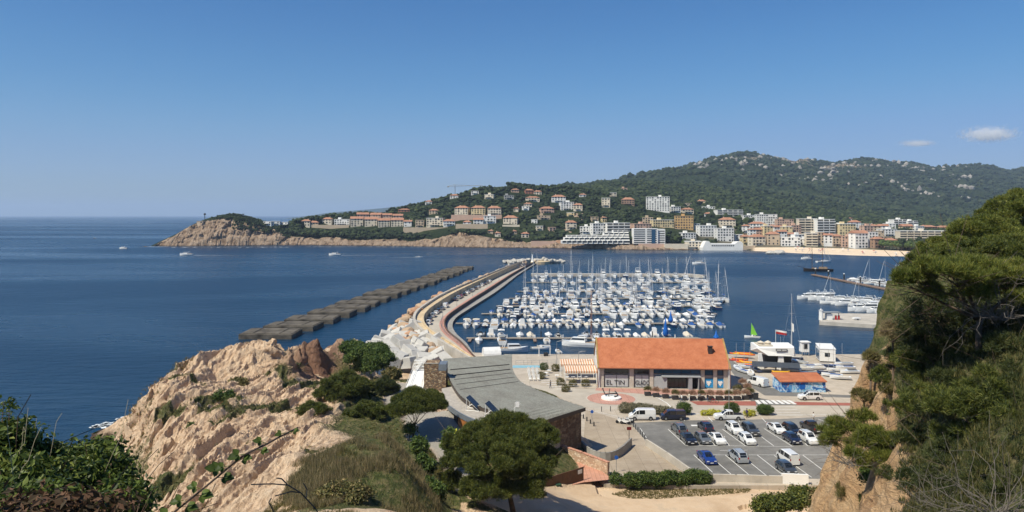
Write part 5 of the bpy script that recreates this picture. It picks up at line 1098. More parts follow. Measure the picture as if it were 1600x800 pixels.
# ------------------------------------------------------------ yard on the right quay
SCB = empty('sailing_club', G(1183, 575), R_(-3), 'white angular sailing club pavilion with tapered legs and a dark name board', 'building')
mb = MB(); mb.add([(0, 0, 5.3), (8.6, -1.2, 5.3), (9.0, 0, 5.4), (9.5, 6, 5.4), (0, 6, 5.4), (2.4, -1.2, 3.3), (8.6, -1.2, 3.2), (9.4, 0, 3.1), (9.4, 6, 3.1), (0, 6, 3.3), (-.2, -.6, 5.0)], [(0, 1, 2, 3, 4), (0, 10, 5, 6, 1), (1, 6, 7, 2), (2, 7, 8, 3), (3, 8, 9, 4), (4, 9, 5, 10, 0), (5, 9, 8, 7, 6)]); mb.build('roof', m_white, SCB)
for x0, x1, x2, x3 in ((.2, 1.5, .1, .9), (4.7, 6.4, 5.1, 6.1)):
    mb = MB(); v = [(x0, -.9, 0), (x1, -.9, 0), (x3, -.9, 3.8), (x2, -.9, 3.8)]; mb.add(v+[(a, b+.5, c) for a, b, c in v], [(0, 1, 2, 3), (7, 6, 5, 4), (0, 4, 5, 1), (1, 5, 6, 2), (2, 6, 7, 3), (3, 7, 4, 0)]); mb.build('leg', m_white, SCB)
mb = MB(); mb.b0(2.6, 9.2, 2.5, 5.9, 0, 3.3); mb.build('rear_room', M('dark_interior', (.05, .055, .06), .8), SCB)
mb = MB(); mb.b0(4.2, 7.0, -1.27, -1.20, 4.45, 5.0); nb = mb.build('name_board', m_dark, SCB)
for s_, x, w in ((0, 4.4, 1.1), (1, 5.7, 1.1)): mb = MB(); mb.b0(x, x+w, -1.30, -1.272, 4.62, 4.83); mb.build('lettering', m_white, nb)
mb = MB(); mb.b0(.6, 4.0, .4, 5, 5.4, 5.6); mb.lathe((1.4, 2, 5.6), [(.6, 0), (.9, .5), (0, .9)], 8); mb.lathe((3.2, 2, 5.6), [(.7, 0), (.9, .5), (0, 1.0)], 8); mb.build('stored_sails', m_cream, SCB)
def flag(loc, h, cols, label, w=2.2):
    r = empty('flag', loc, 0, label, 'flag'); mb = MB(); mb.tube((0, 0, 0), (0, 0, h), .06, 5); mb.build('pole', m_white, r)
    for k, (m, z0, z1) in enumerate(cols):
        mb = MB(); v = []
        for i in range(7): t = i/6; y = .15*math.sin(t*6); dz = -t*.5; v += [(t*w, y, h-z1+dz), (t*w, y, h-z0+dz)]
        mb.add(v, [(2*i, 2*i+2, 2*i+3, 2*i+1) for i in range(6)]); mb.build('cloth', m, r)
flag(G(1212, 552), 6.5, [(m_white, 0, .5), (M('red_paint', (.4, .02, .02)), .5, 1.1)], 'white and red flag flying above the sailing club roof', 3.0)
flag(G(1237, 556), 9.0, [(m_white, 0, 2.2)], 'narrow white feather flag on a pole right of the sailing club', .6)
ms = empty('yard_mast', G(1237, 553), 0, 'very tall bare mast rising beside the sailing club', 'mast'); mb = MB(); mb.tube((0, 0, 0), (0, 0, 16.5), .14, 6, .07); mb.build('pole', m_spar, ms); mb = MB(); mb.tube((-1.1, 0, 6.5), (1.1, 0, 6.5), .05, 4); mb.tube((-.7, 0, 11), (.7, 0, 11), .05, 4); mb.tube((0, 0, 16), (2.8, 0, .5), .02, 3); mb.tube((0, 0, 16), (-2.8, 0, .5), .02, 3); mb.build('spreader', m_spar, ms)
cb = empty('white_cabin', G(1281, 566), R_(-12), 'white portable cabin with a window standing on the quay edge', 'cabin'); mb = MB(); mb.b0(0, 3.8, 0, 5.5, .3, 3.4); mb.build('wall', m_white, cb); mb = MB(); mb.add([(-.1, -.1, 3.4), (3.9, -.1, 3.4), (3.9, 5.6, 3.9), (-.1, 5.6, 3.9), (-.1, -.1, 3.55), (3.9, -.1, 3.55), (3.9, 5.6, 4.05), (-.1, 5.6, 4.05)], [(0, 3, 2, 1), (4, 5, 6, 7), (0, 1, 5, 4), (1, 2, 6, 5), (2, 3, 7, 6), (3, 0, 4, 7)]); mb.build('roof', m_wcan, cb)
mb = MB(); mb.b0(1.2, 2.4, -.05, -.003, 1.5, 2.5); mb.build('window', m_glassd, cb); mb = MB(); mb.b0(-.05, -.003, 1, 4.8, .6, 3.0); mb.build('side_panel', m_blueg, cb)
wl_ = empty('weigh_tower', G(1253, 556), 0, 'small white crane cab on the quay behind the club yard', 'crane cab'); mb = MB(); mb.b0(0, 2.0, 0, 2, 1, 3.6); mb.build('cab', m_white, wl_); mb = MB(); mb.b0(.5, 1.5, -.03, -.002, 1.8, 3.2); mb.build('opening', m_black, wl_); mb = MB(); mb.b0(-.2, 2.4, -.2, 2.2, 3.6, 3.75); mb.build('roof', m_white, wl_)
for s in (0, 1.8): mb = MB(); mb.b0(s, s+.2, 0, .2, 0, 1); mb.build('leg', m_metal, wl_)
# mural hut
def mural():
    m, n = newmat('blue_mural', .8, .15); p = n.objc(); a = n.noise(.55, p, 4, .6, 1.4); b = n.noise(.9, n.map(p, (1, 1, 1), (0, .8, 0)), 3, .6, 2)
    c = n.ramp(a, [(.35, (.03, .12, .36)), (.46, (.10, .30, .58)), (.52, (.55, .66, .74)), (.6, (.20, .45, .66))], 'CONSTANT'); n.col(n.mix(n.ramp(b, [(.62, (0, 0, 0)), (.66, (1, 1, 1))]), c, (.34, .05, .05))); return m
hb = G(1220, 613); HT = empty('mural_hut', hb, R_(0), 'low hut with a terracotta roof and walls painted as a blue mural', 'hut')
mb = MB(); mb.b0(0, 9.6, 0, 5, 0, 2.2); mb.build('wall', mural(), HT); mb = MB(); mb.add([(-.25, -.3, 2.22), (9.85, -.3, 2.22), (9.85, 5.2, 3.0), (-.25, 5.2, 3.0), (-.25, -.3, 2.4), (9.85, -.3, 2.4), (9.85, 5.2, 3.18), (-.25, 5.2, 3.18)], [(0, 3, 2, 1), (4, 5, 6, 7), (0, 1, 5, 4), (1, 2, 6, 5), (2, 3, 7, 6), (3, 0, 4, 7)]); mb.build('roof', m_tile, HT)
mb = MB(); mb.b0(4.1, 5.2, -.04, -.002, .65, 1.7); w = mb.build('window_shutter', M('bright_blue', (.01, .11, .42), .5), HT)
# striped awnings
def stripes():
    m, n = newmat('striped_awning', .85, .15); p = n.objc(); w = n.n('TexWave', wave_type='BANDS', bands_direction='X'); w.inputs['Scale'].default_value = .55; n.l(p, w.inputs[0]); n.col(n.ramp(w.outputs[1], [(.0, (.66, .57, .46)), (.5, (.50, .24, .13))], 'CONSTANT')); return m
ms_ = stripes()
for k, (px, py, w, lab) in enumerate([(883, 601, 7.2, 'front striped orange awning over the cafe terrace beside the hall'), (876, 592, 7.8, 'rear striped orange awning behind the front one at the cafe')]):
    r = empty('awning', G(px, py), 0, lab, 'awning', 'cafe awnings'); mb = MB(); z = 3.3+k*.35; mb.add([(0, 0, z-.35), (w, 0, z-.35), (w, 3.4, z+.25), (0, 3.4, z+.25), (0, 0, z-.29), (w, 0, z-.29), (w, 3.4, z+.31), (0, 3.4, z+.31)], [(0, 3, 2, 1), (4, 5, 6, 7), (0, 1, 5, 4), (2, 3, 7, 6), (1, 2, 6, 5), (3, 0, 4, 7)]); mb.add([(0, -.02, z-.29), (w, -.02, z-.29), (w, -.02, z-.75), (0, -.02, z-.75)], [(0, 1, 2, 3)]); mb.build('canvas', ms_, r)
    for x, y_, h_ in ((.1, .05, -.3), (w/2, .05, -.3), (w-.1, .05, -.3), (.1, 3.3, .2)): mb = MB(); mb.tube((x, y_, 0), (x, y_, z+h_), .07, 5); mb.build('post', m_white, r)
def tableset(loc, rz, label, group='cafe tables'):
    r = empty('cafe_table', loc, rz, label, 'table', group); mb = MB(); mb.box((0, 0, .74), (.9, .9, .05)); mb.build('top', m_white, r); mb = MB(); mb.tube((0, 0, 0), (0, 0, .72), .05, 5); mb.box((0, 0, .03), (.5, .5, .05)); mb.build('pedestal', m_metal, r)
for k in range(10):
    px, py = [(886,594),(896,594),(906,594),(916,594),(852,592),(853,587),(858,583),(870,591),(884,588),(905,588)][k]; tableset(G(px, py), .2*k, 'square white cafe table %s' % ['at the left under the front awning','second under the front awning','third under the front awning','at the right under the front awning beside the hall','nearest the stack of white chairs','behind the table nearest the white chairs','at the back by the plants of the terrace','between planters and the lamp post','under the rear awning at its left','under the rear awning beside the hall'][k])
for k in range(9):
    px, py = 826+(k % 3)*6.5+(k//3)*1.2, 577+(k//3)*6; r = empty('white_chair', G(px, py+6), .1, 'white plastic chair in %s row, %s from the left, on open terrace' % (['back', 'middle', 'front'][k//3], ORD[k % 3]), 'chair', 'stacked white chairs')
    mb = MB(); mb.box((0, 0, .45), (.55, .55, .06)); mb.build('seat', m_white, r); mb = MB(); mb.box((0, .27, .95), (.55, .06, 1.0)); mb.build('backrest', m_white, r); mb = MB()
    for a in (-.24, .24):
        for b in (-.24, .24): mb = MB(); mb.tube((a, b, 0), (a, b, .43), .025, 4); mb.build('leg', m_white, r)
sheet('pool_strip', GP([(801,571),(845,571),(845,574.5),(801,575)]), 2.03, M('pale_blue_paint', (.22, .42, .50), .7, .1, 1))
# railings on the quay
def railing(name, pts, h, label, step=2.0, z=2.0, m=None):
    r = empty(name, (pts[0][0], pts[0][1], z), 0, label, 'railing'); b = Vector((pts[0][0], pts[0][1])); mb = MB(); ps = MB()
    for p, q in zip(pts[:-1], pts[1:]):
        p, q = Vector(p[:2])-b, Vector(q[:2])-b
        for zz in (h, h*.5): mb.tube((*p, zz), (*q, zz), .03, 4)
        n = max(1, int((q-p).length/step))
        for k in range(n+1): t = p.lerp(q, k/n); ps.tube((*t, 0), (*t, h), .035, 4)
    mb.build('rail', m or m_metal, r); ps.build('posts', m or m_metal, r)
railing('quay_railing', GP([(806,570),(880,569)]), 1.1, 'thin grey railing along the quay terrace behind the blue strip')
railing('terrace_railing', GP([(872,606),(900,607),(932,608)]), 1.1, 'thin railing below the cafe planters beside the road')
railing('path_railing', [bw(i, .66)[:2] for i in range(10, 34, 3)], 1.1, 'grey railing along the pink cycle path at the breakwater bend')
# travel hoist, tarpaulin tent, dinghies, kayaks
r = empty('white_tent', G(768, 556), .2, 'white domed tarpaulin tent beside the breakwater bend', 'tent'); mb = MB(); mb.loft([[(x, 2.2*math.cos(t), 2.4*math.sin(t)) for t in [math.pi*i/8 for i in range(9)]] for x in (-2.3, 0, 2.3)], closed=False, caps=True); mb.build('canvas', m_wcan, r)
r = empty('metal_arch', G(851, 556), .1, 'square white tube arch standing on the quay edge', 'arch'); mb = MB(); mb.path([(-1.5, 0, 0), (-1.5, 0, 2.8), (1.5, 0, 2.8), (1.5, 0, 0)], .12, 5); mb.build('tube', m_white, r); mb = MB(); mb.box((.3, -.3, .5), (1.2, .7, 1)); mb.build('base', m_dark, r)
def kayak(loc, rz, m, label):
    mb = MB(); mb.loft([[(w*math.cos(t)*.5, y, .18+.2*math.sin(t)+(.12 if abs(y) > 1.7 else 0)) for t in [2*math.pi*i/8 for i in range(8)]] for y, w in ((-2.1, .05), (-1.5, .5), (-.5, .72), (.5, .72), (1.5, .5), (2.1, .05))]); o = mb.build('kayak', m, smooth=True); o.location = loc; o.rotation_euler = (0, 0, rz); tag(o, label, 'kayak', 'kayaks piled behind the hall')
m_or, m_ye, m_rd = M('orange_plastic', (.62, .12, .01), .4, .05), M('yellow_plastic', (.68, .36, .02), .4, .05), M('red_paint', (.4, .02, .02))
mb = MB(); 
for k, (px, py, z, m, c_) in enumerate([(1150,561,0,m_rd,'red'),(1156,560,.1,m_or,'orange'),(1158,557,1.0,m_ye,'yellow'),(1161,556,1.1,m_or,'orange'),(1164,557,1.05,m_ye,'yellow'),(1167,558,1.0,m_or,'orange'),(1153,556,.9,m_or,'orange'),(1163,564,.0,m_or,'orange'),(1168,564,.1,m_ye,'yellow'),(1173,565,.2,m_or,'orange'),(1171,567,.4,m_ye,'yellow'),(1177,568,0,m_or,'orange')]):
    p = G(px, py+3); kayak((p.x, p.y, 2+z), R_(60+6*(k % 4)), m, '%s kayak in the pile right of the hall, %s counted from the left' % (c_, ORD[k]))
r = empty('kayak_rack', G(1158, 564), R_(5), 'dark metal rack carrying the upper kayaks', 'rack'); mb = MB(); mb.tube((-1.8, 0, .85), (2, 0, .85), .05, 4); mb.build('bar', m_dark, r)
for x in (-1.6, 1.8): mb = MB(); mb.tube((x, 0, 0), (x, 0, .9), .05, 4); mb.build('post', m_dark, r)
def dinghy(loc, rz, label, m=m_gel, mast=True, trolley=False, cov=None):
    r = empty('sailing_dinghy', loc, rz, label, 'dinghy', 'dinghies on the club yard'); L, B, fb = 4.6, 1.7, .45; mb = MB(); mb.loft([[(-b, y, f+.3), (-b*.8, y, .3), (0, y, .15), (b*.8, y, .3), (b, y, f+.3)] for y, b, f, k_ in hull_rings(L, B, fb)]); mb.build('hull', m, r)
    mb = MB(); mb.b0(-.4, .4, -1.8, .4, fb+.31, fb+.36); mb.build('cockpit', cov or m_gcan, r)
    if mast: mb = MB(); mb.tube((0, .8, fb+.3), (0, .8, 6.4), .04, 4); mb.build('mast', m_spar, r); mb = MB(); mb.tube((0, .8, 1.2), (0, -1.6, 1.2), .04, 4); mb.build('boom', m_spar, r)
DG = [(1152,577,0),(1160,581,20),(1172,584,-15),(1180,579,10),(1168,575,75),(1212,569,60),(1224,564,40),(1232,571,-30),(1240,561,80),(1249,567,30),(1262,574,95),(1275,577,90),(1286,573,85),(1299,574,80),(1308,580,70),(1318,570,92),(1300,588,60),(1313,592,75),(1265,585,88),(1236,580,70),(1255,578,95),(1328,583,90),(1321,576,85),(1290,583,100)]
for k, (px, py, a) in enumerate(DG):
    cc = [m_gel, m_gel, m_wcan, m_navyh, m_gel][k % 5]; dinghy(G(px, py+1), R_(a), '%s dinghy on the club yard, %s' % ('dark blue' if cc is m_navyh else 'white', 'the %s counted from the hall end' % ordn(k)), cc, k % 2 == 0, cov=[m_gcan, m_bcan, m_cream][k % 3])
for k, (px, py, m, l) in enumerate([(1188,581,m_gcan,'grey tarpaulin shade stretched over dinghies, left one'),(1225,583,m_gcan,'grey tarpaulin shade stretched over dinghies, right one above the hut')]):
    r = empty('tarpaulin_shade', G(px, py), R_(-4), l, 'shade', 'grey tarpaulin shades'); mb = MB(); mb.add([(-2.5, -2, 1.7), (3.2, -2, 1.5), (4.4, 2.4, 1.9), (-1.4, 2.4, 2.1), (-2.5, -2, 1.76), (3.2, -2, 1.56), (4.4, 2.4, 1.96), (-1.4, 2.4, 2.16)], [(0, 3, 2, 1), (4, 5, 6, 7), (0, 1, 5, 4), (2, 3, 7, 6), (1, 2, 6, 5), (3, 0, 4, 7)]); mb.build('sheet', M('slate_tarp', (.055, .065, .08), .8, .2, 1), r)
    for x, y in ((-2.3, -1.9), (3, -1.9), (4.2, 2.2), (-1.3, 2.2)): mb = MB(); mb.tube((x, y, 0), (x, y, 1.6), .05, 4); mb.build('pole', m_dark, r)
kayak(Vector((G(1220, 586).x, G(1220, 586).y, 2.6)), R_(85), m_ye, 'yellow kayak lying alone above the mural hut roof line')
gd = boat(0, G(1175, 528, 0), R_(70), 'small boat with a bright green sail crossing in front of the yard', .75, None); mb = MB(); mb.add([(0, .6, 1.2), (0, -2.2, 1.4), (0, .4, 6.6), (.03, .6, 1.2), (.03, -2.2, 1.4), (.03, .4, 6.6)], [(0, 1, 2), (5, 4, 3), (0, 3, 4, 1), (1, 4, 5, 2), (2, 5, 3, 0)]); mb.build('green_sail', M('lime_sail', (.22, .55, .05), .7, .05), gd); mb = MB(); mb.tube((0, .6, .8), (0, .4, 7.6), .05, 4); mb.build('mast', m_bcan, gd)
for px, py, h, l in ((1040, 527, 7.0, 'tall furled bright blue sail between boats left of centre basin'), (1048, 505, 5, 'smaller bright blue furled sail on the second pontoon'), (1119, 531, 3.5, 'thin pale blue sail just above the right end of the hall roof')):
    q = G(px, py, .5); mb = MB(); mb.loft([[(q.x+r_*math.cos(t), q.y+r_*math.sin(t), z) for t in [2*math.pi*i/6 for i in range(6)]] for z, r_ in ((.8, .5), (1.6, .95), (h*.4, .8), (h*.7, .35), (h, .05))]); v0 = Vector((q.x, q.y, 0))
    for v in mb.v: v -= v0
    o = mb.build('furled_sail', M('bright_blue', (.01, .11, .42)), smooth=True); o.location = v0; tag(o, l, 'sail')
r = empty('beach_pedestal_crane', G(924, 531), 0, 'thin orange lattice crane post standing at the left gable of the hall', 'crane'); mb = MB(); q = 0
for s in (-.2, .2): mb.tube((s, 0, 0), (s*.6, 0, 15), .05, 4)
for k in range(18): mb.tube((-.2+.005*k, 0, k*.82), (.2-.005*k, 0, k*.82+.8), .03, 3)
mb.build('lattice', M('rust_orange', (.38, .17, .08), .7), r)
# ------------------------------------------------------------ vegetation
def unit(v): return v/np.maximum(np.linalg.norm(v, axis=1, keepdims=True), 1e-9)
def shell(blobs, dens, rs, low=-.45, inner=.62, nf=1.2, hole=-.15, namp=.16):
    """points and outward directions through the outer volume of a set of ellipsoids (x,y,z,rx,ry,rz)"""
    C, N = [], []; B = np.array(blobs, float)
    for b in B:
        n = int(dens*(b[3]*b[4]+b[3]*b[5]+b[4]*b[5])*4.2); d = unit(rs.normal(size=(n*2, 3))); d = d[d[:, 2] > low][:n]
        r = rs.uniform(inner, 1.03, len(d))**.7; p = b[:3]+d*b[3:6]*r[:, None]
        nn = fbm(p[:, 0]*nf, p[:, 1]*nf, p[:, 2]*nf, 91, 3); p += d*nn[:, None]*namp*b[3:6]*2.2
        k = fbm(p[:, 0]*nf*1.4+7, p[:, 1]*nf*1.4, p[:, 2]*nf*1.4, 92, 2) > hole; C.append(p[k]); N.append(unit(d/b[3:6])[k])
    return np.vstack(C), np.vstack(N)
def puffs(blobs, rs, n, r=.3, low=-.5):
    out = []
    for b in blobs:
        k = 0
        while k < n:
            d = rs.normal(size=3); d /= np.linalg.norm(d)
            if d[2] < low: continue
            k += 1; f = rs.uniform(.62, .98); q = r*rs.uniform(.7, 1.3); m_ = (b[3]*b[4]*b[5])**(1/3.); out.append((b[0]+d[0]*b[3]*f, b[1]+d[1]*b[4]*f, b[2]+d[2]*b[5]*f, m_*q*1.15, m_*q*1.15, m_*q*.85))
    return out
def needles(C, N, rs, n=10, L=.3, w=.02, up=.5, spread=.8):
    m = len(C); d = unit(np.repeat(N, n, 0)+np.array([0, 0, up])+rs.normal(size=(m*n, 3))*spread); c = np.repeat(C, n, 0)+rs.normal(size=(m*n, 3))*L*.18
    s = unit(np.cross(d, rs.normal(size=(m*n, 3))))*w; l = L*rs.uniform(.6, 1.2, (m*n, 1)); v = np.stack([c-s, c+s, c+d*l], 1).reshape(-1, 3)
    return v, np.arange(len(v)).reshape(-1, 3)
def leaves(C, N, rs, n=6, size=.12, jit=.25, flat=.6, fold=.25):
    m = len(C)*n; c = np.repeat(C, n, 0)+rs.normal(size=(m, 3))*jit; nn = unit(np.repeat(N, n, 0)*flat+rs.normal(size=(m, 3))*.6+np.array([0, 0, .35])); t = unit(np.cross(nn, rs.normal(size=(m, 3)))); b = np.cross(nn, t)
    s = size*rs.uniform(.45, 1.4, (m, 1)); f = nn*s*fold
    v = np.stack([c-t*s, c-b*s*.5+f, c+t*s, c+b*s*.5+f], 1).reshape(-1, 3); q = np.arange(m)[:, None]*4
    return v, np.vstack([q+np.array([0, 1, 2]), q+np.array([0, 2, 3])])
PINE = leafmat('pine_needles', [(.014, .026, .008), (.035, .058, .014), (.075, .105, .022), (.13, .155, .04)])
PINEY = leafmat('pine_needles_sunlit', [(.022, .042, .010), (.055, .088, .018), (.105, .14, .028), (.16, .18, .045)])  # brighter copy of the needles, sunlight put into their colour
PINED = leafmat('dark_and_shaded_pine_needles', [(.008, .018, .006), (.02, .036, .012), (.042, .062, .02), (.07, .088, .03)])  # darker copy: naturally dark bushes, and painted shade below the sunlit crown
BROAD = leafmat('broad_leaves', [(.010, .026, .007), (.028, .062, .014), (.06, .11, .025), (.11, .16, .04)])
GREYL = leafmat('grey_green_leaves', [(.05, .065, .035), (.10, .12, .075), (.16, .175, .12), (.21, .22, .16)])
YELL = leafmat('yellow_flowers', [(.08, .12, .02), (.25, .28, .03), (.50, .46, .04), (.62, .56, .06)])
DRY = leafmat('dry_grass_blades', [(.055, .066, .032), (.10, .11, .055), (.17, .165, .09), (.24, .225, .14)])
SCRUB = leafmat('scrub_leaves', [(.025, .035, .012), (.06, .075, .024), (.12, .125, .05), (.20, .18, .09)])
def limb_mesh(base, tips, rs, r0=.3, fork=None, twigs=2, lean=0):
    mb = MB(); fork = fork if fork is not None else (Vector(base)+Vector(tips[0]))/2
    base = Vector(base); fork = Vector(fork); mid = base.lerp(fork, .5)+Vector((rs.uniform(-.2, .2)*r0*3, rs.uniform(-.2, .2)*r0*3, 0))
    mb.tube(base-Vector((0, 0, .4)), mid, r0*1.15, 8, r0*.85); mb.tube(mid, fork, r0*.85, 8, r0*.65)
    for t in tips:
        t = Vector(t); k1 = fork.lerp(t, .45)+Vector(rs.uniform(-.08, .08, 3)*(t-fork).length); mb.tube(fork, k1, r0*.42, 5, r0*.28); mb.tube(k1, t, r0*.28, 5, r0*.08)
        for _ in range(twigs):
            e = t+Vector(rs.normal(size=3)*(t-fork).length*.28); mb.tube(k1.lerp(t, rs.uniform(.2, .8)), e, r0*.10, 4, r0*.03)
    return mb
def tree(name, blobs, base, fork, label, cat, rs, mat=PINE, mode='needle', dens=10, L=.32, w=.022, n=10, r0=.3, group=None, twigs=3, nf=1.2, hole=-.15, low=-.45, bark=None, inner=.62, size=.12, jit=.25, up=.5, namp=.16, puff=0, pr=.3):
    base = Vector(base); B = [(b[0]-base.x, b[1]-base.y, b[2]-base.z, *b[3:]) for b in blobs]; r = empty(name, base, 0, label, cat, group)
    C, N = shell(puffs(B, rs, puff, pr, low) if puff else B, dens, rs, -.35 if puff else low, .35 if puff else inner, nf, hole, namp); v, f = needles(C, N, rs, n, L, w, up) if mode == 'needle' else leaves(C, N, rs, n, size, jit)
    np_mesh('crown', v, f, mat, r)
    if r0: limb_mesh((0, 0, 0), [b[:3] for b in B], rs, r0, None if fork is None else Vector(fork)-base, twigs).build('trunk', bark or m_bark, r, True)
    return r
def PB(px, py, rx, ry, D, dep=1.0): p = P(px, py, D); return (p.x, p.y, p.z, rx*D/F, rx*D/F*dep, ry*D/F)
rs = np.random.RandomState(3)
# the big pine by the curved building
D = 84
bl = [PB(738,690,40,26,85), PB(790,672,46,24,87), PB(843,690,30,28,85), PB(722,728,30,24,83), PB(775,722,44,32,81), PB(828,735,36,30,82), PB(760,762,38,22,80), PB(812,765,34,20,81), PB(706,752,18,18,84), PB(858,716,14,20,84), PB(712,700,18,16,86), PB(768,690,26,20,83)]
tree('pine_tree', bl, (0.2, 82, 5.0), (-.3, 83, 8.6), 'largest spreading pine in front of the curved roof building', 'pine tree', rs, PINE, dens=30, L=.34, w=.026, n=9, r0=.38, hole=-.3, nf=.75, up=.6, namp=.12, puff=26, pr=.30)
bl = [PB(652,630,38,15,106), PB(632,640,26,13,105), PB(674,636,24,15,106), PB(650,643,36,13,104), PB(660,624,24,12,107), PB(640,630,26,12,106)]
tree('pine_tree', bl, G(645, 684, 8), P(648, 664, 106), 'small umbrella shaped pine with bare lower branches beside the gravel path', 'pine tree', rs, PINE, dens=46, L=.26, w=.024, n=9, r0=.17, twigs=9, low=-.15, nf=1.3, hole=-.4, puff=22, pr=.38)
def gz(x, y): i = int(np.searchsorted(NXS, x)); j = int(np.searchsorted(NYS, y)); return float(NZ[min(max(i, 0), NZ.shape[0]-1), min(max(j, 0), NZ.shape[1]-1)])
def shrub(px, py, rx, ry, D, label, mat=BROAD, mode='leaf', cat='shrub', name='shrub', group=None, k=5, dens=22, size=.16, L=.28, w=.026, n=None, low=-.3, nf=1.4, r0=.08, hole=-.2, flat=1.0):
    bl = [PB(px, py, rx*.72, ry*.8, D)]+[PB(px+rx*.55*math.cos(a), py+ry*.35*math.sin(a), rx*.45, ry*.6, D+rx*D/F*.5*math.sin(a*1.7)) for a in np.linspace(.4, 6.0, k)]
    b = P(px, py+ry, D); zz = min(b.z, gz(b.x, b.y)) if -90 < b.x < 110 and D < 172 else b.z
    return tree(name, bl, (b.x, b.y, max(zz, b.z-3)), (b.x, b.y, b.z+.25*ry*D/F), label, cat, rs, mat, mode, dens, L, w, n or (9 if mode == 'needle' else 6), r0, group, 2, nf, hole, low, size=size, jit=size*1.4, puff=12 if rx > 11 else 6, pr=.36)
for a in [(540,612,44,34,124,'broad dark pine bush on the plateau behind the rock slab',PINE,'needle'),(572,648,34,21,113,'rounded pine bush in front of the broad one, nearest the path',PINE,'needle'),(490,643,26,15,112,'low pine bush at the left end of the group, on the bare rock edge',PINE,'needle'),(603,612,20,24,127,'dark narrow bush right of the broad pine bush, by the path',PINED,'needle'),
          (578,564,36,26,150,'dense dark green bush on top of the red rock face',BROAD,'leaf'),(552,545,20,12,157,'low bush on the cliff edge left of the dense dark one',BROAD,'leaf'),(613,586,13,10,146,'small scrubby bush among the stones by the stair',SCRUB,'leaf'),(590,548,16,12,160,'bush on the seaward side of the dense dark one',BROAD,'leaf'),
          (655,700,13,17,93,'dark bush between the dry mound and the gravel path, farthest one',BROAD,'leaf'),(660,735,17,24,84,'dark bush between the dry mound and the path, middle one',BROAD,'leaf'),(672,772,22,24,77,'dark bush at the lower end of the path beside the pine shadow',BROAD,'leaf'),(708,697,17,20,92,'dark bush touching the left side of the largest pine',BROAD,'leaf'),(640,672,8,7,104,'little bush at the foot of the umbrella pine',BROAD,'leaf'),
          (702,677,10,7,100,'small spiky green plant on the terracotta step by the orange door',BROAD,'leaf'),(714,682,6,7,98,'small yellow green plant right of the spiky one',YELL,'leaf'),(1248,782,30,18,86,'green bush at the foot of the right cliff beside the dirt track',PINE,'leaf'),(1205,792,28,16,84,'low scrub at the bottom edge in front of the cliff foot',PINE,'leaf'),(1290,782,20,18,62,'pale green clump on the lowest right rocks',SCRUB,'leaf'),
          (540,778,46,20,66,'low green patch of bush on the lower mound',SCRUB,'leaf'),(350,621,14,8,123,'small green tuft growing in a crack high on the rock slab',BROAD,'leaf'),(300,668,5,5,112,'tiny dark bush alone on the pale rock',BROAD,'leaf'),(372,600,13,6,134,'green tuft on the rock below the summit',SCRUB,'leaf'),(395,562,12,5,148,'green tuft beside the rock summit',SCRUB,'leaf')]:
    shrub(*a[:5], a[5], a[6], a[7], dens=24 if a[7] == 'leaf' else 30, size=.20 if a[4] > 100 else .16, L=.34, w=.03)
# hedges and round bushes of the car park
def hedge(pts, rx, ry, D0_, label, mat, dens=20, size=.11, cat='hedge', name='hedge'):
    bl = [PB(px, py, rx, ry, (H-2)*F/(pb-HY), .7) for px, py, pb in pts]; c = bl[len(bl)//2]; tree(name, bl, (c[0], c[1], 2.0), (c[0], c[1], 2.6), label, cat, rs, mat, 'leaf', dens, n=8, r0=.05, twigs=1, low=-.9, nf=1.8, hole=-.35, size=size, jit=.12, inner=.75, namp=.08)
hedge([(985+k*10.5, 749-k*.25-(2 if k > 9 else 0)+2.5*math.sin(k*1.9), 760-k*.5) for k in range(12)], 12, 10.5, 101, 'long dense bright green hedge between the car park and the dirt track', BROAD, 34)
hedge([(976+k*8.5, 637+k*.55, 645+k*.4) for k in range(5)], 9, 8, 140, 'grey green rounded hedge behind the white van, left half', GREYL, 26)
hedge([(1020+k*8.5, 640+k*.8, 647+k*.3) for k in range(4)], 9, 6.5, 140, 'grey green rounded hedge behind the navy car, right half', GREYL, 26)
for px, py, rx, ry, l in ((1068,637,11,10,'round dark green bush between the navy car and the yellow flowers'),(1143,637,11,10,'round dark green bush directly behind the white pickup'),(1195,639,13,8,'round dark green bush nearest the striped crossing')): hedge([(px-2, py, py+ry+1), (px+3, py+1, py+ry+1)], rx*.85, ry*.85, 0, l, BROAD, 30, .10, 'bush', 'round_bush')
hedge([(1102,645,649),(1112,644,649),(1122,645,649)], 7, 4, 0, 'yellow flowering low shrubs left of the white pickup', YELL, 26, .1, 'flower bed', 'flower_shrub'); hedge([(1168,645,650),(1175,645,650)], 6, 4, 0, 'yellow flowering low shrubs right of the white pickup', YELL, 26, .1, 'flower bed', 'flower_shrub')
hedge([(960,747,757),(966,749,758)], 8, 8, 0, 'leafy plant at the gate between the stone wall and the long hedge', BROAD, 26, .12, 'shrub', 'shrub')
FEATH = leafmat('feathery_plant', [(.10, .075, .05), (.18, .14, .10), (.28, .22, .16), (.36, .31, .25)])
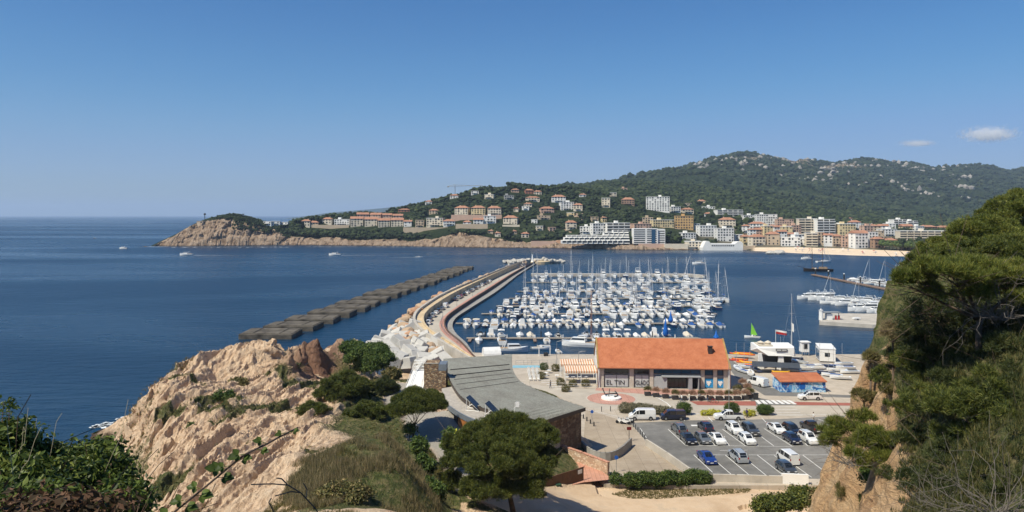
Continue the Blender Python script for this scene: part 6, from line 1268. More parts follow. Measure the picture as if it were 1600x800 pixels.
for k in range(15):
    px, py = [(1012,618),(1025,620),(1040,622),(1055,624),(1068,625),(1082,625),(1096,625),(1110,625),(1124,625),(1138,625),(1152,625),(1165,624),(1172,621),(1168,614),(1160,606)][k]
    b = G(px, py); r = empty('planter', b, 0, 'dark planter with feathery dry plant in front of the hall, %s from the roundabout' % ORD[k], 'planter', 'planters in front of the hall'); mb = MB(); mb.box((0, 0, .35), (1.2, 1.0, .7), 0, 0, 1.1); mb.build('tub', M('dark_tub', (.05, .045, .045), .8), r)
    C, N = shell([(0, 0, 1.15, .75, .7, .65)], 20, rs, 0, .3, 1, -1); v, f = needles(C*1.0, N, rs, 8, .55, .02, .8); np_mesh('plant', v, f, FEATH if k % 3 else SCRUB, r)
for px, py, l in ((884,612,'round shrub on the small traffic island by the terrace'),(876,602,'tall planter shrub left of the awnings'),(850,578,'bushy planter behind the white chairs'),(846,592,'leafy planter right of the white chairs'),(868,580,'planter shrub on the terrace edge'),(895,604,'planter shrub in front of the front awning'),(915,604,'planter shrub under the right part of the awning'),(1152,612,'shrub at the right corner of the hall')): hedge([(px, py-5, py)], 6.5, 6, 0, l, SCRUB if px != 850 else BROAD, 26, .1, 'shrub', 'planter_shrub')

# dry grass and scrub carpets on the hillside
def carpet(name, region, n, mat, L, w, blades, rs, label=None, up=1.2, leaf=None, kmask=None):
    out = []; tries = 0
    x = rs.uniform(region[0], region[1], n); y = rs.uniform(region[2], region[3], n); k = kmask(x, y); x, y = x[k], y[k]
    z = np.array([gz(a, b) for a, b in zip(x, y)]); C = np.stack([x, y, z], 1); N = np.tile([0., 0, 1.], (len(C), 1))
    if leaf: v, f = leaves(C+np.array([0, 0, leaf*.8]), N, rs, blades, leaf, leaf*1.6, .3)
    else: v, f = needles(C, N, rs, blades, L, w, up, .55)
    o = np_mesh(name, v, f, mat); return tag(o, kind='stuff')
def mk(cx, cy, rx, ry, seed, thr=-.1, fq=.25, zmin=2.5): return lambda x, y: (((x-cx)/rx)**2+((y-cy)/ry)**2 < 1+.5*vnoise(x*.3, y*.3, None, 3)) & (fbm(x*fq, y*fq, None, seed, 3) > thr)
carpet('dry_grass', (-30, 0, 56, 92), 26000, DRY, .75, .020, 9, rs, kmask=mk(-15.5, 75, 8, 12, 5, -.30))
carpet('green_grass', (-30, 0, 48, 80), 12000, SCRUB, .45, .022, 8, rs, kmask=mk(-15.5, 66, 9, 13, 6, -.02, .15))
carpet('rock_scrub', (-72, -20, 70, 160), 30000, SCRUB, .3, .03, 0, rs, leaf=.17, kmask=lambda x, y: (fbm(x*.16, y*.16, None, 77, 5) > .27)) if False else None
def ledge(x, y): return (fbm(x*.16, y*.16, None, 77, 5) > .17) & (np.array([gz(a, b) for a, b in zip(x, y)]) > 3) & (x < -16)
o = carpet('rock_scrub', (-72, -16, 66, 160), 22000, SCRUB, .35, .03, 7, rs, up=.6, kmask=ledge)
GRN = leafmat('slope_scrub', [(.012, .022, .007), (.030, .044, .014), (.062, .076, .026), (.13, .125, .055)])
carpet('cliff_scrub', (10, 50, 18, 64), 60000, GRN, .30, .018, 9, rs, up=.7, kmask=lambda x, y: (fbm(x*.2, y*.2, None, 78, 4) > -.28) & (x > .515*y+.3+.8*vnoise(x*.5, y*.5)))
carpet('yard_grass', (8, 36, 96, 104), 9000, SCRUB, .22, .02, 7, rs, kmask=lambda x, y: inpoly(x, y, GRASS))
carpet('lower_scrub', (-12, 3, 84, 108), 9000, SCRUB, .4, .03, 8, rs, kmask=lambda x, y: (x < 8) & (~inpoly(x, y, GRAVEL)) & (y < 104) & ~inpoly(x, y, DIRT))

# pines on the right slope
def rpine(blobs, base, fork, label, mat, dens, L, w, n, r0, hole=-.15, nf=.5, twigs=6, low=-.35, up=.6, namp=.16, name='pine_tree', puff=0, pr=.25):
    tree(name, blobs, base, fork, label, 'pine tree', rs, mat, 'needle', dens, L, w, n, r0, None, twigs, nf, hole, low, None, .6, up=up, namp=namp, puff=puff, pr=pr)
bl = [PB(1480,396,46,26,74), PB(1530,366,50,30,78), PB(1580,344,46,32,82), PB(1625,330,56,36,84), PB(1455,416,28,18,72), PB(1600,392,60,30,74), PB(1540,410,50,26,70), PB(1680,335,60,50,84), PB(1565,375,40,24,76), PB(1505,415,40,22,68)]
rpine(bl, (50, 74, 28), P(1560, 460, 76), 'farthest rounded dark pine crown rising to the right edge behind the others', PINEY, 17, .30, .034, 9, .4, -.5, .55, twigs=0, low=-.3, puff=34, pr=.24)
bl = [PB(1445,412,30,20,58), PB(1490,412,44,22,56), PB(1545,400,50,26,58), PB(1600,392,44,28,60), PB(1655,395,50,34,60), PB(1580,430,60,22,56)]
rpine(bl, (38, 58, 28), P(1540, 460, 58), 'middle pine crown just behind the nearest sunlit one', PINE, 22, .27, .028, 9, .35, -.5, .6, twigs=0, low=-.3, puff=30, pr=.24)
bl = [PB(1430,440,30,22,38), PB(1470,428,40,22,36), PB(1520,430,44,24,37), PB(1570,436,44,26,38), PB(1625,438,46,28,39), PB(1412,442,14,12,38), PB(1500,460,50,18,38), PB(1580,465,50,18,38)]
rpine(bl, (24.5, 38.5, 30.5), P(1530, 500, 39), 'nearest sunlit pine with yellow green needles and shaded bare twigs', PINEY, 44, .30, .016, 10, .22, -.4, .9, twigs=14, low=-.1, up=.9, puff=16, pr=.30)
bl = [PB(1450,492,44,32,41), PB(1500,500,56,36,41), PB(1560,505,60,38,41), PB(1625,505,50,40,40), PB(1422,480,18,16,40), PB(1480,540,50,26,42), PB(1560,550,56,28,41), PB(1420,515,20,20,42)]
rpine(bl, (24.5, 41.5, 30), P(1530, 540, 41), 'shaded dark pine below the nearest sunlit crown', PINED, 30, .30, .018, 9, .2, -.2, 1.0, twigs=26, low=-.9, up=.2)  # shade under the crown is put into the darker needle colour
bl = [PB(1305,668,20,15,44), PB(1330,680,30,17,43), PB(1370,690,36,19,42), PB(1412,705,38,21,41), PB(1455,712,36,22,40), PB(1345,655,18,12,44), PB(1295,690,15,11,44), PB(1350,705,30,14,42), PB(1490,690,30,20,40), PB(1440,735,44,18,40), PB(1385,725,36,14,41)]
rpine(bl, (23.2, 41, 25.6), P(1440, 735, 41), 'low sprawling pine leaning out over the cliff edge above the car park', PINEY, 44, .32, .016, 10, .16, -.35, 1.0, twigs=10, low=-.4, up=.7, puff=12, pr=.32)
bl = [PB(1500,640,50,30,34), PB(1560,620,56,36,33), PB(1605,660,48,38,31), PB(1450,625,36,22,37), PB(1545,680,44,24,33), PB(1600,715,44,28,31), PB(1500,680,40,20,35), PB(1410,640,24,14,41)]
rpine(bl, (21.5, 33, 28.5), P(1540, 690, 33), 'dense pine scrub filling the slope at the right edge', PINE, 34, .27, .016, 10, .15, -.3, 1.0, twigs=8, puff=14, pr=.3)
bl = [PB(1425,570,30,24,44), PB(1470,575,40,28,42), PB(1520,575,44,28,40), PB(1570,585,44,30,38), PB(1615,590,40,34,36), PB(1385,590,22,16,47), PB(1450,600,34,18,42)]
rpine(bl, (26, 41, 28.5), P(1500, 595, 41), 'band of green shrubby pine halfway up the right slope', PINE, 32, .28, .018, 10, .12, -.3, 1.0, twigs=5, puff=14, pr=.32)
bl = [PB(1470,660,40,24,38), PB(1520,640,44,24,36), PB(1440,690,34,20,39), PB(1500,720,50,24,33), PB(1560,745,54,26,29), PB(1450,755,44,20,34), PB(1600,770,44,26,26), PB(1500,770,40,20,30), PB(1400,745,26,14,39), PB(1590,640,44,26,32)]
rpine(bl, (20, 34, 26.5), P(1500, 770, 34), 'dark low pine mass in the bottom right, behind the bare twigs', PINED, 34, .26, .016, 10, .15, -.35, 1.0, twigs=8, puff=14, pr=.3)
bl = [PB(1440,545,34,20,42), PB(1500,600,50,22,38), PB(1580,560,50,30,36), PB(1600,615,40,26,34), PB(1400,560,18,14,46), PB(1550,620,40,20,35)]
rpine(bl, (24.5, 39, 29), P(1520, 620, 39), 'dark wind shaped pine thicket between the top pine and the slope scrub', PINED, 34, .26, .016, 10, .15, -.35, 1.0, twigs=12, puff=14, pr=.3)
for px, py, rx, ry, D, l, mm in ((1395,520,26,20,46,'reddish brown scrub on the very top of the right cliff',DRY),(1360,560,16,12,53,'small dry shrub hanging on the cliff edge below the reddish scrub',SCRUB),(1350,620,22,12,52,'grassy green scrub on the cliff shoulder above the leaning pine',SCRUB),(1400,610,26,18,46,'pale green grass scrub right of the cliff shoulder',SCRUB),(1330,770,26,16,50,'green clump in the rocks at the bottom of the right cliff',SCRUB),(1410,775,30,18,42,'dark green clump beside the bare grey twigs',BROAD),(1365,745,24,15,46,'dark green bush directly under the low leaning pine',BROAD),(1372,790,34,18,44,'broad green bush at the bottom edge below the leaning pine',PINE)):
    shrub(px, py, rx, ry, D, l, mm, 'needle' if mm is not BROAD else 'leaf', dens=40, size=.09, L=.28, w=.014, k=4)
def deadwood(base, n, spread, label, seed, r=.022, name='dead_shrub'):
    q = np.random.RandomState(seed); mb = MB(); base = Vector(base)
    for _ in range(n):
        p = Vector((q.uniform(-.3, .3), q.uniform(-.3, .3), 0)); d = Vector((q.normal()*1.0, q.normal()*.6, abs(q.normal())*.35+.15)).normalized(); rr = r
        for s in range(6):
            e = p+d*spread*q.uniform(.12, .26); mb.tube(p, e, rr, 4, rr*.75, cap=False); rr *= .75
            if q.rand() < .75: t = e+Vector(q.normal(size=3)*.22*spread*.5); mb.tube(e, t, rr*.6, 3, rr*.2, cap=False); mb.tube(t, t+Vector(q.normal(size=3)*.1*spread), rr*.3, 3, rr*.1, cap=False)
            d = (d+Vector(q.normal(size=3)*.35)).normalized(); p = e
    r_ = empty(name, base, 0, label, 'dead shrub'); mb.build('branches', M('grey_dead_wood', (.15, .13, .11), .9, .25, 3), r_)
deadwood(P(1560, 815, 24), 60, 3.2, 'tangle of bare grey branches in the bottom right corner', 4); deadwood(P(1470, 800, 29), 34, 2.4, 'bare grey twigs left of the bottom right tangle', 5); deadwood(P(1560, 500, 37), 34, 3.6, 'bare grey branches inside the shade of the right pine', 7, .03); deadwood(P(1330, 725, 41.5), 22, 2.0, 'bare grey twigs beneath the low leaning pine', 9, .03)

# foreground brambles
BRM = leafmat('bramble_leaves', [(.010, .022, .006), (.030, .055, .012), (.065, .11, .022), (.13, .17, .04)], .45, 3, .3)
BRN = leafmat('withered_leaves', [(.012, .012, .006), (.035, .030, .016), (.075, .05, .03), (.12, .08, .05)], .7, 3)
def bramble(blobs, label, dens, size, mat=BRM, stems=30, seed=1):
    q = np.random.RandomState(seed); b0 = blobs[0]; base = Vector((b0[0], b0[1], b0[2]-1.0)); r = empty('bramble_bush', base, 0, label, 'bush'); B = [(b[0]-base.x, b[1]-base.y, b[2]-base.z, *b[3:]) for b in blobs]
    C, N = shell(B, dens, q, -.5, .45, 3.5, -.25, .2); v, f = leaves(C, N, q, 4, size, size*1.5, .5, .2); np_mesh('leaves', v, f, mat, r)
    mb = MB()
    for _ in range(stems):
        b = B[q.randint(len(B))]; s = Vector((b[0]+q.normal()*b[3]*.5, b[1], 0)); pts = [s]; d = Vector((q.normal()*.4, q.normal()*.3, 1)).normalized()
        for k in range(6): pts.append(pts[-1]+d*(b[2]+b[5]*1.1)/6*q.uniform(.9, 1.15)); d = (d+Vector(q.normal(size=3)*.22)).normalized()
        mb.path(pts, .004, 3)
    mb.build('stems', M('reddish_stem', (.12, .07, .045), .7), r); return r
def FB(px, py, rx, ry, D): return PB(px, py, rx, ry, D)
bramble([FB(20,770,70,50,6.0), FB(90,760,60,42,6.4), FB(10,700,40,42,6.6), FB(60,720,36,26,6.8), FB(20,800,90,30,5.2)], 'leafy green bramble bush filling the bottom left corner', 1150, .032, seed=2, stems=60)
bramble([FB(150,750,56,46,7.0), FB(185,790,50,30,6.4), FB(125,715,34,24,7.4), FB(170,712,26,20,7.6), FB(110,800,60,24,5.8)], 'darker bramble bush right of the leafy corner one, in front of the sea', 1000, .032, BRM, 50, 3)
bramble([FB(60,800,80,16,4.6), FB(150,806,60,14,4.8)], 'withered reddish leaves under the brambles at the bottom edge', 500, .03, BRN, 20, 4)
bramble([FB(15,655,14,26,6.5), FB(5,690,14,20,6.5)], 'tall leafy shoot rising at the far left edge', 1800, .022, BRM, 12, 5)
def leafshape(mb, p, d, up, s):
    d = d.normalized(); t = d.cross(up).normalized(); n = t.cross(d)
    prof = [(0, 0), (.18, .30), (.45, .42), (.75, .26), (1, 0)]; v = []
    for a, b in prof: v += [p+d*a*s+t*b*s+n*b*s*.25, p+d*a*s-n*.05*s*a, p+d*a*s-t*b*s+n*b*s*.25]
    mb.add(v, [(3*i+k, 3*i+k+1, 3*i+k+4, 3*i+k+3) for i in range(4) for k in (0, 1)])
br = empty('bramble_branch', P(235, 830, 3.3), 0, 'single arching bramble branch with green leaves in front of the pale rock', 'branch'); b0 = Vector(br.location)
st = [P(*a) for a in [(235,830,3.3),(291,785,3.2),(340,745,3.15),(380,712,3.1),(411,697,3.1),(438,682,3.15),(466,668,3.2)]]; st = [Vector(q)-b0 for q in spline([tuple(q) for q in st], 20)]
mb = MB(); mb.path(st, .0042, 5); mb.build('stem', M('bramble_stem', (.05, .035, .03), .7), br)
q = np.random.RandomState(8)
for k, (i, sx, s) in enumerate([(1,-1,.055),(2,1,.05),(4,-1,.06),(5,1,.055),(6,-1,.05),(7,1,.06),(8,-1,.045),(10,1,.05),(11,-1,.055),(12,-1,.04),(13,1,.045),(14,-1,.05),(15,1,.035),(16,-1,.035),(18,1,.028),(18,-1,.03)]):
    mb = MB(); d = Vector((sx*.9+.3, q.uniform(-.4, .2), q.uniform(-.15, .35))); e = st[i]+d.normalized()*.03; mb.tube(st[i], e, .0016, 3); leafshape(mb, e, d+Vector((0, 0, -.2)), Vector((.1, -.55, .8)), s*.95); leafshape(mb, e, d+Vector((0, .3, .6)), Vector((.1, -.5, .8)), s*.7); leafshape(mb, e, Vector((d.x*.3, -.3, -.8)), Vector((.1, -.7, .6)), s*.6); mb.build('leaf', BRM, br)
tg = empty('bare_twig', P(500, 815, 4.0), 0, 'dark bare twig crossing the orange rock at the bottom edge', 'twig'); b0 = Vector(tg.location); mb = MB()
for l in ([(505,820),(494,796),(470,770),(450,758),(425,756),(392,757)], [(450,758),(440,748),(432,747)], [(470,770),(455,768),(430,775)], [(478,778),(480,765),(474,755)], [(430,830),(428,800),(420,785),(424,778)]): mb.path([P(a, b, 4.0+.002*(a-400))-b0 for a, b in l], .0035, 4)
mb.build('wood', m_dark, tg)
q = np.random.RandomState(12); mb = MB()
for k in range(9):
    px = q.uniform(20, 160); D_ = q.uniform(5.5, 7); pts = [P(px, 760, D_)]; a = q.uniform(-10, 26)
    for s in range(1, 5): pts.append(P(px+a*s*.6, 760-s*q.uniform(20, 34), D_))
    mb.path([p-pts[0] for p in pts], .0022, 3) if False else mb.path(pts, .0022, 3)
c0 = P(80, 760, 6)
for v in mb.v: v -= c0
o = mb.build('grass_stalks', M('pale_stalk', (.40, .34, .22), .8)); o.location = c0; tag(o, kind='stuff')
# ------------------------------------------------------------ town and villas across the bay
WC = {'white': (.78, .76, .71), 'cream': (.70, .61, .47), 'tan': (.52, .41, .29), 'ochre': (.56, .36, .16), 'pink': (.58, .39, .29), 'yellow': (.70, .56, .32), 'brown': (.34, .22, .15), 'grey': (.40, .39, .37), 'brick': (.40, .17, .10)}
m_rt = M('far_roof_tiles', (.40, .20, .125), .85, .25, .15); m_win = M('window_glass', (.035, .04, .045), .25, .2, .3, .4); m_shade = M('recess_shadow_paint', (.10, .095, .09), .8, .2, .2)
def hit(px, row):
    """nearest terrain point of image column px seen in the given row"""
    Ds, Z = far_stack(np.array([float(px)])); d = np.concatenate([np.linspace(Ds[k, 0], Ds[k+1, 0], 24) for k in range(1, 7)]); z = np.interp(d, Ds[:, 0], Z[:, 0]); r = HY+(H-z)/d*F
    k = np.where(r <= row)[0]; k = k[0] if len(k) else len(d)-1; return d[k], z[k]
RECTS = []; UW = {}
def unit_mesh(name, m, dims):
    k = (name, m.name, dims)
    if k not in UW: mb = MB(); mb.box((0, 0, 0), dims); me = mb.mesh(name); me.materials.append(m); UW[k] = me
    return UW[k]
def child(name, me, par, loc):
    o = bpy.data.objects.new(name, me); COL.objects.link(o); o.parent = par; o.location = loc; return o
hr_ = random.Random(4)
def bldg(x0, x1, yt, yb, col, style, label, D=None, rz=None, cat='house', name=None, dep=None):
    d, z = hit((x0+x1)/2, yb)
    if D: d = D; z = H-(yb-HY)/F*D
    w = (x1-x0)*d/F; h = (yb-yt)*d/F; dep = dep or min(max(8, w*.7), 14); c = Vector((((x0+x1)/2-CX)/F*d, d, z)); rz = hr_.uniform(-.22, .22) if rz is None else rz
    RECTS.append((x0, x1, yt, yb, d)); nm = name or {'villa': 'villa', 'hip': 'villa', 'flat': 'modern_villa', 'flats': 'apartment_block', 'bands': 'apartment_block', 'gable': 'town_house'}[style]
    if style in ('flats', 'bands'): cat = 'apartment block' if cat == 'house' else cat
    r = empty(nm, c, rz, label, cat); m = M('wall_'+col, WC[col], .85, .1, .15); rh = 0
    pitched = style in ('villa', 'hip', 'gable'); rh = min(h*.28, w*.2, 3.2) if pitched else .5; bh = h-rh; hw = w/2
    mb = MB(); mb.b0(-hw, hw, 0, dep, -7, bh); mb.build('wall', m, r)
    mb = MB(); e = .7
    if style == 'hip' or style == 'villa':
        k = min(w, dep)*.42; mb.add([(-hw-e, -e, bh), (hw+e, -e, bh), (hw+e, dep+e, bh), (-hw-e, dep+e, bh), (-hw+k, dep/2, bh+rh), (hw-k, dep/2, bh+rh)], [(3, 2, 1, 0), (0, 1, 5, 4), (2, 3, 4, 5), (1, 2, 5), (3, 0, 4)])
    elif style == 'gable':
        mb.add([(-hw-e, -e, bh), (hw+e, -e, bh), (hw+e, dep+e, bh), (-hw-e, dep+e, bh), (-hw-e, dep/2, bh+rh), (hw+e, dep/2, bh+rh)], [(3, 2, 1, 0), (0, 1, 5, 4), (2, 3, 4, 5), (1, 2, 5), (3, 0, 4)])
    else: mb.b0(-hw-.3, hw+.3, -.3, dep+.3, bh, bh+.5)
    rf = mb.build('roof', m_rt if pitched else M('wall_'+('white' if col in ('white', 'cream', 'yellow') else col), WC['white'], .85, .1, .15), r)
    if not pitched and w > 12: mb = MB(); a = hr_.uniform(-.25, .2)*w; mb.b0(a-2, a+2, dep*.4, dep*.8, bh+.5, bh+3); mb.build('stair_head', m, rf)
    elif pitched: mb = MB(); a = hr_.choice((-1, 1))*hw*.4; mb.b0(a-.4, a+.4, dep*.6, dep*.6+.8, bh+rh*.3, bh+rh+.9); mb.build('chimney', m, rf)
    nf = max(1, int(round(bh/3.1))); fh = bh/nf
    if style == 'bands':
        for f in range(nf):
            z0 = f*fh; mb = MB(); mb.b0(-hw+.3, hw-.3, -.14, -.003, z0+.9, z0+fh-.45); mb.build('window_band', m_win if f % 2 else m_shade, r)  # every other band is balcony recess shade, painted as a dark strip
            o = child('balcony', unit_mesh('balcony', m, (round(w, 1), 1.4, 1.05)), r, (0, -.85, z0+.45))
            nb = max(2, int(w/6)); mb = MB()
        for k in range(1, max(2, int(w/7))):
            mb = MB(); x = -hw+w*k/max(2, int(w/7)); mb.b0(x-.25, x+.25, -1.3, -.15, 0, bh); mb.build('party_wall', m, r)
    else:
        nx = max(2, min(9, int(w/(3.1 if style == 'flats' else 3.6)))); nn = 0
        for f in range(nf):
            for k in range(nx):
                if hr_.random() < .12: continue
                x = -hw+w*(k+.5)/nx; me = unit_mesh('window', m_win, (1.5, .12, 1.7) if hr_.random() > .3 else (2.2, .12, 1.9)); child('window', me, r, (x, -.063, f*fh+fh*.55))
        for k in range(2):
            me = unit_mesh('window', m_win, (.12, 1.4, 1.6))
            for f in range(nf): child('window', me, r, ((-hw-.063) if k == 0 else hw+.063, dep*.5, f*fh+fh*.55))
        if style in ('villa', 'flat') and w > 9: mb = MB(); mb.b0(-hw*.6, hw*.5, -1.6, -.15, fh-.15, fh+.1); mb.b0(-hw*.6, hw*.5, -1.6, -1.45, fh+.1, fh+.95); mb.build('balcony', m, r)
    return r
B_ = [
 (307,317,345.5,349,'tan','flat','tiny pale ruin on the top of the rocky headland'),(411,424,346,352,'white','flat','leftmost cube of the white arched complex behind the headland'),(425,437,345.5,352.5,'white','flat','middle cube of the white arched complex behind the headland'),(438,450,347,354,'white','flat','rightmost cube of the white arched complex behind the headland'),
 (471,484,343,354,'cream','hip','cream villa above the low cliff, leftmost on the slope'),(484,497,345,355,'tan','hip','tan villa right beside the leftmost cream villa'),(503,518,340,350,'cream','hip','cream villa with a small tower left of the white one'),(522,546,343,353,'white','flat','bright white terraced villa left of the brick red apartments'),
 (558,576,332,343,'pink','gable','brick red terrace house, upper row, leftmost'),(578,595,333,344,'pink','gable','brick red terrace house, upper row, second from left'),(598,612,334,345,'pink','gable','brick red terrace house, upper row, third from left'),(614,629,335,345,'pink','gable','brick red terrace house, upper row, rightmost'),
 (548,567,339,355,'cream','gable','pale house with brick red roof, lower row, leftmost'),(570,589,340,355,'cream','gable','pale house with brick red roof, lower row, second from left'),(591,609,341,355,'cream','gable','pale house with brick red roof, lower row, third from left'),(611,630,341,355,'cream','gable','pale house with brick red roof, lower row, rightmost'),
 (584,604,324,330,'cream','hip','low house alone on the ridge above the brick red apartments'),(622,640,326,332,'brick','hip','house with an orange roof on the wooded ridge'),
 (631,643,345,356,'white','gable','small white gabled house right of the brick red apartments'),(649,662,344,356,'tan','flat','small tan house beside the little white gabled one'),(666,692,341,355,'cream','flat','long pale terraced house above the stone wall'),(693,711,344,355,'white','villa','white house with red roof beside the long pale one'),
 (710,731,322,339,'cream','villa','large cream mansion, left of the three big ones'),(736,758,322,338,'yellow','villa','large ochre mansion, middle of the three big ones'),(762,783,322,337,'cream','villa','large pale mansion, right of the three big ones'),
 (740,755,342,353,'white','gable','white gabled house below the middle mansion'),(756,775,340,352,'white','flat','white flat roofed house below the right mansion'),(786,808,338,352,'cream','hip','square cream house with tall windows at the cliff bend'),(670,684,328,336,'tan','hip','small house half hidden in pines left of the mansions'),(703,716,304,311,'white','hip','low white house under the tower crane'),
 (776,790,283,290,'yellow','flat','small yellow tower house on the very top of the wooded hill'),(757,771,304,312,'cream','flat','cream house in the pines below the hilltop'),(736,748,299,305,'white','flat','small white house left of the hilltop'),(799,811,295,301,'pink','hip','small pink roofed house right below the hilltop'),
 (821,834,296,304,'brick','hip','orange roofed villa on the shoulder of the hill, left one'),(834,846,299,306,'cream','hip','orange roofed villa on the shoulder of the hill, right one'),(821,843,309,317,'cream','villa','long cream villa with orange roof mid slope'),(788,803,306,313,'grey','flat','grey flat house deep in the pines'),
 (862,884,306,318,'white','villa','upper white villa of the cluster on the right shoulder'),(876,897,317,330,'white','flat','lower white villa with arches on the right shoulder'),(845,866,325,336,'pink','villa','pink villa with a broad terracotta roof mid slope'),(840,860,338,345,'tan','flat','tan terrace house above the red rock'),(896,910,318,330,'cream','villa','narrow cream villa above the rocky slope'),(905,916,303,309,'white','hip','little white house near the skyline right of the cluster'),
 (940,953,310,325,'cream','flat','tall narrow cream house among trees'),(971,991,310,323,'brown','villa','brown three storey villa with a red roof'),(1010,1046,308,331,'white','flats','large white hotel with red roof edge high in the trees'),(1048,1064,323,332,'white','flat','small white house right of the high hotel'),(1066,1084,325,334,'cream','villa','small cream house right of the high hotel'),
 (885,901,347,361,'cream','villa','cream villa with bright red roof above the white terraces'),(906,925,354,366,'white','flat','white angular house behind the white terraces'),(926,947,349,366,'white','flats','white flats directly behind the stepped hotel, left part'),(948,985,350,364,'white','bands','long white row behind the stepped hotel, right part'),
 (990,1019,350,361,'pink','flat','low terracotta coloured block behind the white slab hotel'),(1004,1020,341,351,'tan','flats','square tan block above the terracotta coloured one'),(1020,1054,344,356,'yellow','flats','wide pale yellow block left of the ochre hotel'),(1055,1083,338,359,'ochre','flats','ochre orange hotel with a glazed middle'),
 (1066,1088,364,375,'white','flats','low white block right of the white slab hotel'),(1071,1096,377,390,'cream','flat','cream boathouse at the water right of the slab hotel'),(1093,1120,353,371,'white','flats','white flats left of the pair above the beach club'),(1121,1147,357,378,'white','flats','white flats with six storeys, right one of the pair'),(1125,1149,340,356,'cream','villa','stepped white villa with a pink roof above the flats'),(1120,1162,328,342,'white','bands','long white hotel with dark openings at the forest edge'),(1098,1117,323,332,'white','flat','white house left of the long hotel at the forest edge'),(1149,1161,367,378,'white','flat','small white block just left of the yellow beach house'),
 (1162,1183,336,347,'white','flats','white grid hotel at the forest edge, left wing'),(1183,1214,335,353,'white','flats','white grid hotel at the forest edge, tall right wing'),(1172,1196,347,359,'white','villa','white house below the grid hotel'),(1215,1240,343,357,'pink','flats','pinkish block right of the grid hotel'),
 (1160,1174,367,383,'yellow','villa','yellow house at the left end of the beach'),(1175,1197,366,384,'cream','villa','cream house with orange roof beside the yellow beach house'),(1199,1218,362,383,'tan','hip','tan house with dark roof terrace on the beach front'),(1216,1230,360,376,'white','gable','white gabled house behind the tan one'),(1222,1250,371,385,'white','flats','low white building on the beach front with trees'),(1236,1252,352,370,'pink','flats','pink flats left of the big balcony blocks'),
 (1249,1276,342,370,'cream','bands','big cream balcony block with red roof, left of the pair'),(1276,1306,343,371,'white','bands','big white balcony block, right of the pair'),(1260,1277,364,385,'cream','bands','narrow cream balcony block in the beach front'),(1278,1288,363,384,'tan','flats','narrow brown fronted house in the beach front'),(1288,1301,365,385,'white','gable','white gabled house in the beach front'),(1302,1318,352,370,'white','flats','white slab behind the beach front'),(1312,1337,350,371,'yellow','flats','yellow block with pink side behind the beach front'),(1301,1316,366,385,'tan','villa','tan house in the beach front with red roof'),(1316,1334,369,386,'pink','flats','pink arcaded house in the beach front'),(1335,1358,360,388,'white','gable','tall white gabled building dominating the beach front'),(1358,1372,363,386,'white','flats','slim white house right of the tall gabled one'),(1366,1383,370,388,'brown','villa','brown house at the right end of the beach front'),
 (1378,1402,358,370,'white','flat','low white pavilion above the promenade pines'),(1396,1417,343,359,'white','bands','white balcony block on the hill edge, left one'),(1418,1435,345,359,'white','bands','white balcony block on the hill edge, right one'),(1408,1480,361,376,'cream','bands','very long cream balcony block behind the promenade pines'),(1440,1465,352,362,'brick','hip','large terracotta roof behind the very long block, left'),(1466,1492,353,362,'brick','hip','large terracotta roof behind the very long block, right'),(1322,1333,340,344,'cream','hip','lone cream house at the foot of the forest'),(1240,1252,360,368,'cream','villa','cream house squeezed left of the cream balcony block'),(1340,1360,350,360,'cream','flats','cream block rising behind the tall gabled building'),(1384,1402,372,384,'tan','villa','tan house half hidden by the promenade pines'),(1084,1094,350,360,'white','flat','small white house right of the ochre hotel')]
for b in B_: bldg(*b)
# filler houses of the town, behind the front rows
fc = 0; fs_n = 0
for _ in range(900):
    tw_ = hr_.random() < .62; x = hr_.uniform(1165, 1440) if tw_ else hr_.uniform(640, 1160); w_ = hr_.uniform(9, 17) if tw_ else hr_.uniform(7, 13); yb = hr_.uniform(358, 384) if tw_ else hr_.uniform(300 if x > 820 else 318, 372); h_ = hr_.uniform(9, 16) if tw_ else hr_.uniform(6, 9)
    if x > 1375 and yb > 366: continue
    if not tw_:
        if fs_n >= 60: continue
        fs_n += 1
    ov = 0
    for a, b_, c_, e_, _d in RECTS:
        ix = min(x+w_/2, b_)-max(x-w_/2, a); iy = min(yb, e_)-max(yb-h_, c_)
        if ix > 0 and iy > 0: ov = max(ov, ix*iy/(w_*h_))
    if ov > (.35 if tw_ else .0) or fc > 78: continue
    d, z = hit(x, yb)
    if not (620 < d < 1500): continue
    cc = hr_.choice(['white', 'cream', 'white', 'pink', 'yellow', 'tan', 'white']); sty = hr_.choice(['villa', 'gable', 'flat', 'flats'] if tw_ else ['villa', 'flat', 'hip']); fc += 1
    r = bldg(x-w_/2, x+w_/2, yb-h_, yb, cc, sty, 'small %s %s filling a gap %s' % (cc, {'villa': 'house with tiled roof', 'hip': 'villa with tiled roof', 'gable': 'gabled town house', 'flat': 'flat roofed house', 'flats': 'block of flats'}[sty], 'between the town buildings' if tw_ else 'among the trees of the slope')); r['group'] = '%s %s filler' % (cc, sty)+(' in town' if tw_ else ' on the slope')
